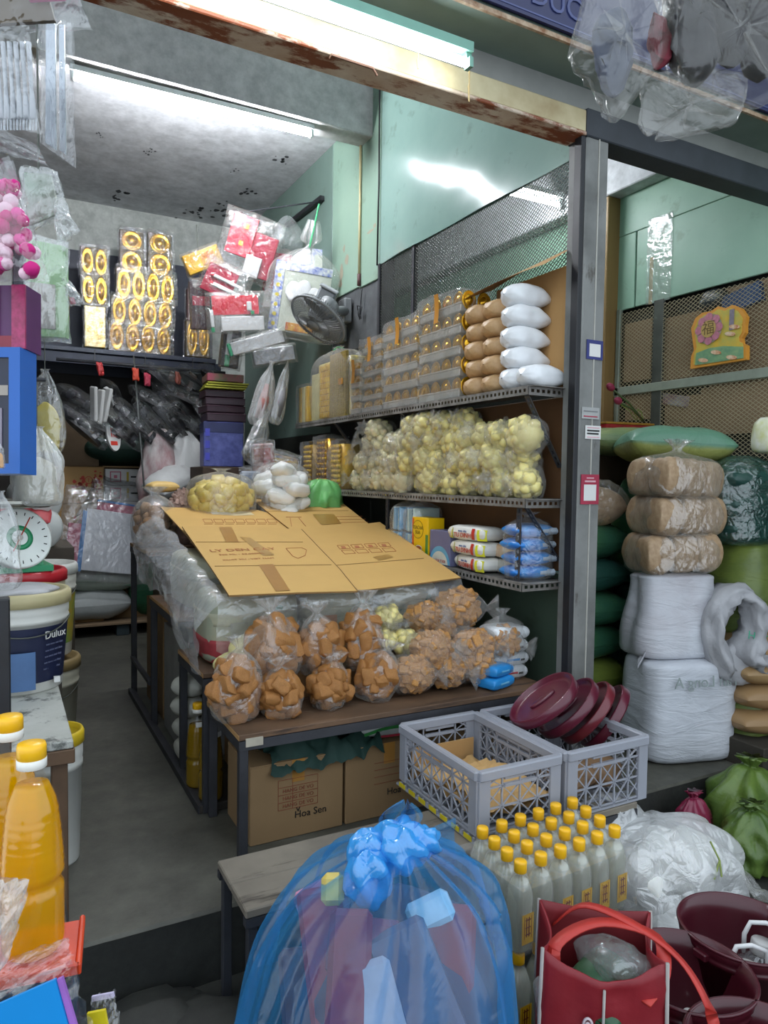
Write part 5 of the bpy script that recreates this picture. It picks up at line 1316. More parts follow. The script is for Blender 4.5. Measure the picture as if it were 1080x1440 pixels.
# white and blue printed bag and paper bags at the back right
M_wsack = mat('white_poly_bag', '#d3d3d1', .5, var=.12, scale=8, bump=.5, bscale=18, bdist=.01)
M_bluep2 = mat('print_blue', '#24407e', .5)
stand2 = tag(MB().box((1.02, 5.15, 0), (1.75, 5.65, .95), c=.004).build('stock_crate', mat('stock_crate', '#57493a', .8, var=.3)), 'dark stock case behind the stand under the white bags', 'box')
t = thing('flour_bag', 'white bag with dark blue print lying behind the bean curd pack', 'bag', at(244, 672, Y=5.28) - Vector((0, 0, .12)), (R(15), R(-22), R(25)))
pillow_mesh(.36, .26, .18, seed=41, amp=.09, fr=6).build('sack', M_wsack, t, True)
MB().grid(lambda u, v: (.0 + .15 * u, -.11 + .14 * v, .17 * (1 - .35 * u * u) * (1 - .25 * (2 * v - 1) ** 2) + .006), 8, 8).build('blue_print', M_bluep2, t, True)
for i, (px, py, s_, lb) in enumerate([(225, 622, .26, 'crumpled white bag with red patches, left one above the blue printed bag'), (262, 625, .26, 'crumpled white bag behind the blue printed bag'), (285, 650, .24, 'crumpled white paper bag right of the blue printed bag')]):
    p = at(px, py, Y=5.42); o = bag_mesh([(.02, 0, 0), (s_ * .5, .03, .05), (s_ * .55, s_ * .5, .1), (s_ * .4, s_ * .9, .15), (s_ * .1, s_ * 1.1, .3)], 22, 28, 7, 1, .8, .16, 8, 50 + i).build('paper_bag', [mat('paper_bag_red', '#c9c7c4', .6, color2='#8f5a5e', scale=9, bump=.6, bscale=16, bdist=.01), M_wsack, M_wsack][i], None, True, (p.x, p.y, .951 if i == 2 else p.z - .16)); tag(o, lb, 'bag')
    o.location.z = .952
    o.scale.z = max(.6, (p.z + .1 - .952) / (s_ * 1.1))
# sacks on the pallet and wrapped board
M_ws2 = mat('woven_white', '#b3b8b6', .6, var=.1, scale=20, bump=.25, bscale=60); M_wsg = mat('woven_green_tint', '#b7c2b4', .6, var=.1, scale=12, bump=.25, bscale=50); M_gp = mat('green_print', '#3c6b52', .6)
p = at(120, 872, Y=5.62)
o = pillow_mesh(.52, .36, .25, seed=51, amp=.05).build('grain_sack', M_ws2, None, True, (.60, 5.76, z0), (0, 0, R(6))); tag(o, 'lower grey white grain sack on the back pallet', 'sack')
t = thing('grain_sack', 'upper pale sack with green print on the back pallet', 'sack', (.62, 5.76, z0 + .215), (0, R(4), R(3)))
pillow_mesh(.54, .36, .17, seed=52, amp=.07).build('sack', M_wsg, t, True)
for (x, w_) in ((.0, .05), (.07, .07), (.17, .09)): MB().grid(lambda u, v: (x + w_ * u, -.15 - .02 * (1 - v) , .065 + .055 * v), 4, 4).build('green_print', M_gp, t, True)
o = pillow_mesh(.34, .3, .40, seed=53, amp=.08).build('green_sack', mat('bright_green_sack', '#2e6b4a', .5, var=.3, bump=.3), None, True, (1.02, 5.80, z0), (0, 0, R(-6))); tag(o, 'green sack beside the pallet sacks behind the stand leg', 'sack')
o = pillow_mesh(.34, .3, .26, seed=54, amp=.08).build('printed_green_sack', mat('green_printed', '#58a57c', .45, color2='#d9dcc0', scale=7, bump=.3), None, True, (1.02, 5.80, z0 + .39), (0, 0, R(4))); tag(o, 'bright green printed sack on the darker green one by the stand leg', 'sack')
t = thing('wrapped_drawing_board', 'large white board set wrapped in clear plastic leaning on the cartons', 'stationery', at(150, 825, Y=5.54), (R(-10), R(9), R(8)))
t.location.z = z0 + .37
MB().box((-.19, -.012, .01), (.22, .012, .46), c=.003).build('white_board', mat('board_white', '#d3d6dc', .35, var=.04), t)
MB().box((-.215, -.016, .0), (-.185, -.013, .44), c=.001).build('blue_edge', mat('board_blue', '#3d7fc0', .4), t)
MB().box((-.30, -.008, .0), (-.20, .01, .34), c=.002).build('pink_pad', mat('board_pink', '#b35a72', .5, var=.3, scale=30), t)
MB().box((-.12, -.006, .46), (.16, .010, .52), c=.002).build('pink_strip', mat('board_pink', '#b35a72', .5), t)
MB().box((-.12, -.008, .52), (.16, .012, .535), c=.002).build('blue_strip', mat('board_blue', '#3d7fc0', .4), t)
b = pillow_mesh(.66, .68, .09, seed=61, amp=.10, pinch=.05, p=5, q=.4)
b.build('clear_wrap', M_thick, t, True, (-.03, .045, .28), (R(90), 0, 0))
bag_mesh([(.14, 0, .2), (.08, .08, .3), (.03, .16, .4), (.01, .26, .4)], 14, 20, 6, 1.6, .3, .1, 6, 4).build('gathered_top', M_thick, t, True, (-.02, .03, .55), (0, R(-35), 0))
# ---- dark box stack and clear bags in the middle distance
M_dbox = mat('maroon_box', '#3a2430', .5, var=.3); M_dblue = mat('blue_toy_box', '#343c78', .45, color2='#5a62a8', scale=18)
sc = tag(MB().box((1.17, 4.72, 0), (1.72, 5.08, 1.26), c=.004).build('stock_case', mat('stock_case', '#4a3a2e', .8, var=.3)), 'dark stock case behind the stand carrying the toy boxes', 'box')
zz = 1.262
for i, (h_, m_, lb) in enumerate([(.30, M_dblue, 'blue patterned toy box lowest in the dark stack'), (.06, M_dbox, 'flat maroon box above the blue toy box'), (.05, M_dbox, 'second flat maroon box of the dark stack'), (.05, M_dbox, 'third flat maroon box of the dark stack'), (.05, M_dbox, 'top flat maroon box of the dark stack')]):
    t = thing('toy_box', lb, 'box', (1.33 + .012 * (i % 2), 4.86, zz), (0, 0, R(-8 + 4 * (i % 3))), 'dark boxes stacked behind the stand')
    MB().box((-.13, -.12, 0), (.13, .12, h_ - .003), c=.004).build('carton_body', m_, t)
    MB().box((-.132, -.122, h_ * .75), (.132, .122, h_ - .006), c=.002).build('lid', mat('maroon_lid', '#4d3340', .5) if i else mat('blue_lid', '#2a3160', .5), t)
    if i == 0:
        for k in range(3): MB().box((-.12, -.1235, .04 + .08 * k), (-.09, -.121, .09 + .08 * k)).build('violet_print', mat('violet_print', '#4448b8', .5), t)
    zz += h_
t = thing('snack_tray', 'flat tray with pink label on top of the dark box stack', 'tray', (1.33, 4.84, zz), (R(0), 0, R(-6)))
for i in range(3): MB().box((-.135 + .01 * i, -.13, .003 + .016 * i), (.135 + .01 * i, .12, .014 + .016 * i), c=.002).build('yellow_rim', mat('yellow_rim', '#b7b53a', .5), t)
MB().box((-.12, -.135, .05), (.12, .10, .10), c=.004).build('tray_box', mat('pink_tray', '#a04a5a', .5, color2='#3a6a3a', scale=12), t)
# hanging clear bags with long contents
for i, (px, py, w_, h_, c, lb) in enumerate([(362, 552, .13, .42, '#b9a9a6', 'long clear bag with a pale red core hanging left of the gold bag'), (386, 548, .10, .44, '#b4b3b4', 'long grey clear bag hanging next to the gold bag'), (352, 610, .17, .34, '#b8bcbc', 'crumpled empty clear bag hanging over the yellow rock sugar')]):
    p = at(px, py, Y=4.42 - .25 * (i == 2))
    t = thing('hanging_bag', lb, 'plastic bag', p - Vector((0, 0, h_ / 2)), (R(4), R(12 if i < 2 else 25), R(20 * i)))
    bag_mesh([(w_ * .3, 0, .2), (w_ * .5, h_ * .1, .2), (w_ * .45, h_ * .4, .25), (w_ * .3, h_ * .7, .3), (w_ * .08, h_ * .92, .4), (w_ * .12, h_, .5)], 26, 30, 7, 1, .5, .12, 7, 20 + i).build('clear_bag', M_thick if i == 2 else M_milky, t, True)
    if i < 2: MB().tube([(0, 0, h_ * .12), (.005, 0, h_ * .4), (0, 0, h_ * .65)], [.03, .035, .012], 8).build('contents', mat('core_' + c[1:], '#b3746c' if i == 0 else '#8e8e92', .6, var=.3), t, True)
# tool bags in the corner: bright small packs in front of the gold end
for i, (px, py, w_, h_, c1, c2, lb) in enumerate([(372, 622, .13, .20, '#c9c8c6', '#a63c38', 'white and red spray pack in a clear bag behind the white sugar bag'), (395, 632, .16, .16, '#35456e', '#c9a23a', 'dark blue and yellow snack pack in a clear bag by the gold packs'), (352, 655, .12, .16, '#b6bcc4', '#8fa0c0', 'pale clear tub left of the blue tub'), (402, 655, .18, .12, '#8a93b4', '#3b4a8c', 'blue rimmed clear tub behind the white sugar bag')]):
    p = at(px, py, Y=4.25)
    t = thing('snack_pack', lb, 'food pack', (p.x, p.y, 1.0715 if i > 1 else 1.0715 + (.13 if i == 0 else .10)), (0, R([-4, 12, 0, 0][i]), R(-15)))
    MB().box((-w_ / 2, -.04, 0), (w_ / 2, .04, h_), c=.01).build('pack', mat('pk' + c1[1:], c1, .4, color2=c2, scale=14), t)
    MB().box((-w_ / 2 + .01, -.0415, h_ * .5), (w_ / 2 - .02, -.039, h_ * .85)).build('label', mat('pk' + c2[1:], c2, .4), t)
    wrapped_box(w_ + .02, .10, h_ + .02, 70 + i, .008).build('clear_wrap', M_pack, t, True)
cs = tag(MB().box((1.40, 4.12, 0), (1.76, 4.62, 1.07), c=.004).build('stock_case', mat('stock_case', '#4a3a2e', .8)), 'dark stock case behind the rear step carrying the clear tubs', 'box')
# ---- hanging red cluster
M_redp = mat('festive_red', '#d4203a', .3, var=.15, scale=8); M_crim = mat('festive_crimson', '#a91d3c', .35, var=.2); M_whp = mat('card_white', '#dcdcdc', .4, var=.05); M_gcap = mat('green_cap', '#2f9a6a', .4)
def hang_pack(name, label, px, Yv, w_, h_, rot, parts, flm=None, cat='gift set', fk=1.0):
    p = at(*px, Y=Yv)
    t = thing(name, label, cat, p, rot)
    for (nm, x0, z_0, x1, z1, y, th, m_) in parts: MB().box((w_ * x0, y, h_ * z_0), (w_ * x1, y + th, h_ * z1), c=min(.004, th * .3)).build(nm, m_, t)
    pillow_mesh(w_ * 1.12 * fk, h_ * 1.15 * fk, .11, seed=int(px[0] + px[1]), amp=.12, fr=7, pinch=.0, p=6, q=.4).build('clear_bag', flm or M_pack, t, True, (0, .045, 0), (R(90), 0, 0))
    return t
hang_pack('red_gift_set', 'bright red folded gift set with white card at the top of the hanging cluster', (350, 348), 4.55, .34, .36, (R(10), R(16), R(-15)),
          [('red_card', -.42, -.2, .05, .5, -.01, .02, M_redp), ('crimson_card', .05, -.45, .5, .3, .0, .03, M_crim), ('white_flap', .0, -.48, .3, -.12, -.025, .012, M_whp), ('gold_dot', -.18, .28, -.10, .36, -.013, .003, M_goldp), ('gold_dot', -.2, -.02, -.12, .06, -.013, .003, M_goldp)])
hang_pack('red_gift_set', 'red oval topped gift set with green capped sticks lowest of the cluster', (336, 440), 4.48, .36, .22, (R(8), R(-6), R(-12)),
          [('red_panel', -.45, -.05, .35, .48, -.012, .02, M_redp), ('white_box', -.32, -.5, .42, -.1, -.02, .04, M_whp), ('green_cap', -.5, -.52, -.44, -.38, -.02, .02, M_gcap), ('white_stick', -.5, -.38, -.44, .1, -.02, .02, M_whp), ('green_cap', .20, -.06, .26, .05, -.03, .02, M_gcap), ('white_stick', .14, .05, .22, .3, -.03, .02, M_whp)])
hang_pack('red_gift_set', 'crimson gift set with white sticks squeezed in the middle of the cluster', (318, 398), 4.58, .28, .20, (R(6), R(24), R(-20)),
          [('crimson_card', -.5, -.5, .2, .4, .0, .02, M_crim), ('white_stick', -.3, .0, .4, .1, -.02, .02, M_whp), ('white_stick', -.25, -.25, .4, -.14, -.02, .02, M_whp), ('red_tip', -.38, .0, -.3, .1, -.02, .02, M_redp), ('red_tip', -.33, -.25, -.25, -.14, -.02, .02, M_redp)])
hang_pack('red_gift_set', 'crimson folded gift set hanging at the right of the cluster', (388, 395), 4.62, .17, .36, (R(6), R(8), R(-30)),
          [('crimson_card', -.5, -.2, .5, .5, .0, .03, M_crim), ('white_flap', -.4, -.5, .2, -.15, -.01, .02, M_whp), ('pink_ribbon', .1, -.45, .2, .3, -.02, .01, mat('pink_ribbon', '#d23aa0', .4))])
hang_pack('yellow_gift_set', 'yellow gold packed set with red flower print left of the red cluster', (285, 365), 4.75, .24, .13, (R(8), R(-26), R(-10)),
          [('yellow_box', -.5, -.5, .5, .45, -.02, .06, mat('festive_yellow', '#e0b21e', .35, color2='#b98512', scale=10)), ('flower_print', -.05, -.3, .35, .3, -.0225, .003, mat('flower_red', '#9c4a1a', .5, color2='#e0a41a', scale=40))])
hang_pack('paper_roll_pack', 'pale paper roll pack with green caps hanging below the red sets', (362, 482), 4.45, .34, .10, (R(6), R(-18), R(-14)),
          [('white_roll', -.5, -.4, .5, .4, -.02, .05, mat('pale_roll', '#b9babb', .5)), ('green_cap', -.56, -.4, -.5, .4, -.02, .04, M_gcap)])
hang_pack('paper_roll_pack', 'grey roll pack just under the pale one by the gold bag', (385, 500), 4.42, .26, .11, (R(6), R(-12), R(-14)), [('grey_roll', -.5, -.4, .5, .4, -.02, .05, mat('grey_roll', '#8b8d92', .5))])
hang_pack('grey_roll_bundle', 'dim bundle with green capped stick under the oval red set', (325, 490), 4.6, .12, .24, (R(4), R(5), 0), [('dark_body', -.5, -.5, .5, .5, .0, .06, mat('dim_bundle', '#3b3c40', .5, var=.3)), ('white_stick', -.3, -.2, -.05, .5, -.02, .02, M_whp), ('green_cap', -.3, -.5, -.05, -.2, -.02, .02, M_gcap)], cat='bundle')
hang_pack('dark_gift_set', 'dark crimson packet hanging behind the yellow set', (283, 430), 4.76, .14, .30, (R(4), R(-4), 0), [('dark_card', -.5, -.5, .5, .5, 0, .04, mat('dark_packet', '#3e2730', .5, var=.4)), ('red_patch', -.4, .0, .4, .2, -.004, .006, M_crim), ('hanging_loop', -.02, .5, .02, 1.7, .01, .006, M_wire)])
# blue patterned bag with white pieces tied with green string
M_bpat = mat('blue_pattern', '#3a55b0', .4, color2='#d9dcd0', scale=38); M_bdot = mat('yellow_dot', '#d9c43a', .4)
p = at(425, 418, Y=4.35)
t = thing('patterned_gift_bag', 'clear bag with blue dotted board and white pieces tied with green string', 'gift set', p, (R(6), R(8), R(-22)))
MB().box((-.19, .0, -.23), (.17, .015, .20), c=.003).build('back_card', mat('gift_cream', '#c3c8b8', .5, var=.1), t)
MB().box((-.19, -.006, -.23), (-.13, .0, .20), c=.002).build('blue_border', M_bpat, t); MB().box((-.13, -.006, .15), (.17, .0, .20), c=.002).build('blue_border', M_bpat, t)
for k in range(6): MB().lathe([(.013, 0), (.013, .003)], 12).build('yellow_dot', M_bdot, t, False, (-.16, -.006, -.19 + .06 * k), (R(90), 0, 0))
for k in range(4): pillow_mesh(.10, .13, .03, seed=k, pinch=.5).build('white_piece', M_whp, t, True, (-.06 + .06 * k, -.01, .02 + .02 * math.sin(k * 2)), (R(80), R(15 * k), 0))
MB().box((-.08, -.012, -.22), (.10, .0, -.17), c=.002).build('red_gold_label', mat('red_gold', '#b3541e', .4, color2='#e0b020', scale=20), t)
bag_mesh([(.02, -.26, 0), (.22, -.25, .02), (.225, 0, .03), (.20, .18, .05), (.08, .28, .2), (.02, .32, .3), (.05, .37, .5), (.03, .48, .4)], 32, 36, 8, 1, .30, .06, 6, 14).build('clear_bag', M_clear, t, True, (0, .02, 0))
MB().tube([(0, .0, .31), (.01, 0, .42), (.02, .0, .58)], .006, 6).build('green_string', mat('green_string', '#3fae72', .5), t)
t = thing('grey_plastic_tub', 'grey plastic tub hanging behind the fan motor', 'tub', at(452, 428, Y=4.18), (R(20), R(25), R(-20)))
MB().box((-.05, -.05, -.10), (.06, .05, .10), c=.012).build('tub_body', mat('tub_grey', '#8d9296', .45), t); MB().box((-.055, -.055, .10), (.065, .055, .115), c=.004).build('tub_rim', mat('tub_rim', '#a9adb0', .45), t)
b = thing('blue_gift_box', 'blue fringed box behind the patterned gift bag', 'box', at(452, 372, Y=4.6), (0, R(4), R(-20)))
MB().box((-.07, 0, -.10), (.07, .05, .10), c=.003).build('carton_body', M_bpat, b); MB().box((-.05, -.003, -.06), (.05, 0, .06)).build('label', mat('gift_cream', '#c3c8b8', .5), b)
o = bag_mesh([(.02, 0, 0), (.09, .02, .05), (.10, .1, .08), (.06, .18, .15), (.02, .22, .3)], 18, 24, 6, 1, .6, .1, 6, 3).build('empty_clear_bag', M_thick, None, True, at(405, 350, Y=4.75)); tag(o, 'empty clear bag hanging from the dark wall bar', 'plastic bag')
# the dark bar they hang from
tag(MB().bar((1.93, 4.56, 3.08), (1.93, 5.25, 3.10), .03, .03).build('wall_bar', M_black, None), 'dark steel bar fixed high on the green wall', 'bar')
tag(MB().tube([(1.36, 4.5, 2.86), (1.93, 4.6, 3.07)], .005, 6).build('hanging_wire', M_darksteel, None), 'thin wire from the wall bar to the red cluster', 'wire')
# ================================================================ right hand stall: sacks
def woven(name, c, c2=None, rough=.5, fs=90, coat=0.0):
    if name in MATS: return MATS[name]
    t = NT(name); w_ = t.new('ShaderNodeTexWave'); w_.inputs['Scale'].default_value = fs; w_.inputs['Distortion'].default_value = 1.5; w_.bands_direction = 'Z'
    t.l(t.co.outputs['Object'], w_.inputs['Vector']); n = t.noise(3.5, 4)
    r = t.ramp(n.outputs['Fac'], [(.32, c2 or c), (.62, c)]); t.l(r.outputs[0], t.b.inputs['Base Color'])
    t.b.inputs['Roughness'].default_value = rough; t.b.inputs['Coat Weight'].default_value = coat
    n2 = t.noise(7, 4, dist=.8, stretch=(.6, .6, 2.5)); b1 = t.bump(n2.outputs['Fac'], .55, .02); b2 = t.bump(w_.outputs['Fac'], .12, .002, b1); t.l(b2.outputs[0], t.b.inputs['Normal'])
    MATS[name] = t.m; return t.m
W_white = woven('woven_white_sack', '#c9ccd2', '#b9bdc4'); W_white2 = woven('woven_white_sack2', '#c6c9cf', '#b5b3b8')
W_green = woven('woven_green', '#2f5a45', '#3f6a3c', .35); W_lime = woven('woven_lime', '#8c9650', '#76905a', .4); W_olive = woven('woven_olive', '#6f7d35', '#4f5f30', .4); W_teal = woven('woven_teal', '#24483f', '#1d3b38', .35)
def stand_sack(name, label, loc, w_, d, h, material, seed, rot=(0, 0, 0), pull=.85, amp=.05):
    b = bag_mesh([(w_ * .22, 0, 0), (w_ * .46, .012, 0), (w_ * .51, h * .2, .006), (w_ * .5, h * .55, .008), (w_ * .49 * pull, h * .88, .012), (w_ * .40 * pull, h * .97, .02), (w_ * .2, h, .02)], 26, 48, 9, 1, d / w_, amp, 4, seed, 4.0)
    return tag(b.build(name, material, None, True, loc, rot), label, 'sack')
# the two white sacks with the mirrored print
t = thing('white_sack', 'full white woven sack with mirrored lettering, lower of the pair right of the pillar', 'sack', (2.645, 2.16, 0), (0, 0, R(-14)), None, .9)
b = bag_mesh([(.12, 0, 0), (.225, .012, 0), (.245, .1, .004), (.24, .28, .006), (.235, .42, .01), (.215, .475, .02), (.10, .49, .02)], 28, 56, 9, 1, .72, .03, 4, 3, 4.5); b.build('sack', W_white, t, True)
tx = text_part('mirrored_lettering', 'T\u00e2n Long A', .075, mat('faded_print', '#8f9a98', .6), t, (.02, -.188, .40), (R(86), 0, 0), .0008, sx=-1.0)
t = thing('white_sack', 'white woven sack standing on the lettered one, hem drooping at its left', 'sack', (2.635, 2.20, .43), (R(-3), 0, R(-16)), None, .9)
b = bag_mesh([(.12, 0, 0), (.215, .012, 0), (.225, .08, .01), (.20, .24, .02), (.185, .36, .03), (.175, .40, .03), (.08, .41, .03)], 28, 56, 7, 1, .72, .05, 4, 4, 4.0); b.build('sack', W_white2, t, True)
MB().grid(lambda u, v: (-.20 - .05 * v + .03 * u, -.12 + .05 * u, .06 - .08 * v - .02 * math.sin(u * 5)), 8, 8).build('hem_corner', W_white2, t, True)
# three tied bags of tan sugar
M_tan = mat('tan_sugar', '#b49a7a', .55, var=.2, scale=40, bump=.3, bscale=60, color2='#9a7d5e')
M_tanf = film('tan_bag_film', '#e6e0d4', .05, .3, .10, 12, .9, .015, gloss=.16)
for i in range(3):
    t = thing('tan_sugar_bag', ['lowest', 'middle', 'top'][i] + ' clear bag of tan sugar packs stacked on the white sacks', 'bag', (2.65 + .015 * (i == 1), 2.22, .80 + .165 * i), (0, R(3 * (i - 1)), R(-20 + 9 * i)), 'clear bags of tan sugar packs', .86)
    t.scale.z = 1.10
    for k in range(6):
        x, y = -.13 + .13 * (k % 3), -.075 + .15 * (k // 3)
        pillow_mesh(.15, .15, .152, seed=k + 6 * i, amp=.05, pinch=.1, p=4, q=.35).build('sugar_pack', M_tan, t, True, (x, y, 0), (0, R(3 * (k % 2)), R(5 * k)))
    top = [(.05, .18, .2), (.02, .20, .3), (.06, .235, .5)] if i == 2 else [(.10, .165, .03), (.05, .168, .03)]
    bag_mesh([(.05, 0, 0), (.195, .004, .01), (.208, .06, .02), (.205, .11, .02), (.17, .155, .05)] + top, 26, 44, 9, 1, .82, .05, 6, 8 + i, 3.4).build('clear_bag', M_tanf, t, True)
# green sacks behind, stacked lying
zs = 0
for i, (h_, m_, lb) in enumerate([(.17, W_green, 'lowest'), (.16, W_olive, 'second lowest'), (.165, W_green, 'third lowest'), (.16, W_green, 'fourth lowest'), (.16, W_teal, 'fifth lowest'), (.16, W_green, 'topmost')]):
    o = pillow_mesh(.55, .42, h_ + .03, seed=20 + i, amp=.06, pinch=.12).build('green_sack', m_, None, True, (2.42 + .02 * (i % 2), 2.66, zs), (0, 0, R(-8 + 5 * (i % 3)))); tag(o, f'{lb} dark green sack in the stack just behind the pillar', 'sack', 'green sacks stacked behind the pillar'); zs += h_
    kn = MB(); kn.tube([at(858 - 2 * i, 852, Y=2.45), at(858, 858, Y=2.44)], .004, 5)
t = thing('rice_wrap_bag', 'clear wrapped tan rice bag on the dark green stack by the pillar', 'bag', (2.48, 2.62, zs), (0, 0, R(-15)))
pillow_mesh(.36, .30, .20, seed=71, amp=.06).build('rice_sack', M_tan, t, True); pillow_mesh(.39, .33, .23, seed=72, amp=.10, fr=7).build('clear_wrap', M_tanf, t, True, (0, 0, .001))
# upright sacks behind and to the right
stand_sack('green_sack', 'dark green sack standing behind the tan sugar bags', (2.93, 2.55, 0), .42, .36, .70, W_teal, 31)
stand_sack('green_sack', 'dull green sack upright behind the white pair', (2.95, 2.56, .69), .40, .36, .55, W_green, 32)
stand_sack('olive_sack', 'olive woven sack standing at the right edge below the dark teal bag', (3.02, 2.10, .52), .36, .34, .42, W_olive, 33)
stand_sack('olive_sack', 'lower olive sack at the right edge half hidden by the crumpled white bag', (3.02, 2.10, 0), .38, .36, .53, W_olive, 34)
t = thing('teal_bag', 'dark teal plastic bag of stacked packs on the olive sack at right', 'bag', (2.99, 2.14, .925), (0, 0, R(-10)), None, .95)
for i in range(3): pillow_mesh(.33, .30, .14, seed=80 + i, amp=.05).build('pack', W_teal, t, True, (0, 0, .115 * i))
bag_mesh([(.05, 0, 0), (.17, .01, .02), (.18, .15, .03), (.17, .3, .04), (.12, .38, .1), (.05, .42, .2)], 24, 36, 8, 1, .92, .07, 6, 35, 3.0).build('bag', film('teal_film', '#2c5a50', .35, .4, .15, 14, .8, .015), t, True)
# pillows on top
def two_tone():
    t = NT('lime_teal_sack'); s_ = t.new('ShaderNodeSeparateXYZ'); t.l(t.co.outputs['Object'], s_.inputs[0]); n = t.noise(3, 3)
    a_ = t.new('ShaderNodeMath', operation='MULTIPLY_ADD'); a_.inputs[1].default_value = .05; t.l(n.outputs['Fac'], a_.inputs[0]); t.l(s_.outputs['Z'], a_.inputs[2])
    r = t.ramp(a_.outputs[0], [(.105, '#8d9350'), (.125, '#5f8a72')]); t.l(r.outputs[0], t.b.inputs['Base Color']); t.b.inputs['Roughness'].default_value = .4
    n2 = t.noise(9, 4, dist=.8); b = t.bump(n2.outputs['Fac'], .5, .02); t.l(b.outputs[0], t.b.inputs['Normal']); return t.m
t = thing('lime_sack', 'plump yellow green sack lying over the tan sugar bags', 'sack', (2.84, 2.40, 1.27), (R(-4), R(2), R(-30)))
pillow_mesh(.50, .34, .18, seed=41, amp=.06, pinch=.05, p=3.2, q=.5).build('sack', two_tone(), t, True)
o = pillow_mesh(.55, .32, .15, seed=42, amp=.05).build('green_sack', woven('woven_midgreen', '#6b8560', '#87925c', .4), None, True, (2.90, 2.72, 1.33), (0, 0, R(-20))); tag(o, 'green sack lying behind the plump yellow green one', 'sack')
# cartons, red tin, flour bag and tulips on top at the back
cs = tag(MB().box((2.62, 2.85, 0), (3.15, 3.08, 1.36), c=.004).build('stock_case', mat('stock_case2', '#5a4a38', .8, var=.3)), 'dark stock case against the mesh under the red tin', 'box')
t, L = carton('carton', 'small brown carton left of the red tin under the mesh', (2.66, 2.87, 1.362), (2.84, 3.05, 1.44), tape=False)
t, L = carton('carton', 'low brown carton under the red tin against the mesh', (2.85, 2.80, 1.362), (3.14, 3.06, 1.45), tape=False)
t = thing('red_tin', 'flat red and gold biscuit tin on the low carton', 'tin', (2.99, 2.90, 1.452), (0, 0, R(-8)))
MB().box((-.15, -.11, 0), (.16, .12, .055), c=.006).build('tin_body', mat('tin_red', '#a3262a', .35, color2='#7d1a20', scale=30), t); MB().box((-.153, -.113, .052), (.163, .123, .064), c=.003).build('tin_lid', mat('tin_gold', '#b88a3a', .35, metal=.4), t)
o = MB().box((-.12, -.08, 0), (.14, .08, .012), c=.002).build('flat_packet', mat('flat_packet', '#b5aea2', .5, var=.2), None, False, (3.06, 2.66, 1.40), (0, 0, R(-20))); tag(o, 'flat pale packet lying right of the red tin', 'packet')
t = thing('flour_bag', 'white flour bag with blue and red print standing right behind the pillar', 'bag', (2.56, 2.74, zs + .0), (0, R(-4), R(-30)))
t.location.z = 1.20
bag_mesh([(.06, 0, 0), (.10, .01, 0), (.105, .12, .01), (.10, .22, .02), (.085, .26, .02), (.03, .265, .02)], 16, 36, 7, 1, .55, .03, 4, 51, 4.0).build('sack', mat('flour_white', '#d3d4d6', .4, var=.05), t, True)
MB().grid(lambda u, v: (-.085 + .16 * u, -.062 - .002, .22 + .03 * v), 8, 2).build('blue_print', M_bluep2, t); MB().grid(lambda u, v: (-.07 + .11 * u, -.063, .115 + .02 * v), 8, 2).build('blue_print', M_bluep2, t)
MB().grid(lambda u, v: (.075 + .018 * u, -.060 + .02 * u, .02 + .22 * v), 3, 4).build('red_side', M_crim, t)
text_part('printed_text', 'BOT MI', .03, M_bluep2, t, (-.01, -.065, .075), (R(90), 0, 0), .0006)
fl = thing('tulip_stem', 'pair of dark pink artificial tulips leaning behind the pillar', 'flower', at(905, 592, Y=2.85))
M_tul = mat('tulip_pink', '#8f2444', .5, var=.3); M_stem = mat('tulip_stem', '#4a5c34', .6)
for k, (px, py) in enumerate([(862, 548), (872, 566)]):
    e = at(px, py, Y=2.75 - .03 * k) - fl.location
    MB().tube([(0, 0, 0), e * .5 + Vector((0, 0, .015)), e], .005, 6).build('stem', M_stem, fl, True)
    T = Matrix.Translation(e) @ e.to_track_quat('Z', 'Y').to_matrix().to_4x4()
    MB().lathe([(.003, -.005), (.016, .01), (.02, .03), (.014, .05), (.003, .062)], 12, T=T).build('blossom', M_tul, fl, True)
for k in range(4): MB().tube([(-.02 * k, 0, 0), (-.03 * k - .02, 0, .05), (-.05 * k - .05, 0, .06 + .01 * k)], .0025, 4).build('grass_blade', mat('grass_blade', '#7d9a3a', .6), fl)
# festive sign on the mesh
ctr = at(1012, 474, X=XR - .02)
t = thing('festive_sign', 'yellow scalloped festive sign with flower circle hung on the mesh', 'sign', ctr, (0, 0, 0))
kx = lambda px, py: ((at(px, py, X=XR - .02).y - ctr.y), (at(px, py, X=XR - .02).z - ctr.z))
out = [(973, 519), (974, 502), (978, 492), (976, 478), (974, 462), (980, 448), (990, 440), (1002, 438), (1012, 431), (1022, 434), (1032, 429), (1044, 434), (1052, 446), (1050, 458), (1050, 468), (1045, 476), (1046, 483), (1052, 486), (1052, 506)]
P = [kx(*q) for q in out]
def yz_prism(P, x0, x1, name, m_):
    n = len(P); b = MB(); V = [(x0, y, z) for y, z in P] + [(x1, y, z) for y, z in P]
    b.add(V, [tuple(range(n)), tuple(range(n, 2 * n))[::-1]] + [(i, (i + 1) % n, n + (i + 1) % n, n + i) for i in range(n)]); return b.build(name, m_, t)
yz_prism(P, -.012, .012, 'sign_board', mat('festive_orange', '#e09a3a', .5, var=.1))
c0 = (sum(p[0] for p in P) / len(P), sum(p[1] for p in P) / len(P))
yz_prism([(c0[0] + (y - c0[0]) * .88, c0[1] + (z - c0[1]) * .88) for y, z in P], -.014, -.010, 'yellow_panel', mat('festive_yellow2', '#dcb43c', .5, color2='#b9b45a', scale=25))
lo = [(980, 514), (982, 497), (1000, 490), (1020, 487), (1048, 488), (1048, 504)]
yz_prism([kx(*q) for q in lo], -.016, -.013, 'pond_panel', mat('pond_green', '#8fae7c', .5, color2='#5f8f70', scale=30))
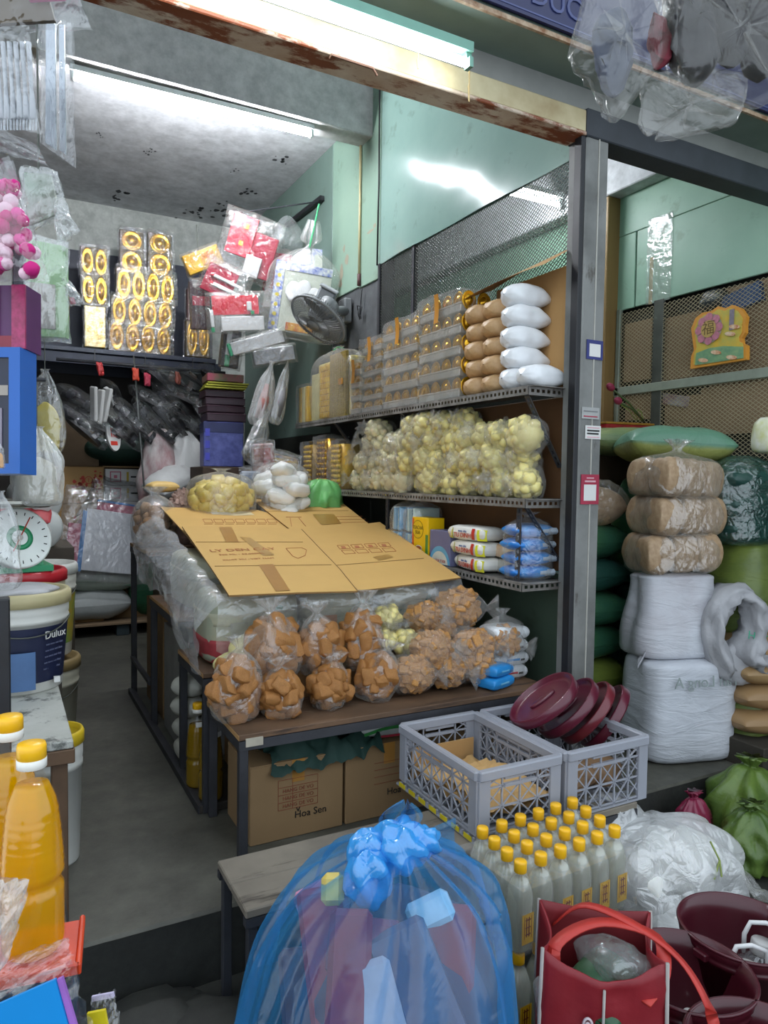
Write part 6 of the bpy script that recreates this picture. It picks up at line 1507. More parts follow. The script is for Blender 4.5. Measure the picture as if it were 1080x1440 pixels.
cc = kx(1000, 463); rr_ = .075
def disc(cy, cz, r_, x, name, m_, n=16): yz_prism([(cy + r_ * math.cos(a), cz + r_ * math.sin(a)) for a in [6.2832 * i / n for i in range(n)]], x - .002, x, name, m_)
disc(cc[0], cc[1], rr_, -.015, 'green_wreath', mat('wreath_green', '#6f9a6a', .5, color2='#c98a98', scale=40))
for k in range(8): disc(cc[0] + rr_ * .78 * math.cos(k * .785), cc[1] + rr_ * .78 * math.sin(k * .785), .022, -.018, 'pink_flower', mat('flower_pink', '#cf8296', .5, var=.3, scale=60), 9)
disc(cc[0], cc[1], rr_ * .58, -.020, 'gold_disc', mat('sign_gold', '#c4a45e', .5, var=.2))
text_part('gold_character', '\u798f', .075, mat('sign_brown', '#6d5326', .5), t, (-.0215, cc[0], cc[1]), (R(90), 0, R(-90)), .0008)
for k, (px, py) in enumerate([(992, 507), (1010, 496), (1032, 503), (1030, 470), (1036, 460)]):
    q = kx(px, py); yz_prism([(q[0] + .030 * math.cos(a) , q[1] + .011 * math.sin(a) + .006 * math.cos(a)) for a in [.7 * i for i in range(9)]], -.019, -.016, 'carp', mat('carp_orange', '#c4682e', .5, color2='#e8d8b8', scale=40))
q = kx(1032, 450); yz_prism([(q[0] - .012, q[1] - .05), (q[0] + .012, q[1] - .05), (q[0] + .012, q[1] + .05), (q[0] - .012, q[1] + .05)], -.018, -.014, 'grey_banner', mat('banner_grey', '#8f8592', .5, var=.3, scale=60))
# small goods behind the mesh
t = thing('dark_bag', 'dark plastic bag wedged behind the mesh above the festive sign', 'bag', at(1004, 425, X=XR + .02)); pillow_mesh(.16, .05, .12, seed=5, amp=.1).build('bag', mat('dark_wedge', '#22282a', .3, bump=.4), t, True, (0, 0, -.06), (0, 0, R(90))); MB().box((-.01, -.02, -.01), (.0, .04, .0)).build('tie', M_wire, t)
o = MB().box((-.02, -.09, -.03), (.02, .09, .03), c=.006).build('white_packet', mat('packet_white', '#b9bcbf', .4, color2='#7f4550', scale=9), None, False, at(950, 563, X=XR + .03), (R(12), 0, 0)); tag(o, 'white packet with red mark lying behind the mesh rail', 'packet')
o.location.x = XR + .03
o = bag_mesh([(.02, 0, 0), (.06, .02, .05), (.06, .12, .08), (.03, .16, .2)], 14, 20, 6, seed=9).build('vegetable_bag', mat('yellow_green_leaf', '#b3b53a', .5, color2='#d8d9d4', scale=9), None, True, at(1076, 585, Y=2.05) ); tag(o, 'small clear bag with yellow green leaves at the right edge', 'bag'); o.location.z = 1.335; o.location.x = 3.04
# crumpled white bag, tan rolls, green and maroon bags low at the right edge
t = thing('crumpled_sack', 'crumpled empty white sack with green lettering slung at the right', 'sack', at(1046, 948, Y=1.98), (R(-4), R(-10), R(-20)))
M_crw = mat('crumpled_white', '#a9a9ac', .55, var=.15, scale=8, bump=.6, bscale=14, bdist=.012)
lp = MB(); pts = [(-.09, 0, .03), (-.13, 0, .16), (-.09, 0, .30), (.0, -.02, .36), (.07, -.02, .30), (.05, -.03, .18), (-.01, -.05, .10), (.07, -.04, .05)]
sm = curve_prof([tuple(p) for p in pts], 34)
V = []; 
def tubeprof():
    b = MB(); N = len(sm); n = 20
    for i, p in enumerate(sm):
        d = Vector(sm[min(i + 1, N - 1)]) - Vector(sm[max(i - 1, 0)]); d.normalize(); a = d.cross(Vector((0, 1, 0))).normalized(); c = Vector((0, 1, 0))
        for k in range(n):
            an = 2 * math.pi * k / n; rr = 1.1 + .7 * nz(math.cos(an) * 2.2, math.sin(an) * 2.2, i * .30, 5) + .35 * nz(math.cos(an) * 5, math.sin(an) * 5, i * .7, 9)
            V.append(Vector(p) + (a * math.cos(an) * .042 + c * math.sin(an) * .075) * rr)
    Fc = [(i * n + k, i * n + (k + 1) % n, (i + 1) * n + (k + 1) % n, (i + 1) * n + k) for i in range(N - 1) for k in range(n)]
    return b.add(V, Fc + [tuple(range(n))[::-1], tuple((N - 1) * n + k for k in range(n))])
tubeprof().build('sack', M_crw, t, True)
bag_mesh([(.03, -.04, 0), (.10, -.02, .1), (.13, .06, .12), (.10, .13, .15), (.03, .16, .2)], 16, 24, 6, 1, .6, .15, 7, 12).build('lower_folds', M_crw, t, True)
text_part('green_lettering', 'HAT', .05, mat('letter_green', '#3f9a7a', .5), t, (.03, -.10, .17), (R(80), R(25), 0), .0006)
M_kraft = mat('kraft_roll', '#9c7c54', .6, var=.12, scale=6, coat=.2)
for i in range(4):
    o = pillow_mesh(.42, .26, .125, seed=90 + i, amp=.05, pinch=.1).build('tan_pack', M_kraft if i < 2 else mat('tan_pack_light', '#a8895f', .45, var=.15, bump=.3), None, True, (2.985 + .012 * (i % 2), 1.96, .0 + .108 * i + .11), (0, 0, R(-18))); tag(o, ['lowest', 'second', 'third', 'top'][i] + ' tan wrapped pack in the pile at the right edge', 'pack', 'tan packs at the right edge')
o = tag(MB().box((2.76, 1.82, -.2), (3.19, 2.10, .108), c=.004).build('low_crate', mat('low_crate', '#3a352c', .8, var=.3)), 'dark low crate under the tan packs', 'crate')
M_mar = mat('maroon_film', '#8a2a48', .25, var=.25, scale=9, bump=.5, bscale=20, bdist=.01); M_lim = mat('lime_film', '#667d36', .35, color2='#46602c', scale=7, bump=.5, bscale=16, bdist=.012); M_dgr = mat('deep_green_film', '#255038', .3, var=.3, bump=.5, bscale=16, bdist=.012)
def floor_bag(name, label, loc, r, h, m_, seed, rot=(0, 0, 0), sx=1, sy=.8): return tag(bag_mesh([(r * .3, 0, 0), (r * .9, .01, .06), (r, h * .35, .10), (r * .85, h * .65, .14), (r * .4, h * .86, .22), (r * .16, h * .9, .35), (r * .4, h, .4)], 34, 44, 7, sx, sy, .18, 9, seed).build(name, m_, None, True, loc, rot), label, 'bag')
floor_bag('maroon_bag', 'small maroon plastic bag beside the green bags on the ground', (2.30, 1.79, -.2), .075, .235, M_mar, 61)
floor_bag('green_bag', 'lime green bag with dark green end leaning at the right edge', (2.55, 1.76, -.2), .16, .33, M_lim, 62, (0, R(8), 0))
floor_bag('green_bag', 'crumpled lime green bag in front of the larger green one', (2.40, 1.62, -.2), .12, .24, M_lim, 63)
floor_bag('green_bag', 'deep green bag lowest at the right edge over the bucket', (2.50, 1.50, -.2), .13, .21, M_dgr, 64)
# ================================================================ foreground
# ---- bench and crates
M_benchw = rusty('bench_wood', '#7d7568', '#3d362e', .40, 7, .75, '#5f584e', stretch=(.25, 2, 2))
bz = .17
q0, q1 = at(307, 1212, Z=bz), at(345, 1282, Z=bz)
bx0, by0, by1 = q0.x, q1.y, q0.y + .01
bn = thing('low_bench', 'low worn wooden bench on steel legs under the crates', 'bench', (bx0, by0, -.2))
BW, BD = 1.80 - bx0, by1 - by0
for i in range(2): MB().box((0, BD * i / 2 + .001, bz + .2 - .022), (BW, BD * (i + 1) / 2 - .001, bz + .2 - .001 * i), c=.003).build('seat_plank', M_benchw, bn)
for (x, y) in ((.02, .02), (.02, BD - .02), (BW - .03, .02), (BW - .03, BD - .02), (BW * .5, .02), (BW * .5, BD - .02)): MB().box((x - .012, y - .012, 0), (x + .012, y + .012, bz + .18), c=.002).build('leg', M_darksteel, bn)
for y in (.012, BD - .012): MB().bar((0, y, bz + .2 - .034), (BW, y, bz + .2 - .034), .022, .022).build('rail', M_darksteel, bn)
M_cr = liquid('crate_plastic', '#b4b7c0', .62, .35); M_crd = liquid('crate_plastic_dim', '#a5a8b0', .75, .4)
def crate(label, x0, x1, y0, y1, z0, z1):
    t = thing('plastic_crate', label, 'crate', ((x0 + x1) / 2, (y0 + y1) / 2, z0)); L, W, H = x1 - x0, y1 - y0, z1 - z0
    rim = MB()
    for s_ in (-1, 1):
        rim.box((-L / 2, s_ * W / 2 - .012, H - .03), (L / 2, s_ * W / 2 + .012, H), c=.004); rim.box((s_ * L / 2 - .012, -W / 2, H - .030), (s_ * L / 2 + .012, W / 2, H - .0005), c=.004)
    rim.build('rim', M_cr, t)
    for sx in (-1, 1):
        for sy in (-1, 1):
            MB().box((sx * L / 2 - .02 * (1 + sx) / 1 + (0 if sx > 0 else 0), sy * W / 2 - .006, 0), (sx * L / 2 + (.04 if sx < 0 else 0), sy * W / 2 + .006, H - .028), c=.002).build('corner_post', M_cr, t)
            MB().box((sx * L / 2 - .006, sy * W / 2 - (.04 if sy > 0 else 0), 0), (sx * L / 2 + .006, sy * W / 2 + (.04 if sy < 0 else 0), H - .028), c=.002).build('corner_post', M_cr, t)
    def lattice(a, b, n):
        """side panel from a to b (floor points): verticals, rails and diagonals, with a hand slot"""
        a, b = Vector(a), Vector(b); d = (b - a) / n; g = MB(); w_ = .005
        for i in range(n + 1): g.bar(a + d * i, a + d * i + Vector((0, 0, H - .02)), w_, w_)
        for z in (.012, H * .38, H * .70): g.bar(a + Vector((0, 0, z)), b + Vector((0, 0, z)), w_, w_)
        for i in range(n):
            p, q = a + d * i, a + d * (i + 1)
            zs_ = [(.012, H * .38), (H * .38, H * .70)] + ([] if abs(i - (n - 1) / 2) < n * .22 else [(H * .70, H - .02)])
            for (u, v) in zs_:
                s1, s2 = (p, q) if (i + int(u * 10)) % 2 else (q, p)
                g.bar(s1 + Vector((0, 0, u)), s2 + Vector((0, 0, v)), w_ * .8, w_ * .8); g.bar(s2 + Vector((0, 0, u)), s1 + Vector((0, 0, v)), w_ * .6, w_ * .6)
        i0 = a + d * (n * .28); i1 = a + d * (n * .72)
        g.bar(i0 + Vector((0, 0, H * .70)), i1 + Vector((0, 0, H * .70)), .010, .010); g.bar(i0 + Vector((0, 0, H - .034)), i1 + Vector((0, 0, H - .034)), .010, .010)
        return g.build('lattice_side', M_cr, t)
    k = .002
    lattice((-L / 2 + .02, -W / 2 + k, 0), (L / 2 - .02, -W / 2 + k, 0), max(4, int(L / .062))); lattice((-L / 2 + .02, W / 2 - k, 0), (L / 2 - .02, W / 2 - k, 0), max(4, int(L / .062)))
    lattice((-L / 2 + k, -W / 2 + .02, 0), (-L / 2 + k, W / 2 - .02, 0), max(4, int(W / .062))); lattice((L / 2 - k, -W / 2 + .02, 0), (L / 2 - k, W / 2 - .02, 0), max(4, int(W / .062)))
    fl = MB()
    for i in range(9): fl.box((-L / 2, -W / 2 + W * i / 8 - .004, 0), (L / 2, -W / 2 + W * i / 8 + .004, .006))
    for i in range(6): fl.box((-L / 2 + L * i / 5 - .004, -W / 2, 0), (-L / 2 + L * i / 5 + .004, W / 2, .0055))
    fl.build('floor_grid', M_crd, t); return t
rz = .38
cA0, cA1, cA2 = at(567, 1017, Z=rz), at(670, 1086, Z=rz), at(796, 1061, Z=rz)
y0c, y1c = cA1.y, cA0.y
x0c, x1c = (cA0.x + cA1.x) / 2, cA2.x - .012
x2c = at(917, 1036, Z=rz).x
zb_ = bz + .022
tray = MB()
for (xa, xb) in ((x0c, x1c), (x1c + .03, x2c)): pass
ta = thing('crate_tray', 'grey slatted tray with yellow labels under the front crate', 'tray', (x0c, y0c, bz + .001))
MB().box((-.012, -.01, 0), (x1c - x0c + .012, y1c - y0c + .01, .008), c=.002).build('tray_base', M_crd, ta)
for s_ in range(7): MB().box((-.013, .01 + s_ * (y1c - y0c) / 7, .004), (-.0115, .05 + s_ * (y1c - y0c) / 7, .019), c=.0005).build('yellow_label', mat('label_yellow', '#d9c51e', .5), ta)
for s_ in range(16): MB().box((-.012, s_ * (y1c - y0c) / 16, .008), (-.007, .008 + s_ * (y1c - y0c) / 16, .020)).build('tray_peg', M_crd, ta)
c1 = crate('open translucent plastic crate with crumpled brown paper, nearer the blue bag', x0c, x1c, y0c, y1c, zb_, rz)
c2 = crate('translucent plastic crate holding dark red lids, beside the white sacks', x1c + .028, x2c, y0c - .0, y1c, zb_ - .02, rz)
pb = thing('brown_paper', 'crumpled brown paper bags and carton lining inside the front crate', 'paper', ((x0c + x1c) / 2, (y0c + y1c) / 2, zb_ + .007))
CW, CD = x1c - x0c - .05, y1c - y0c - .05
M_bp = mat('brown_paper_col', '#c09a63', .8, var=.12, scale=7, bump=.4, bscale=14, bdist=.01)
for i in range(3):
    MB().grid(lambda u, v: ((u - .5) * CW * .96 + .003 * i, (v - .5) * CD * (.9 - .15 * i) - .05 * i, .012 + .02 * i + .030 * abs(nz(u * 5, v * 5, i * 3)) + .012 * nz(u * 14, v * 14, i) + .02 * v), 24, 26).build('paper_fold', M_bp, pb, True)
MB().box((-CW / 2, CD / 2 - .006, .0), (CW / 2, CD / 2, .10)).build('carton_lining', M_cbd, pb)
# dark red bucket lids leaning in the second crate
M_maroon = mat('maroon_plastic', '#5a182c', .32, var=.12, scale=4, coat=.25); M_maroon2 = mat('maroon_red_plastic', '#6a1f2a', .32, var=.12, scale=4, coat=.25)
ld = MB(); ld.lathe([(.0005, .012), (.10, .012), (.108, .006), (.112, .0), (.126, -.002), (.130, .003), (.130, .030), (.126, .034), (.120, .032), (.118, .018), (.10, .018), (.0005, .018)], 48, capb=False, capt=False)
ME_lid = [ld.mesh('lid_disc', M_maroon, True), None]; ME_lid[1] = ME_lid[0].copy(); ME_lid[1].materials.clear(); ME_lid[1].materials.append(M_maroon2)
hd = MB(); hd.lathe([(.05, .019), (.052, .024), (.045, .026), (.0005, .024)], 20, sx=.35, capb=False, capt=False)
ME_hub = hd.mesh('grip', M_maroon, True)
cxl = (x1c + x2c) / 2
for i, (px, py, tilt, lb) in enumerate([(768, 990, 38, 'dark red bucket lid facing up, first in the leaning row'), (803, 1000, 46, 'dark red bucket lid second in the leaning row'), (830, 1006, 52, 'reddish bucket lid third in the leaning row'), (856, 1012, 58, 'dark red bucket lid last in the leaning row next to the white sack')]):
    p = at(px, py, Y=(y0c + y1c) / 2 + .03)
    v_d = ray(px, py).normalized(); u_d = (UP - v_d * UP.dot(v_d)).normalized(); r_d = v_d.cross(u_d)
    nrm = (u_d * math.cos(R(tilt)) - r_d * math.sin(R(tilt)) - v_d * (.42 - .05 * i)).normalized()
    t = thing('bucket_lid', lb, 'lid', p, nrm.to_track_quat('Z', 'Y').to_euler(), 'dark red bucket lids in the crate', 1.0)
    link('lid_disc', ME_lid[1 if i == 2 else 0], t); link('grip', ME_hub, t)
# brown bottles / bags seen through the second crate
for i in range(3):
    o = pillow_mesh(.13, .14, .09, seed=i + 95, amp=.08).build('brown_bag', mat('crate_brown', '#8a6a4a', .6, var=.2), None, True, (x1c + .12 + .085 * i, y0c + .13 + .03 * (i % 2), zb_ - .01), (0, 0, i)); tag(o, ['left', 'middle', 'right'][i] + ' brown bag low inside the crate of lids', 'bag')
# ---- bottles of clear liquid, two layers of 24
M_blq = liquid('cloudy_water', '#dfe2cf', .42, .15); M_bpet = film('bottle_pet', '#f4f6f4', .05, .30, .06, 6, .15); M_lab = mat('label_gold', '#dcae1e', .4, color2='#c89618', scale=20); M_labr = mat('label_ink', '#7a2d16', .5)
h_b = .222; r_b = .0305
prof = [(r_b * .85, 0), (r_b, .006), (r_b, h_b * .60), (r_b * .93, h_b * .68), (r_b * .62, h_b * .80), (r_b * .42, h_b * .865), (r_b * .42, h_b * .905)]
ME_bot = MB().lathe(prof, 22, sq=3.0).mesh('bottle', M_bpet, True)
ME_liq = MB().lathe([(r * .93, z * .98 + .002) for r, z in prof[:5]], 22, sq=3.0).mesh('liquid', M_blq, True)
ME_cap = MB().lathe([(r_b * .50, h_b * .875), (r_b * .53, h_b * .88), (r_b * .53, h_b * .985), (r_b * .48, h_b), (.0004, h_b)], 20, capt=False).mesh('cap', M_yel, True)
lb_ = MB(); lb_.grid(lambda u, v: (-.019 + .038 * u, -r_b - .0008, h_b * (.12 + .34 * v)), 4, 3); ME_lab = lb_.mesh('label', M_lab, False)
li = MB()
for (x0, z0_, x1, z1) in ((-.006, .20, -.003, .42), (.002, .20, .005, .42), (-.008, .22, .009, .235), (-.008, .30, .009, .312), (-.008, .385, .009, .40), (-.012, .18, -.0112, .44), (.0115, .18, .0122, .44)): li.box((x0, -r_b - .0016, h_b * z0_), (x1, -r_b - .0006, h_b * z1))
ME_ink = li.mesh('label_print', M_labr, False)
A_, B_, C_ = at(682, 1166, Z=.255), at(732, 1210, Z=.255), at(809, 1125, Z=.255)
ex, ey = (C_ - A_) / 5, (A_ - B_) / 3
ey = ey.normalized() * max(ey.length, .0612); ex = ex.normalized() * max(ex.length, .0612)
B0 = B_
RZ = math.atan2(ex.y, ex.x)
proto = None
for lvl in range(2):
    for r_ in range(4):
        for c_ in range(6):
            if lvl == 0 and 0 < r_ and 0 < c_ : continue       # buried bottles of the lower layer show nothing
            p = B0 + ex * c_ + ey * r_; p = Vector((p.x, p.y, .255 - h_b if lvl else -.2))
            lb2 = f'yellow capped bottle, {ORD[c_]} from the blue bag in {["front", "second", "third", "back"][r_]} row of the {["lower", "upper"][lvl]} layer'
            if proto is None:
                proto = thing('water_bottle', lb2, 'bottle', p, (0, 0, RZ), 'yellow capped bottles')
                link('bottle', ME_bot, proto); link('liquid', ME_liq, proto); link('cap', ME_cap, proto); lo_ = link('label', ME_lab, proto); link('label_print', ME_ink, lo_)
            else: dup(proto, p, (0, 0, RZ), lb2)
pw = MB(); cx_ = B0 + ex * 2.5 + ey * 1.5
Lp, Wp = ex.length * 6 + .008, ey.length * 4 + .008
wrapped_box(Lp, Wp, h_b * .72, 17, .004).build
o = wrapped_box(Lp, Wp, h_b * .74, 17, .005).build('shrink_wrap', film('shrink_film', '#f0f2f2', .02, .22, .08, 7, .6), None, True, (cx_.x, cx_.y, .255 - h_b + .001), (0, 0, RZ)); tag(o, 'clear shrink film around the upper layer of yellow capped bottles', 'plastic film')
slab = tag(MB().box((-Lp / 2 + .02, -Wp / 2 + .05, 0), (Lp / 2 - .004, Wp / 2 - .004, .232), c=.003).build('bottle_carton', mat('bottle_carton', '#77766c', .7), None, False, (cx_.x, cx_.y, -.2), (0, 0, RZ)), 'grey pack core standing in the lower bottle layer', 'box')
bpy.data.objects.remove(slab)
# ---- blue bag
K = at(562, 1182, D=1.40)
Hb = K.z + .2
t = thing('blue_bag', 'big blue translucent plastic bag tied with a knot in the foreground', 'bag', (K.x, K.y, -.2))
M_bluef = film('blue_bag_film', '#4aaef0', .04, .52, .22, 4, .45, .02, trans='#d2e9fa', gloss=.05)
M_blued = film('blue_knot_film', '#3fa6f0', .66, .3, .22, 8, .5, .02, trans='#8cc8f0', gloss=.07)
bagp = MB(); rnd = random.Random(6)
n_, rings = 110, 60
pr = curve_prof([(.235, 0, .05), (.275, .04, .05), (.285, Hb * .25, .06), (.272, Hb * .48, .08), (.245, Hb * .68, .11), (.215, Hb * .80, .14), (.168, Hb * .895, .20), (.085, Hb * .965, .34), (.026, Hb, .40)], rings)
V = []
for j, (r_, z, fo) in enumerate(pr):
    q = z / Hb
    for k in range(n_):
        a = 2 * math.pi * k / n_
        f1 = abs(math.sin(a * 6.5 + .6 + .8 * nz(math.cos(a) * 1.5, math.sin(a) * 1.5, q * 1.2, 3))) ** .6 - .6
        f2 = math.sin(a * 17 + 2 + 3 * nz(math.cos(a) * 2, math.sin(a) * 2, q * 1.5, 7))
        lumpy = .10 * nz(math.cos(a) * 1.3, math.sin(a) * 1.3, q * 2.2, 12) * (1 if q < .85 else .3)
        rr = r_ * (1 + fo * (1.1 * f1 + .35 * f2) + lumpy)
        sh_ = 1.0 + .12 * math.cos(2 * (a - .5)) * (1 - q)
        V.append((rr * math.cos(a) * sh_ - .10 * (1 - q), rr * math.sin(a), z + .012 * nz(math.cos(a) * 3, math.sin(a) * 3, q * 5, 4)))
bagp.add(V, [(j * n_ + k, j * n_ + (k + 1) % n_, (j + 1) * n_ + (k + 1) % n_, (j + 1) * n_ + k) for j in range(rings - 1) for k in range(n_)] + [tuple(range(n_))[::-1]])
bagp.build('bag_film', M_bluef, t, True)
kn = thing if False else None
def knot_lump(c, r, sq, seed, nm='knot', rot=(0, 0, 0)):
    b = MB(); n = 28
    def P(u, v):
        th, ph = u * 2 * math.pi, v * math.pi
        d = Vector((math.sin(ph) * math.cos(th), math.sin(ph) * math.sin(th), math.cos(ph)))
        k = 1 + .30 * nz(d.x * 1.6, d.y * 1.6, d.z * 1.6, seed) + .14 * math.sin(5 * th + 4 * d.z) * math.sin(ph)
        return (d.x * r * sq[0] * k, d.y * r * sq[1] * k, d.z * r * sq[2] * k)
    b.grid(P, 36, 20, closed_u=True); return b.build(nm, M_blued, t, True, c, rot)
E_ = lambda px, py, dd: at(px, py, D=1.40 + dd) - t.location
knot_lump(E_(562, 1190, -.01), .050, (1.15, 1, .95), 3)
knot_lump(E_(520, 1195, -.02), .040, (1.1, .9, .9), 5); knot_lump(E_(592, 1185, .0), .036, (1.1, .9, .8), 8)
knot_lump(E_(518, 1232, -.05), .044, (1.0, .9, 1.25), 11, 'knot_fold')
ear = MB()
e0, e1 = E_(556, 1172, 0), E_(572, 1128, .01)
ear.grid(lambda u, v: tuple(e0.lerp(e1, v) + RT * ((u - .5) * .085 * (math.sin(v * 2.6 + .35)) ) + FW * (.022 * math.sin(u * 6.28 * 2) * (1 - v * .3)) ), 26, 16); ear.build('knot_ear', M_bluef, t, True)
ear2 = MB(); s0, s1 = E_(590, 1180, .05), E_(640, 1190, .16)
ear2.grid(lambda u, v: tuple(s0.lerp(s1, v) + UP * ((u - .5) * .10 * (.35 + v)) + FW * (.02 * math.sin(u * 12))), 20, 12); ear2.build('knot_ear', M_bluef, t, True)
# what shows through the film
cols = [('#8c2740', .12, .16), ('#c96a8a', .10, .12), ('#d8d2d0', .13, .10), ('#7a1f2e', .16, .14), ('#c9a83a', .07, .10), ('#b8435a', .12, .12), ('#2f4fb8', .10, .14), ('#d0c8d0', .14, .12), ('#9a2a34', .14, .12), ('#44405a', .14, .14), ('#c2385a', .11, .12), ('#2f9a6a', .06, .08)]
spots = [(-.15, -.13, .30), (-.17, -.10, .46), (.02, -.20, .30), (-.10, -.16, .14), (-.16, -.02, .52), (.10, -.18, .18), (.03, -.22, .16), (.12, -.12, .42), (.18, -.06, .28), (.0, -.10, .44), (-.02, -.20, .08), (.19, -.03, .46)]
for i, (px, py, w_, h_, dd, c) in enumerate([(430, 1330, .045, .26, .13, '#a81c38'), (470, 1360, .04, .24, .11, '#981a34'), (420, 1245, .07, .09, .14, '#d08aa8'), (440, 1228, .03, .07, .14, '#d8c060'), (560, 1420, .05, .12, .10, '#2f52c8'), (600, 1370, .06, .22, .11, '#6a5a70'), (650, 1330, .06, .20, .15, '#a02c38'), (665, 1270, .03, .04, .17, '#22a878'), (520, 1400, .05, .16, .10, '#c8b8c0'), (500, 1310, .07, .10, .12, '#8a3048'), (625, 1260, .06, .07, .16, '#d4e4ec'), (390, 1390, .05, .20, .12, '#5a1a2c')]):
    zq = at(px, py, D=1.40).z; rq = .19 if zq > .48 else (.22 if zq > .38 else .25)
    x_ = (px - 552 + 30 * (1 - (zq + .2) / Hb)) * 1.4 / 1010; q = at(548 + (px - 548) * .74, py + 22, D=1.40 - (.40 if py < 1300 else (.56 if py < 1345 else .78)) * math.sqrt(max(0, (rq * .86) ** 2 - x_ * x_))) - t.location; a_ = math.sin(i * 2.3) * 18 - 12
    w_, h_ = (w_ * .72, h_ * .8) if py < 1300 else (w_ * .95, h_ * .95)
    MB().box((-w_, -.015, -h_ / 2), (w_, .015, h_ / 2), c=.010).build('packed_item', mat('packed_' + c[1:], c, .45, var=.3, scale=12), t, False, q, (R(-26), R(a_), -YAW))
for i, ((c, a, b), (x, y, z)) in enumerate(list(zip(cols, spots))[:0]):
    pillow_mesh(a * 1.5, b * 1.2, .09, seed=i, amp=.08).build('packed_item', mat('packed_' + c[1:], c, .5, var=.2, scale=20), t, True, (x * .86 - .05 * (1 - z / .7), y * .9, z), (R(30 * math.sin(i * 2)), R(40 * math.cos(i)), i))
bag_mesh([(.15, .01, 0), (.20, .1, 0), (.21, .3, 0), (.17, .5, 0), (.05, .56, 0)], 14, 24, amp=.15, seed=3).build('packed_core', mat('packed_core', '#5a3448', .7, color2='#3a4060', scale=6), t, True)
# ---- red tote bag
tp = at(842, 1310, Z=.27)
bxs = tag(MB().box((tp.x - .13, tp.y - .12, -.2), (tp.x + .13, tp.y + .12, -.085), c=.004).build('step_box', mat('step_box', '#3f3a33', .8, var=.3)), 'dark low box under the red tote bag', 'box')
t = thing('tote_bag', 'red shopping tote with white scroll print and looped handles', 'bag', (tp.x, tp.y, -.084), (0, 0, R(-38)))
M_tote = mat('tote_red', '#861b25', .5, var=.15, scale=12, bump=.2, bscale=60); M_totei = mat('tote_inner', '#7d1f26', .6, var=.15); M_handle = mat('tote_handle', '#b8332b', .5, var=.12, scale=30); M_pipe = mat('tote_piping', '#a9a39e', .6)
TW, TD, TH = .235, .17, .36
def side(u, v, face):
    s_ = 1 + .03 * math.sin(v * 3); sagz = -.05 * math.sin(u * math.pi) * v ** 2
    if face == 0: return ((u - .5) * TW * s_, -TD / 2 - .012 * math.sin(u * 3.14) * v + .01 * nz(u * 5, v * 5, 1), v * TH + sagz * .9)
    if face == 1: return ((.5 - u) * TW * s_, TD / 2 + .01 * math.sin(u * 3.14), v * TH + sagz * .3)
    if face == 2: return (TW / 2 * s_ - .02 * math.sin(u * 3.14) * v, (u - .5) * TD, v * TH - .02 * v * math.sin(u * 3.14))
    return (-TW / 2 * s_ + .02 * math.sin(u * 3.14) * v, (.5 - u) * TD, v * TH - .02 * v * math.sin(u * 3.14))
for f_ in range(4):
    b = MB(); b.grid(lambda u, v: side(u, v, f_), 16, 16); o = b.build('side_panel', M_tote if f_ != 1 else M_totei, t, True)
    sf = o.modifiers.new('thick', 'SOLIDIFY'); sf.thickness = .004; sf.offset = -1
MB().box((-TW / 2, -TD / 2, 0), (TW / 2, TD / 2, .004)).build('base', M_totei, t)
for sx in (-1, 1):
    for sy in (-1, 1): MB().tube([(sx * TW / 2, sy * TD / 2, 0), (sx * TW / 2 * 1.03, sy * TD / 2, TH * .5), (sx * TW / 2, sy * TD / 2, TH)], .004, 6).build('piping', M_pipe, t, True)
MB().tube([(0, -TD / 2 - .012, .0), (0, -TD / 2 - .012, TH * .5), (0, -TD / 2 - .018, TH * .84)], .003, 6).build('piping', M_pipe, t, True)
def strap(pts, w_):
    S = [Vector(p) for p in curve_prof(pts, 30)]; b = MB(); V = []
    for i, p in enumerate(S):
        d = (S[min(i + 1, 29)] - S[max(i - 1, 0)]).normalized(); sd = d.cross(Vector((0, 0, 1)) if abs(d.z) < .9 else Vector((0, 1, 0))).normalized()
        V += [p - sd * w_ / 2, p + sd * w_ / 2, p + sd * w_ / 2 + Vector((0, 0, .004)), p - sd * w_ / 2 + Vector((0, 0, .004))]
    Fc = [(i * 4 + k, i * 4 + (k + 1) % 4, i * 4 + 4 + (k + 1) % 4, i * 4 + 4 + k) for i in range(29) for k in range(4)]
    return b.add(V, Fc + [(3, 2, 1, 0), (116, 117, 118, 119)]).build('handle', M_handle, t, True)
strap([(-.085, -TD / 2, TH * .82), (-.09, -TD / 2 + .03, TH * .97), (.0, .0, TH + .012), (.11, .0, TH * .99), (.12, -.04, TH * .85), (.075, -TD / 2 - .01, TH * .78)], .028)
strap([(-.085, TD / 2, TH * .85), (-.02, .06, TH + .01), (.09, .0, TH + .005), (.17, -.02, TH - .05), (.215, -.05, TH * .62), (.19, -.06, TH * .48)], .022)
for i in range(3):
    pillow_mesh(.17, .13, .09, seed=i + 33, amp=.14).build('plastic_packet', [film('tote_clear', '#cfd6d4', .2, .4, .1, 16, .9), mat('tote_green', '#2f5a3c', .4, var=.3), film('tote_clear', '#cfd6d4', .2, .4, .1, 16, .9)][i], t, True, (-.03 + .03 * i, .0, .16 + .035 * i), (R(20), R(15 * i - 15), i))
MB().box((-.09, -.06, .01), (.09, .06, .16), c=.01).build('packed_box', mat('tote_dark', '#2a3330', .6), t)
M_scroll = mat('tote_scroll', '#d8c8cc', .5)
def scroll(cx, cz, s_, turns):
    pts = []
    for i in range(40):
        a = i / 39 * turns * 6.283; r_ = s_ * (1 - .75 * i / 39); pts.append((cx + r_ * math.cos(a) * .55, -TD / 2 - .0165, cz + r_ * math.sin(a)))
    return MB().tube(pts, .0028, 5).build('scroll_print', M_scroll, t, True)
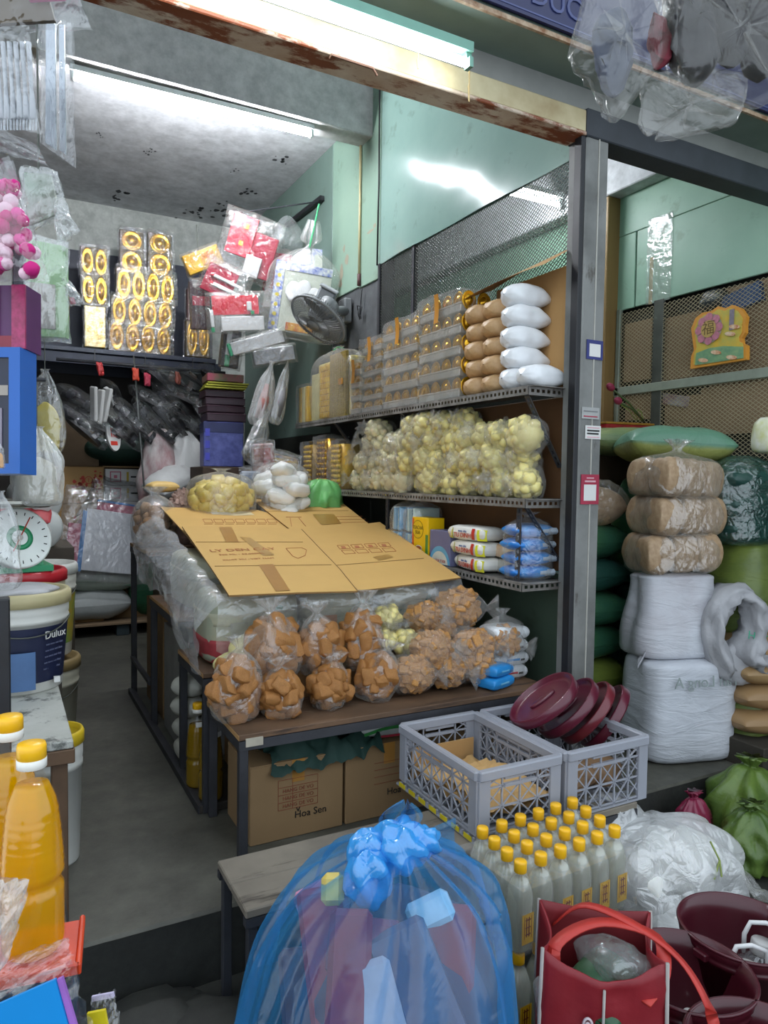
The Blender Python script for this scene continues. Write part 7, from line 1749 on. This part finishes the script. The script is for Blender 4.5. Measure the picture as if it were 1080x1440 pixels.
for (cx, cz, s_, tn) in ((-.075, .12, .05, 1.8), (-.055, .20, .02, 1.2), (.0 - .03, .225, .018, 1.5), (-.02, .21, .013, 1.2), (-.085, .05, .03, 1.3)): scroll(cx, cz, s_, tn)
# ---- maroon buckets
M_bkt = mat('maroon_bucket', '#4a1420', .35, var=.15, scale=5, coat=.2); M_bkti = mat('maroon_bucket_inner', '#3a0f1a', .4, var=.1)
def bucket(label, p, rtop=.145, h=.31):
    t = thing('maroon_bucket', label, 'bucket', (p.x, p.y, -.2), (0, 0, 0), 'dark maroon buckets')
    MB().lathe([(rtop * .78, 0), (rtop * .80, .004), (rtop * .93, h * .86), (rtop * .95, h * .86), (rtop * .97, h * .90), (rtop * .95, h * .905), (rtop * .98, h * .93), (rtop * 1.0, h * .985), (rtop * .99, h), (rtop * .955, h), (rtop * .92, h * .86), (rtop * .77, .01), (.001, .01)], 48, capt=False).build('body', M_bkt, t, True)
    MB().tube([(rtop * .99 * math.cos(a), rtop * .99 * math.sin(a), h * .995) for a in [6.2832 * i / 48 for i in range(48)]], .004, 6, closed=True).build('rim', M_bkt, t, True)
    for s_ in (-1, 1): MB().box((s_ * rtop * .97 - .012, -.018, h * .88), (s_ * rtop * .97 + .012, .018, h * .94), c=.003).build('handle_lug', M_bkt, t)
    return t
kA, kB, kC = at(966, 1362, Z=.11), at(1050, 1315, Z=.11), at(1075, 1478, Z=.11)
bucket('dark maroon bucket right behind the red tote bag', kA); bucket('dark maroon bucket with white handled jugs at the right edge', kB + Vector((.02, .03, 0))); bucket('dark maroon bucket cut off at the bottom right corner', kC)
# jugs with white handles
def jug(label, p, rz=0):
    t = thing('handled_jug', label, 'jug', p, (R(-6), R(8), rz), 'jugs with white loop handles')
    MB().lathe([(.05, 0), (.06, .006), (.062, .12), (.05, .165), (.024, .19), (.022, .2)], 24).build('body', film('jug_body', '#d4dadb', .15, .5, .06, 6, .3), t, True)
    MB().lathe([(.026, .192), (.028, .194), (.028, .222), (.025, .226), (.0005, .226)], 20, capt=False).build('cap', M_solew, t, True)
    MB().tube([(-.042, 0, .185), (-.046, 0, .23), (-.036, 0, .262), (0, 0, .27), (.036, 0, .262), (.046, 0, .23), (.042, 0, .185)], .006, 8).build('loop_handle', M_whp, t, True)
    return t
pB = kB + Vector((.02, .03, 0))
jug('clear jug with white loop handle at the left inside the right bucket', Vector((pB.x - .05, pB.y - .04, -.185)), R(-28)); jug('clear jug with white loop handle at the right inside the right bucket', Vector((pB.x + .065, pB.y + .01, -.185)), R(-40))
for i, (dx, dy) in enumerate([(-.05, -.02), (.03, -.05)]):
    t = thing('soda_bottle', ['left', 'right'][i] + ' clear bottle with dark label standing inside the bucket behind the tote', 'bottle', (kA.x + dx, kA.y + dy, -.188), (R(5), R(4), 0))
    MB().lathe([(.03, 0), (.036, .006), (.036, .14), (.02, .19), (.013, .205), (.013, .22)], 20).build('body', film('jug_body', '#d4dadb', .15, .5, .06, 6, .3), t, True); MB().lathe([(.015, .215), (.016, .218), (.016, .235), (.001, .237)], 16, capt=False).build('cap', M_solew, t, True); MB().lathe([(.0365, .05), (.0366, .11)], 20, capb=False, capt=False).build('label', mat('soda_label', '#24365e', .4), t, True)
# ---- white plastic bag on the ground
wb = at(925, 1215, Z=-.02)
t = thing('white_plastic_bag', 'large milky plastic bag full of white bags tied with green string', 'bag', (wb.x, wb.y, -.2), (0, 0, R(-20)))
M_milk = film('milky_white_film', '#eef0f0', .34, .38, .18, 9, .8, .02)
for i in range(8):
    pillow_mesh(.20, .16, .13, seed=i + 3, amp=.07).build('white_pack', M_sug, t, True, (-.12 + .075 * (i % 4) + .02, -.05 + .11 * ((i // 2) % 2), .02 + .10 * (i // 4)), (R(20 * math.sin(i)), R(15 * math.cos(i * 2)), i))
bag_mesh([(.10, 0, .02), (.23, .01, .04), (.255, .10, .05), (.25, .2, .06), (.20, .28, .08), (.10, .32, .12), (.02, .33, .2)], 36, 60, 9, 1.05, .72, .10, 7, 71).build('bag', M_milk, t, True)
bag_mesh([(.06, 0, .05), (.10, .03, .06), (.11, .08, .08), (.07, .13, .12), (.02, .15, .2)], 20, 30, 7, 1.1, .8, .12, 7, 72).build('bag_lobe', M_milk, t, True, (-.14, .08, .23))
b = MB(); b.grid(lambda u, v: (.18 + .15 * v, -.10 + .18 * (u - .5) * (1 - .1 * v) , .20 - .11 * v + .02 * math.sin(u * 9) + .03 * nz(u * 4, v * 4, 2)), 20, 14); b.build('bag_flap', M_clear, t, True)
MB().tube([(.10, -.12, .31), (.12, -.14, .26), (.115, -.16, .22)], .003, 5).build('green_string', mat('string_lime', '#8a9a4a', .6), t); MB().tube([(.12, -.14, .26), (.09, -.16, .215)], .003, 5).build('green_string', mat('string_lime', '#8a9a4a', .6), t)
pillow_mesh(.34, .24, .13, seed=88, amp=.12).build('lower_pack', M_milk, t, True, (.02, -.16, .02))
# ================================================================ left edge and hanging goods near the camera
tag(MB().box((-.03, 1.60, -.2), (.014, 1.64, .95), c=.003).build('black_post', M_black), 'black steel post at the left edge', 'post')
# small peeling table with buckets
M_peel = rusty('peeling_white', '#b9bab4', '#5a5c58', .44, 9, .7, '#a5a69f')
t = thing('peeling_table', 'small table with peeling white top under the paint bucket', 'table', (-.3, 2.02, 0))
MB().box((0, 0, .478), (.462, .95, .50), c=.003).build('table_top', M_peel, t); MB().box((.0, -.004, .44), (.464, .012, .477), c=.002).build('front_rail', mat('rail_brown', '#5d4632', .7, var=.3), t)
MB().box((.455, -.001, .44), (.466, .95, .477), c=.002).build('side_rail', mat('rail_brown', '#5d4632', .7), t)
for x in (.03, .43):
    for y in (.04, .9): MB().box((x - .02, y - .02, 0), (x + .02, y + .02, .478), c=.003).build('leg', mat('rail_brown', '#5d4632', .7), t)
def pail(name, label, loc, r, h, body, lid, band=None, lidh=.035, wire=True):
    t = thing(name, label, 'bucket', loc)
    MB().lathe([(r * .84, 0), (r * .86, .006), (r * .97, h * .78), (r * 1.0, h * .78), (r * 1.0, h * .82), (r * .98, h * .83), (r * 1.0, h * .88), (r * 1.0, h)], 44).build('body', body, t, True)
    if lid: MB().lathe([(r * .99, h * .97), (r * 1.05, h * .975), (r * 1.05, h + lidh * .7), (r * 1.0, h + lidh), (r * .92, h + lidh), (r * .90, h + lidh * .5), (.001, h + lidh * .5)], 44, capb=False, capt=False).build('lid', lid, t, True)
    if band: MB().lathe([(r * .868, h * .08), (r * .975, h * .745)], 44, capb=False, capt=False).build('printed_band', band, t, True)
    if wire: MB().tube([(r * 1.01 * math.cos(a), r * 1.01 * math.sin(a) - .01, h * .82 - .16 * h * math.sin((a + 2.6) / 2.4 * 3.14)) for a in [-2.6 + 2.4 * i / 16 for i in range(17)]], .0025, 5).build('wire_handle', M_wire, t, True)
    return t
M_pwhite = mat('pail_white', '#c9c9c2', .45, var=.1); M_pnavy = mat('pail_navy', '#1c2340', .4, var=.3, scale=8); M_ptan = mat('pail_lid_tan', '#b9ae84', .5, var=.15); M_predl = mat('pail_lid_red', '#b3202c', .35, var=.1)
pk = pail('paint_pail', 'navy printed paint pail with tan lid on the peeling table', (.045, 2.63, .50), .155, .285, M_pwhite, M_ptan, M_pnavy)
cu_r = .155
def wrap_text(parent, body, r, z, ang, size, m_):
    o = text_part('brand_text', body, size, m_, parent, (r * math.cos(ang), r * math.sin(ang), z), (R(90), 0, ang + math.pi / 2), .0008); return o
wrap_text(pk, 'Dulux', .1525, .185, R(-46), .036, M_pw)
for i in range(5): wrap_text(pk, 'son nuoc noi that', .149 - .003 * i, .155 - .020 * i, R(-46), .010, mat('pail_text', '#6d7390', .5))
MB().grid(lambda u, v: (.158 * math.cos(R(-105 + 32 * u)), .158 * math.sin(R(-105 + 32 * u)), .02 + .12 * v), 8, 2).build('blue_patch', mat('pail_bluepatch', '#4a6a96', .4, var=.2), pk, True)
MB().box((.10, -.125, .03), (.118, -.105, .045)).build('barcode', M_pw, pk)
o = bag_mesh([(.05, 0, 0), (.12, .005, .06), (.12, .02, .1), (.05, .03, .2)], 10, 30, 7, seed=4, amp=.1).build('white_rag', M_crw, None, True, (.03, 2.62, .807)); tag(o, 'crumpled white plastic on the tan pail lid', 'plastic bag')
pail('paint_pail', 'cream pail with bright red lid carrying the scale', (.06, 3.06, .50), .16, .30, mat('pail_cream', '#bfb79a', .5, var=.15), M_predl, None)
st2 = tag(MB().box((-.3, 2.975, 0), (.20, 3.25, .499), c=.004).build('low_cabinet', mat('low_cabinet', '#4a443a', .7, var=.3)), 'dark low cabinet under the red lidded pail', 'cabinet')
pail('paint_pail', 'colourful printed pail behind the paint pail at the aisle', (.145, 3.42, .42), .145, .36, mat('pail_mix', '#d9d5c8', .4), mat('pail_lid_w', '#cfcfc8', .5), mat('pail_rainbow', '#3f9a4a', .4, color2='#d98a2a', scale=5))
pail('paint_pail', 'brown lidded pail below the colourful pail', (.15, 3.42, 0), .15, .37, mat('pail_beige', '#c2bda8', .5, var=.15), mat('pail_lid_brown', '#8f7a52', .5, var=.15))
pail('paint_pail', 'white pail with yellow lid on the floor by the aisle', (.11, 2.66 + .62, 0), .001, .001, M_pwhite, None) if False else None
pail('paint_pail', 'small white pail with yellow lid low beside the peeling table', (.135, 2.40, .0), .085, .38, M_pwhite, mat('pail_lid_yellow', '#d9b92a', .4), None, .03, False)
# scale
t = thing('spring_scale', 'green and white spring scale with round dial on the red lid', 'scale', (.03, 3.0, .838), (0, 0, R(8)))
M_sgreen = mat('scale_green', '#1f8a5a', .4, var=.1); M_dial = mat('dial_white', '#d8ddd8', .4, var=.04)
MB().prism([(-.11, -.09), (.13, -.09), (.13, .10), (-.11, .10)], 0, .022).build('base', M_sgreen, t)
MB().add([(-.09, -.07, .022), (.10, -.07, .022), (.10, .08, .022), (-.09, .08, .022), (-.06, -.05, .09), (.07, -.05, .09), (.07, .05, .09), (-.06, .05, .09)], [(0, 1, 5, 4), (1, 2, 6, 5), (2, 3, 7, 6), (3, 0, 4, 7), (4, 5, 6, 7)]).build('body', M_sgreen, t)
TD_ = Matrix.Translation((.02, -.065, .125)) @ Euler((R(72), 0, R(12))).to_matrix().to_4x4()
MB().lathe([(.112, -.03), (.115, -.02), (.115, 0), (.108, .006), (.104, .003), (.0005, .003)], 44, T=TD_, capt=False).build('dial', M_dial, t, True)
MB().lathe([(.046, .0035), (.046, .005), (.028, .005), (.028, .0035)], 32, T=TD_, capb=False, capt=False).build('green_ring', M_sgreen, t, True)
MB().lathe([(.010, .003), (.010, .008), (.0005, .009)], 16, T=TD_, capt=False).build('hub', M_solew, t, True)
tk = MB()
for i in range(20):
    a = 6.2832 * i / 20; tk.add([TD_ @ Vector((r_ * math.cos(a + s_), r_ * math.sin(a + s_), .0038)) for r_, s_ in ((.086, -.02), (.098, -.02), (.098, .02), (.086, .02))], [(0, 1, 2, 3)])
stuff(tk.build('dial_marks', M_ink, t))
MB().bar(TD_ @ Vector((-.03, -.05, .006)), TD_ @ Vector((.045, .075, .006)), .004, .002).build('needle', M_noodr, t)
MB().tube([(.0, .0, .09), (.0, .0, .235)], .012, 10).build('column', M_sgreen, t, True)
MB().lathe([(.02, .235), (.13, .24), (.15, .262), (.153, .262), (.135, .236), (.02, .23)], 36, capb=False, capt=False).build('pan', mat('steel_pan', '#9a9a92', .25, metal=.8, var=.15), t, True)
# white canisters behind the scale
def canister(label, loc, rot):
    t = thing('white_canister', label, 'canister', loc, rot); MB().lathe([(.09, 0), (.105, .01), (.108, .16), (.09, .20), (.05, .215), (.04, .22)], 32).build('body', mat('canister_white', '#c3c6c4', .45, var=.08), t, True); MB().lathe([(.042, .215), (.044, .217), (.044, .25), (.04, .255), (.0005, .255)], 24, capt=False).build('cap', M_solew, t, True); return t
cb2 = tag(MB().box((-.2, 3.62, 0), (.30, 4.05, .86), c=.004).build('stock_case', mat('stock_case3', '#4a4238', .8, var=.3)), 'dark stock case behind the pails at left', 'box')
canister('white plastic canister lying above the red cloth behind the scale', (.12, 3.80, 1.09), (R(96), R(0), R(10))); canister('lower white plastic canister lying behind the scale', (.13, 3.78, .965), (R(96), 0, R(6)))
o = pillow_mesh(.22, .2, .06, seed=6, amp=.1).build('red_cloth', mat('red_cloth', '#a83238', .6, var=.3), None, True, (.09, 3.58, .985), (R(20), 0, 0)); tag(o, 'red cloth squeezed between the white canisters', 'cloth')
# clear bags hanging behind the blue box
def hang_bag(label, px0, py0, px1, py1, Dv, core, flm, seed, name='hanging_bag', sy=.45, lean=0):
    a, b = at(px0, py1, D=Dv), at(px1, py0, D=Dv); w_ = (b - a).dot(RT); h_ = (b - a).dot(UP)
    c = at((px0 + px1) / 2, py1, D=Dv)
    t = thing(name, label, 'plastic bag', c, (0, R(lean), -YAW))
    bag_mesh([(w_ * .1, 0, .1), (w_ * .42, h_ * .03, .1), (w_ * .5, h_ * .2, .08), (w_ * .48, h_ * .55, .10), (w_ * .30, h_ * .8, .2), (w_ * .10, h_ * .95, .35), (w_ * .12, h_, .45)], 30, 36, 7, 1, sy, .12, 7, seed).build('clear_bag', flm, t, True)
    if core: bag_mesh([(w_ * .1, .01, 0), (w_ * .36, h_ * .05, .03), (w_ * .42, h_ * .25, .03), (w_ * .34, h_ * .5, .05), (w_ * .05, h_ * .62, .1)], 16, 24, 7, 1, sy * .85, .12, 7, seed + 1).build('contents', core, t, True)
    MB().tube([(0, 0, h_ * .97), (0, 0, h_ * 1.6)], .002, 4).build('string', M_wire, t)
    return t
hang_bag('tall clear bag with a yellow label behind the blue framed box', 40, 520, 88, 640, 2.9, mat('yellow_core', '#c9c08a', .5, color2='#c9b41e', scale=7), M_thick, 81)
hang_bag('milky clear bag of rice noodles hanging beside the blue framed box', 18, 600, 88, 712, 2.6, mat('noodle_core', '#c9c4b0', .6, var=.2, scale=30), M_milky, 82, sy=.6)
hang_bag('thin clear bag sagging in front of the scale at the left edge', -30, 690, 30, 830, 1.9, None, M_thick, 83)
for px_, py_, Dv_, lb_2 in ((64, 640, 2.9, 'dark rail holding the tall clear bag with the yellow label'), (53, 712, 2.6, 'dark rail holding the milky noodle bag')):
    q_ = at(px_, py_, D=Dv_); q_.z += 1.58 * (120 if py_ == 640 else 112) * Dv_ / F_PX; tag(MB().tube([(-.6, q_.y, q_.z), (q_.x + .03, q_.y, q_.z)], .008, 6).build('hanging_bar', M_darksteel), lb_2, 'bar')
# ---- hanging packs near the camera
def flat_bag(name, label, quad, Dv, inserts, flm, seed, cat='plastic bag', bulge=.02, string=False):
    """flat hanging bag over four photo corners (tl, tr, br, bl), standing at one distance"""
    c = at(sum(q[0] for q in quad) / 4, sum(q[1] for q in quad) / 4, D=Dv); t = thing(name, label, cat, c)
    P = [at(x, y, D=Dv) - c for x, y in quad]
    def bl(u, v): return (P[3].lerp(P[2], u)).lerp(P[0].lerp(P[1], u), v)
    b = MB()
    for s_ in (-1, 1): b.grid(lambda u, v: tuple(bl(u, v) + FW * (s_ * bulge * (math.sin(u * 3.14) * math.sin(v * 3.14)) ** .5 + .012 * nz(u * 5, v * 5, s_, seed) + .008 * nz(u * 12, v * 9, 3 * s_, seed))), 22, 26)
    b.build('clear_film', flm, t, True)
    if string: MB().tube([bl(.5, .98), bl(.5, .98) + Vector((0, .02, 2.12 - c.z - bl(.5, .98).z))], .0015, 4).build('string', M_wire, t)
    for (nm, u0, v0, u1, v1, dep, th, m_) in inserts:
        Q = [bl(u0, v0), bl(u1, v0), bl(u1, v1), bl(u0, v1)]
        V = [q + FW * dep for q in Q] + [q + FW * (dep + th) for q in Q]
        MB().add(V, [(0, 1, 2, 3), (7, 6, 5, 4), (0, 4, 5, 1), (1, 5, 6, 2), (2, 6, 7, 3), (3, 7, 4, 0)]).build(nm, m_, t)
    return t
M_hf = film('hanging_film', '#e9edf2', .0, .20, .06, 7, .9, .02, gloss=.12)
M_hfm = film('hanging_film_milky', '#e4e8e6', .22, .35, .12, 8, .8, .02, gloss=.12)
flat_bag('hanging_pack', 'clear pack with a magenta patch cut off at the top left corner', [(-70, -70), (90, -70), (127, 38), (-60, 52)], .95, [('brown_card', .05, .12, .75, .95, 0, .006, mat('brown_olive', '#4f4028', .5, var=.3)), ('magenta_patch', .60, .35, .88, .95, -.006, .006, mat('magenta_felt', '#e0218a', .7, var=.2, scale=40))], M_hf, 1)
flat_bag('hanging_pack', 'tall clear sleeve with silver foil strips at the upper left', [(58, 30), (102, 30), (106, 236), (56, 200)], 1.12, [('silver_strip', .15, .03, .45, .98, 0, .003, mat('silver_foil', '#b9c2cc', .2, metal=.7, var=.2, scale=20)), ('silver_strip', .55, .05, .72, .98, .001, .003, mat('silver_foil', '#b9c2cc', .2, metal=.7))], M_hf, 2)
t = flat_bag('hanging_pack', 'clear bag of pale plastic forks at the upper left edge', [(-40, 40), (42, 46), (56, 186), (-40, 168)], 1.05, [], M_hf, 3)
for k in range(6):
    p = at(-5 + 9 * k, 60, D=1.06) - t.location; q = at(2 + 9 * k, 168, D=1.06) - t.location
    MB().tube([p, p.lerp(q, .6), q], [.004, .003, .006], 6).build('fork_handle', mat('fork_white', '#ccd2d8', .35), t, True)
    for j in (-1, 0, 1): MB().tube([q + RT * .004 * j, q + RT * .004 * j - UP * .016], .0012, 4).build('fork_tine', mat('fork_white', '#ccd2d8', .35), t)
flat_bag('hanging_pack', 'narrow clear sleeve hanging lower at the left edge', [(-40, 165), (52, 205), (66, 232), (-40, 200)], 1.04, [], M_hf, 4)
t = flat_bag('pompom_bag', 'clear bag of bright pink pompoms at the left edge', [(-50, 220), (18, 224), (68, 396), (-50, 396)], 1.0, [], M_hf, 5, 'bag', .035)
rn = random.Random(3); ME_pom = []
for k in range(3):
    b = MB(); b.grid(lambda u, v: tuple(Vector((math.sin(v * 3.1416) * math.cos(u * 6.2832), math.sin(v * 3.1416) * math.sin(u * 6.2832), math.cos(v * 3.1416))) * (1 + .12 * nz(u * 12, v * 12, k))), 16, 10, closed_u=True)
    ME_pom.append(b.mesh('pompom', [mat('pom_pink', '#e23a9a', .8, var=.2, scale=60), mat('pom_magenta', '#c9187a', .8, var=.2, scale=60), mat('pom_pale', '#e8c4d2', .8, var=.1, scale=60)][k], True))
for k in range(90):
    v = rn.uniform(.02, .85); px = rn.uniform(-40, 12 + 46 * (1 - v)); py = 390 - v * 160
    p = at(px, py, D=1.0 + rn.uniform(-.012, .02)) - t.location; link('pompom', rn.choice(ME_pom), t, p, (k, k * 2, 0), .0095 * rn.uniform(.85, 1.15))
flat_bag('hanging_pack', 'clear bag with a pinkish and green toy card in the middle left', [(28, 232), (80, 240), (98, 300), (32, 330)], 1.25, [('toy_card', .1, .1, .8, .9, .0, .005, mat('toy_card', '#9a8a86', .5, color2='#5f8f6a', scale=7))], M_hfm, 6, string=True)
flat_bag('hanging_pack', 'clear bag with a pale green boxed pad at the middle left', [(34, 328), (96, 340), (98, 482), (34, 478)], 1.2, [('green_frame', .05, .05, .92, .95, .0, .012, mat('pad_green', '#9ac98a', .5, var=.15)), ('grid_panel', .05, .12, .70, .55, -.003, .004, mat('pad_grid', '#b9b5ab', .6, var=.2, scale=60))], M_hfm, 7)
flat_bag('hanging_pack', 'limp pointed clear bag sticking out beside the green pad', [(78, 290), (90, 292), (112, 322), (82, 350)], 1.22, [], M_hfm, 8)
flat_bag('hanging_pack', 'pointed clear bag corner lower beside the green pad', [(92, 390), (98, 395), (120, 428), (94, 430)], 1.22, [('pink_tie', .2, .05, .5, .3, 0, .002, mat('pink_tie', '#cf5a78', .5))], M_hfm, 9)
def front_box(name, label, px0, py0, px1, py1, Dv, depth, parts, cat='box'):
    a, b = at(px0, py1, D=Dv), at(px1, py0, D=Dv); t = thing(name, label, cat, (a + b) / 2)
    W, H = (b - a).dot(RT), (b - a).dot(UP)
    for (nm, x0, z0_, x1, z1, d0, d1, m_) in parts:
        V = [RT * (W * x) + UP * (H * z) + FW * d for d in (d0, d1) for x, z in ((x0, z0_), (x1, z0_), (x1, z1), (x0, z1))]
        MB().add(V, [(0, 1, 2, 3), (7, 6, 5, 4), (0, 4, 5, 1), (1, 5, 6, 2), (2, 6, 7, 3), (3, 7, 4, 0)]).build(nm, m_, t)
    return t
M_bfr = mat('blue_frame', '#1f5fb0', .35, var=.1); M_win = mat('dark_window', '#22283c', .2, var=.4, scale=20)
front_box('toy_display_box', 'blue framed display box with dark window at the left edge', -60, 488, 28, 666, 1.05, .05, [('box_back', -.5, -.5, .5, .5, .006, .05, M_bfr), ('blue_frame', .32, -.5, .5, .5, .0, .006, M_bfr), ('blue_frame', -.5, -.5, .32, -.42, .0, .006, M_bfr), ('blue_frame', -.5, .42, .32, .5, .0, .006, M_bfr), ('dark_window', -.5, -.42, .32, .42, .0035, .0055, M_win), ('pale_brush', .05, -.3, .2, .02, .0015, .0035, mat('brush_pale', '#8a8290', .5)), ('pale_brush', -.05, .12, .3, .2, .0015, .0035, mat('brush_cream', '#a39a90', .5))])
front_box('glitter_box', 'pink glitter edged purple box above the blue framed one', -60, 400, 35, 490, 1.06, .05, [('box_body', -.5, -.5, .5, .5, .004, .05, mat('box_purple', '#5a2a5e', .4, var=.3)), ('glitter_edge', .3, -.5, .5, .5, .0, .004, mat('glitter_pink', '#b03a6a', .3, var=.5, scale=90)), ('red_base', -.5, -.5, .3, -.3, .0, .004, mat('box_redbase', '#8a2a3a', .4)), ('pale_band', .02, -.3, .1, .5, .0, .004, M_pink)])
o = hang_bag('amber plastic comb pack at the left edge below the blue box', -20, 618, 7, 660, 1.0, mat('amber_pack', '#c98a2a', .4), M_hf, 84)
# rail overhead from which these hang
hr = tag(MB().tube([(-.25, .9, 2.12), (.04, 1.1, 2.12), (.16, 1.5, 2.12)], .012, 8).build('overhead_rail', M_darksteel, None, True), 'dark overhead rail carrying the hanging packs at left', 'rail')
# ---- oil bottles on a red tray at lower left
pf = at(47, 1334, D=.98); zt = pf.z
tr = thing('red_tray', 'orange red tray edge under the big oil bottles', 'tray', (pf.x, pf.y, zt - .012), (0, 0, R(-8)))
MB().box((-.20, -.055, 0), (.058, .055, .010), c=.003).build('tray', mat('tray_red', '#d2431e', .4, var=.1), tr); MB().box((-.20, -.059, .0), (.062, -.053, .016), c=.002).build('tray_lip', mat('tray_red', '#d2431e', .4), tr); MB().box((.056, -.059, .0), (.063, .055, .016), c=.002).build('tray_lip', mat('tray_red', '#d2431e', .4), tr)
tag(MB().box((pf.x - .22, pf.y - .06, -.2), (pf.x + .05, pf.y + .18, zt - .0125), c=.004).build('display_stand', mat('stand_dark', '#1d1d1e', .6, var=.3)), 'dark stand under the red tray at the lower left', 'stand')
oil_bottle('big golden cooking oil bottle in front at the lower left', (pf.x, pf.y, zt), .285, .3, None, True, .80)
pf2 = at(22, 1290, D=1.07)
oil_bottle('golden cooking oil bottle behind the big one at the left edge', (pf2.x - .006, pf2.y, zt), .292, .8, None, True, .78)
flat_bag('loose_film', 'loose pale plastic film hanging over the oil bottle at the left edge', [(-40, 1232), (42, 1236), (12, 1350), (-40, 1420)], .86, [], M_hfm, 11)
t = flat_bag('folder_pack', 'bright blue folder pack in clear film at the bottom left', [(-40, 1412), (100, 1350), (136, 1470), (-40, 1530)], .80, [('blue_folder', .0, .0, .93, .97, -.024, .004, mat('folder_blue', '#1287d0', .35, var=.06)), ('violet_edge', .935, .0, .985, .95, -.022, .004, mat('folder_violet', '#a06ac0', .4))], M_hf, 12, 'folder', .008)
flat_bag('folder_pack', 'small yellow card pack beside the blue folders at the bottom', [(128, 1402), (160, 1396), (174, 1470), (134, 1480)], .84, [('yellow_card', .1, .0, .85, .9, -.02, .004, mat('card_yellow', '#e0cc1e', .4)), ('lilac_card', .0, .9, .95, .99, .001, .003, mat('card_lilac', '#c9bfdc', .4))], M_hf, 13, 'card pack', .006)
flat_bag('loose_film', 'dark clear bag above the blue folders at the lower left', [(-40, 1370), (96, 1318), (100, 1356), (-40, 1420)], .90, [], M_hf, 14)
o = bag_mesh([(.10, 0, 0), (.11, .02, .03), (.09, .05, .05), (.03, .06, .05)], 10, 18, 5, 1.2, .9, .2, 5, 6).build('kerb_stone', M_street, None, True, at(205, 1450, Z=-.2)); tag(o, 'rough grey stone lying on the street below the step', 'stone')
o = bag_mesh([(.10, 0, 0), (.11, .02, .03), (.09, .04, .05), (.03, .05, .05)], 10, 18, 5, 1.3, .9, .2, 5, 8).build('kerb_stone', M_street, None, True, at(285, 1455, Z=-.2)); tag(o, 'flat grey stone nearer the bench on the street', 'stone')
# ---- bag of dark slippers hanging at the top right
Dh = 1.15
c0 = at(950, 60, D=Dh)
t = thing('hanging_slipper_bag', 'large dusty clear bag of dark slippers hanging at the top right', 'bag', c0)
M_dusty = film('dusty_film', '#a5a39a', .09, .16, .16, 8, .8, .02, gloss=.06)
M_felt = mat('dark_felt', '#1f1f25', .9, var=.35, scale=40)
def loc(px, py, dd=0.0): return at(px, py, D=Dh + dd) - c0
def blob(name, pts, m_, bul, seed, n=26, amp=.008):
    """soft closed shape from a photo outline, with thickness"""
    C = sum((loc(x, y) for x, y in pts), Vector()) / len(pts)
    P = [Vector(q) for q in curve_prof([tuple(loc(x, y)) for x, y in pts] + [tuple(loc(*pts[0]))], n + 1)][:n]
    b = MB(); K = 9; V = []
    for j in range(2 * K - 1):
        s_ = (j - (K - 1)) / (K - 1); rr = math.sqrt(max(0, 1 - s_ * s_)); rr = max(rr, .02) ** .7
        for i, p in enumerate(P):
            q = C + (p - C) * rr + FW * (s_ * bul) ; q += (UP + RT) * amp * nz(p.x * 40, p.z * 40, s_ * 3, seed) + FW * amp * 1.5 * nz(p.x * 25, p.z * 25, s_ * 2, seed + 4); V.append(q)
    Fc = [(j * n + i, j * n + (i + 1) % n, (j + 1) * n + (i + 1) % n, (j + 1) * n + i) for j in range(2 * K - 2) for i in range(n)]
    b.add(V, Fc + [tuple(range(n))[::-1], tuple((2 * K - 2) * n + i for i in range(n))]); return b.build(name, m_, t, True)
blob('dark_slipper', [(930, -40), (975, -30), (1000, 30), (1010, 80), (985, 118), (955, 100), (938, 50)], M_felt, .035, 1); blob('dark_slipper', [(985, -40), (1050, -40), (1060, 30), (1040, 90), (1010, 80), (990, 30)], M_felt, .035, 2)
blob('dark_slipper', [(1030, -40), (1110, -40), (1110, 60), (1075, 110), (1045, 70), (1030, 10)], M_felt, .04, 3); blob('dark_slipper', [(842, 25), (870, 15), (888, 50), (882, 110), (865, 135), (842, 100), (832, 55)], mat('blue_felt', '#565c6c', .9, var=.3, scale=40), .02, 4)
blob('maroon_slipper', [(918, 20), (940, 40), (945, 80), (925, 95), (915, 60)], mat('maroon_felt', '#6a1f2c', .8), .015, 5)
blob('clear_bag', [(800, 70), (838, -40), (930, -50), (945, 60), (905, 120), (868, 168), (838, 118), (805, 88)], M_dusty, .035, 6, 34, .012); blob('clear_bag', [(925, -50), (1120, -50), (1110, 90), (1075, 150), (1020, 130), (975, 130), (942, 90)], M_dusty, .055, 7, 34, .012)
blob('clear_flap', [(903, 110), (960, 95), (1045, 110), (1040, 160), (1020, 180), (930, 195), (925, 186), (905, 186)], M_dusty, .010, 8, 34, .010)
MB().tube([loc(960, -40), loc(955, -140), loc(950, -220, .35)], .004, 6).build('hanging_cord', M_darksteel, t)
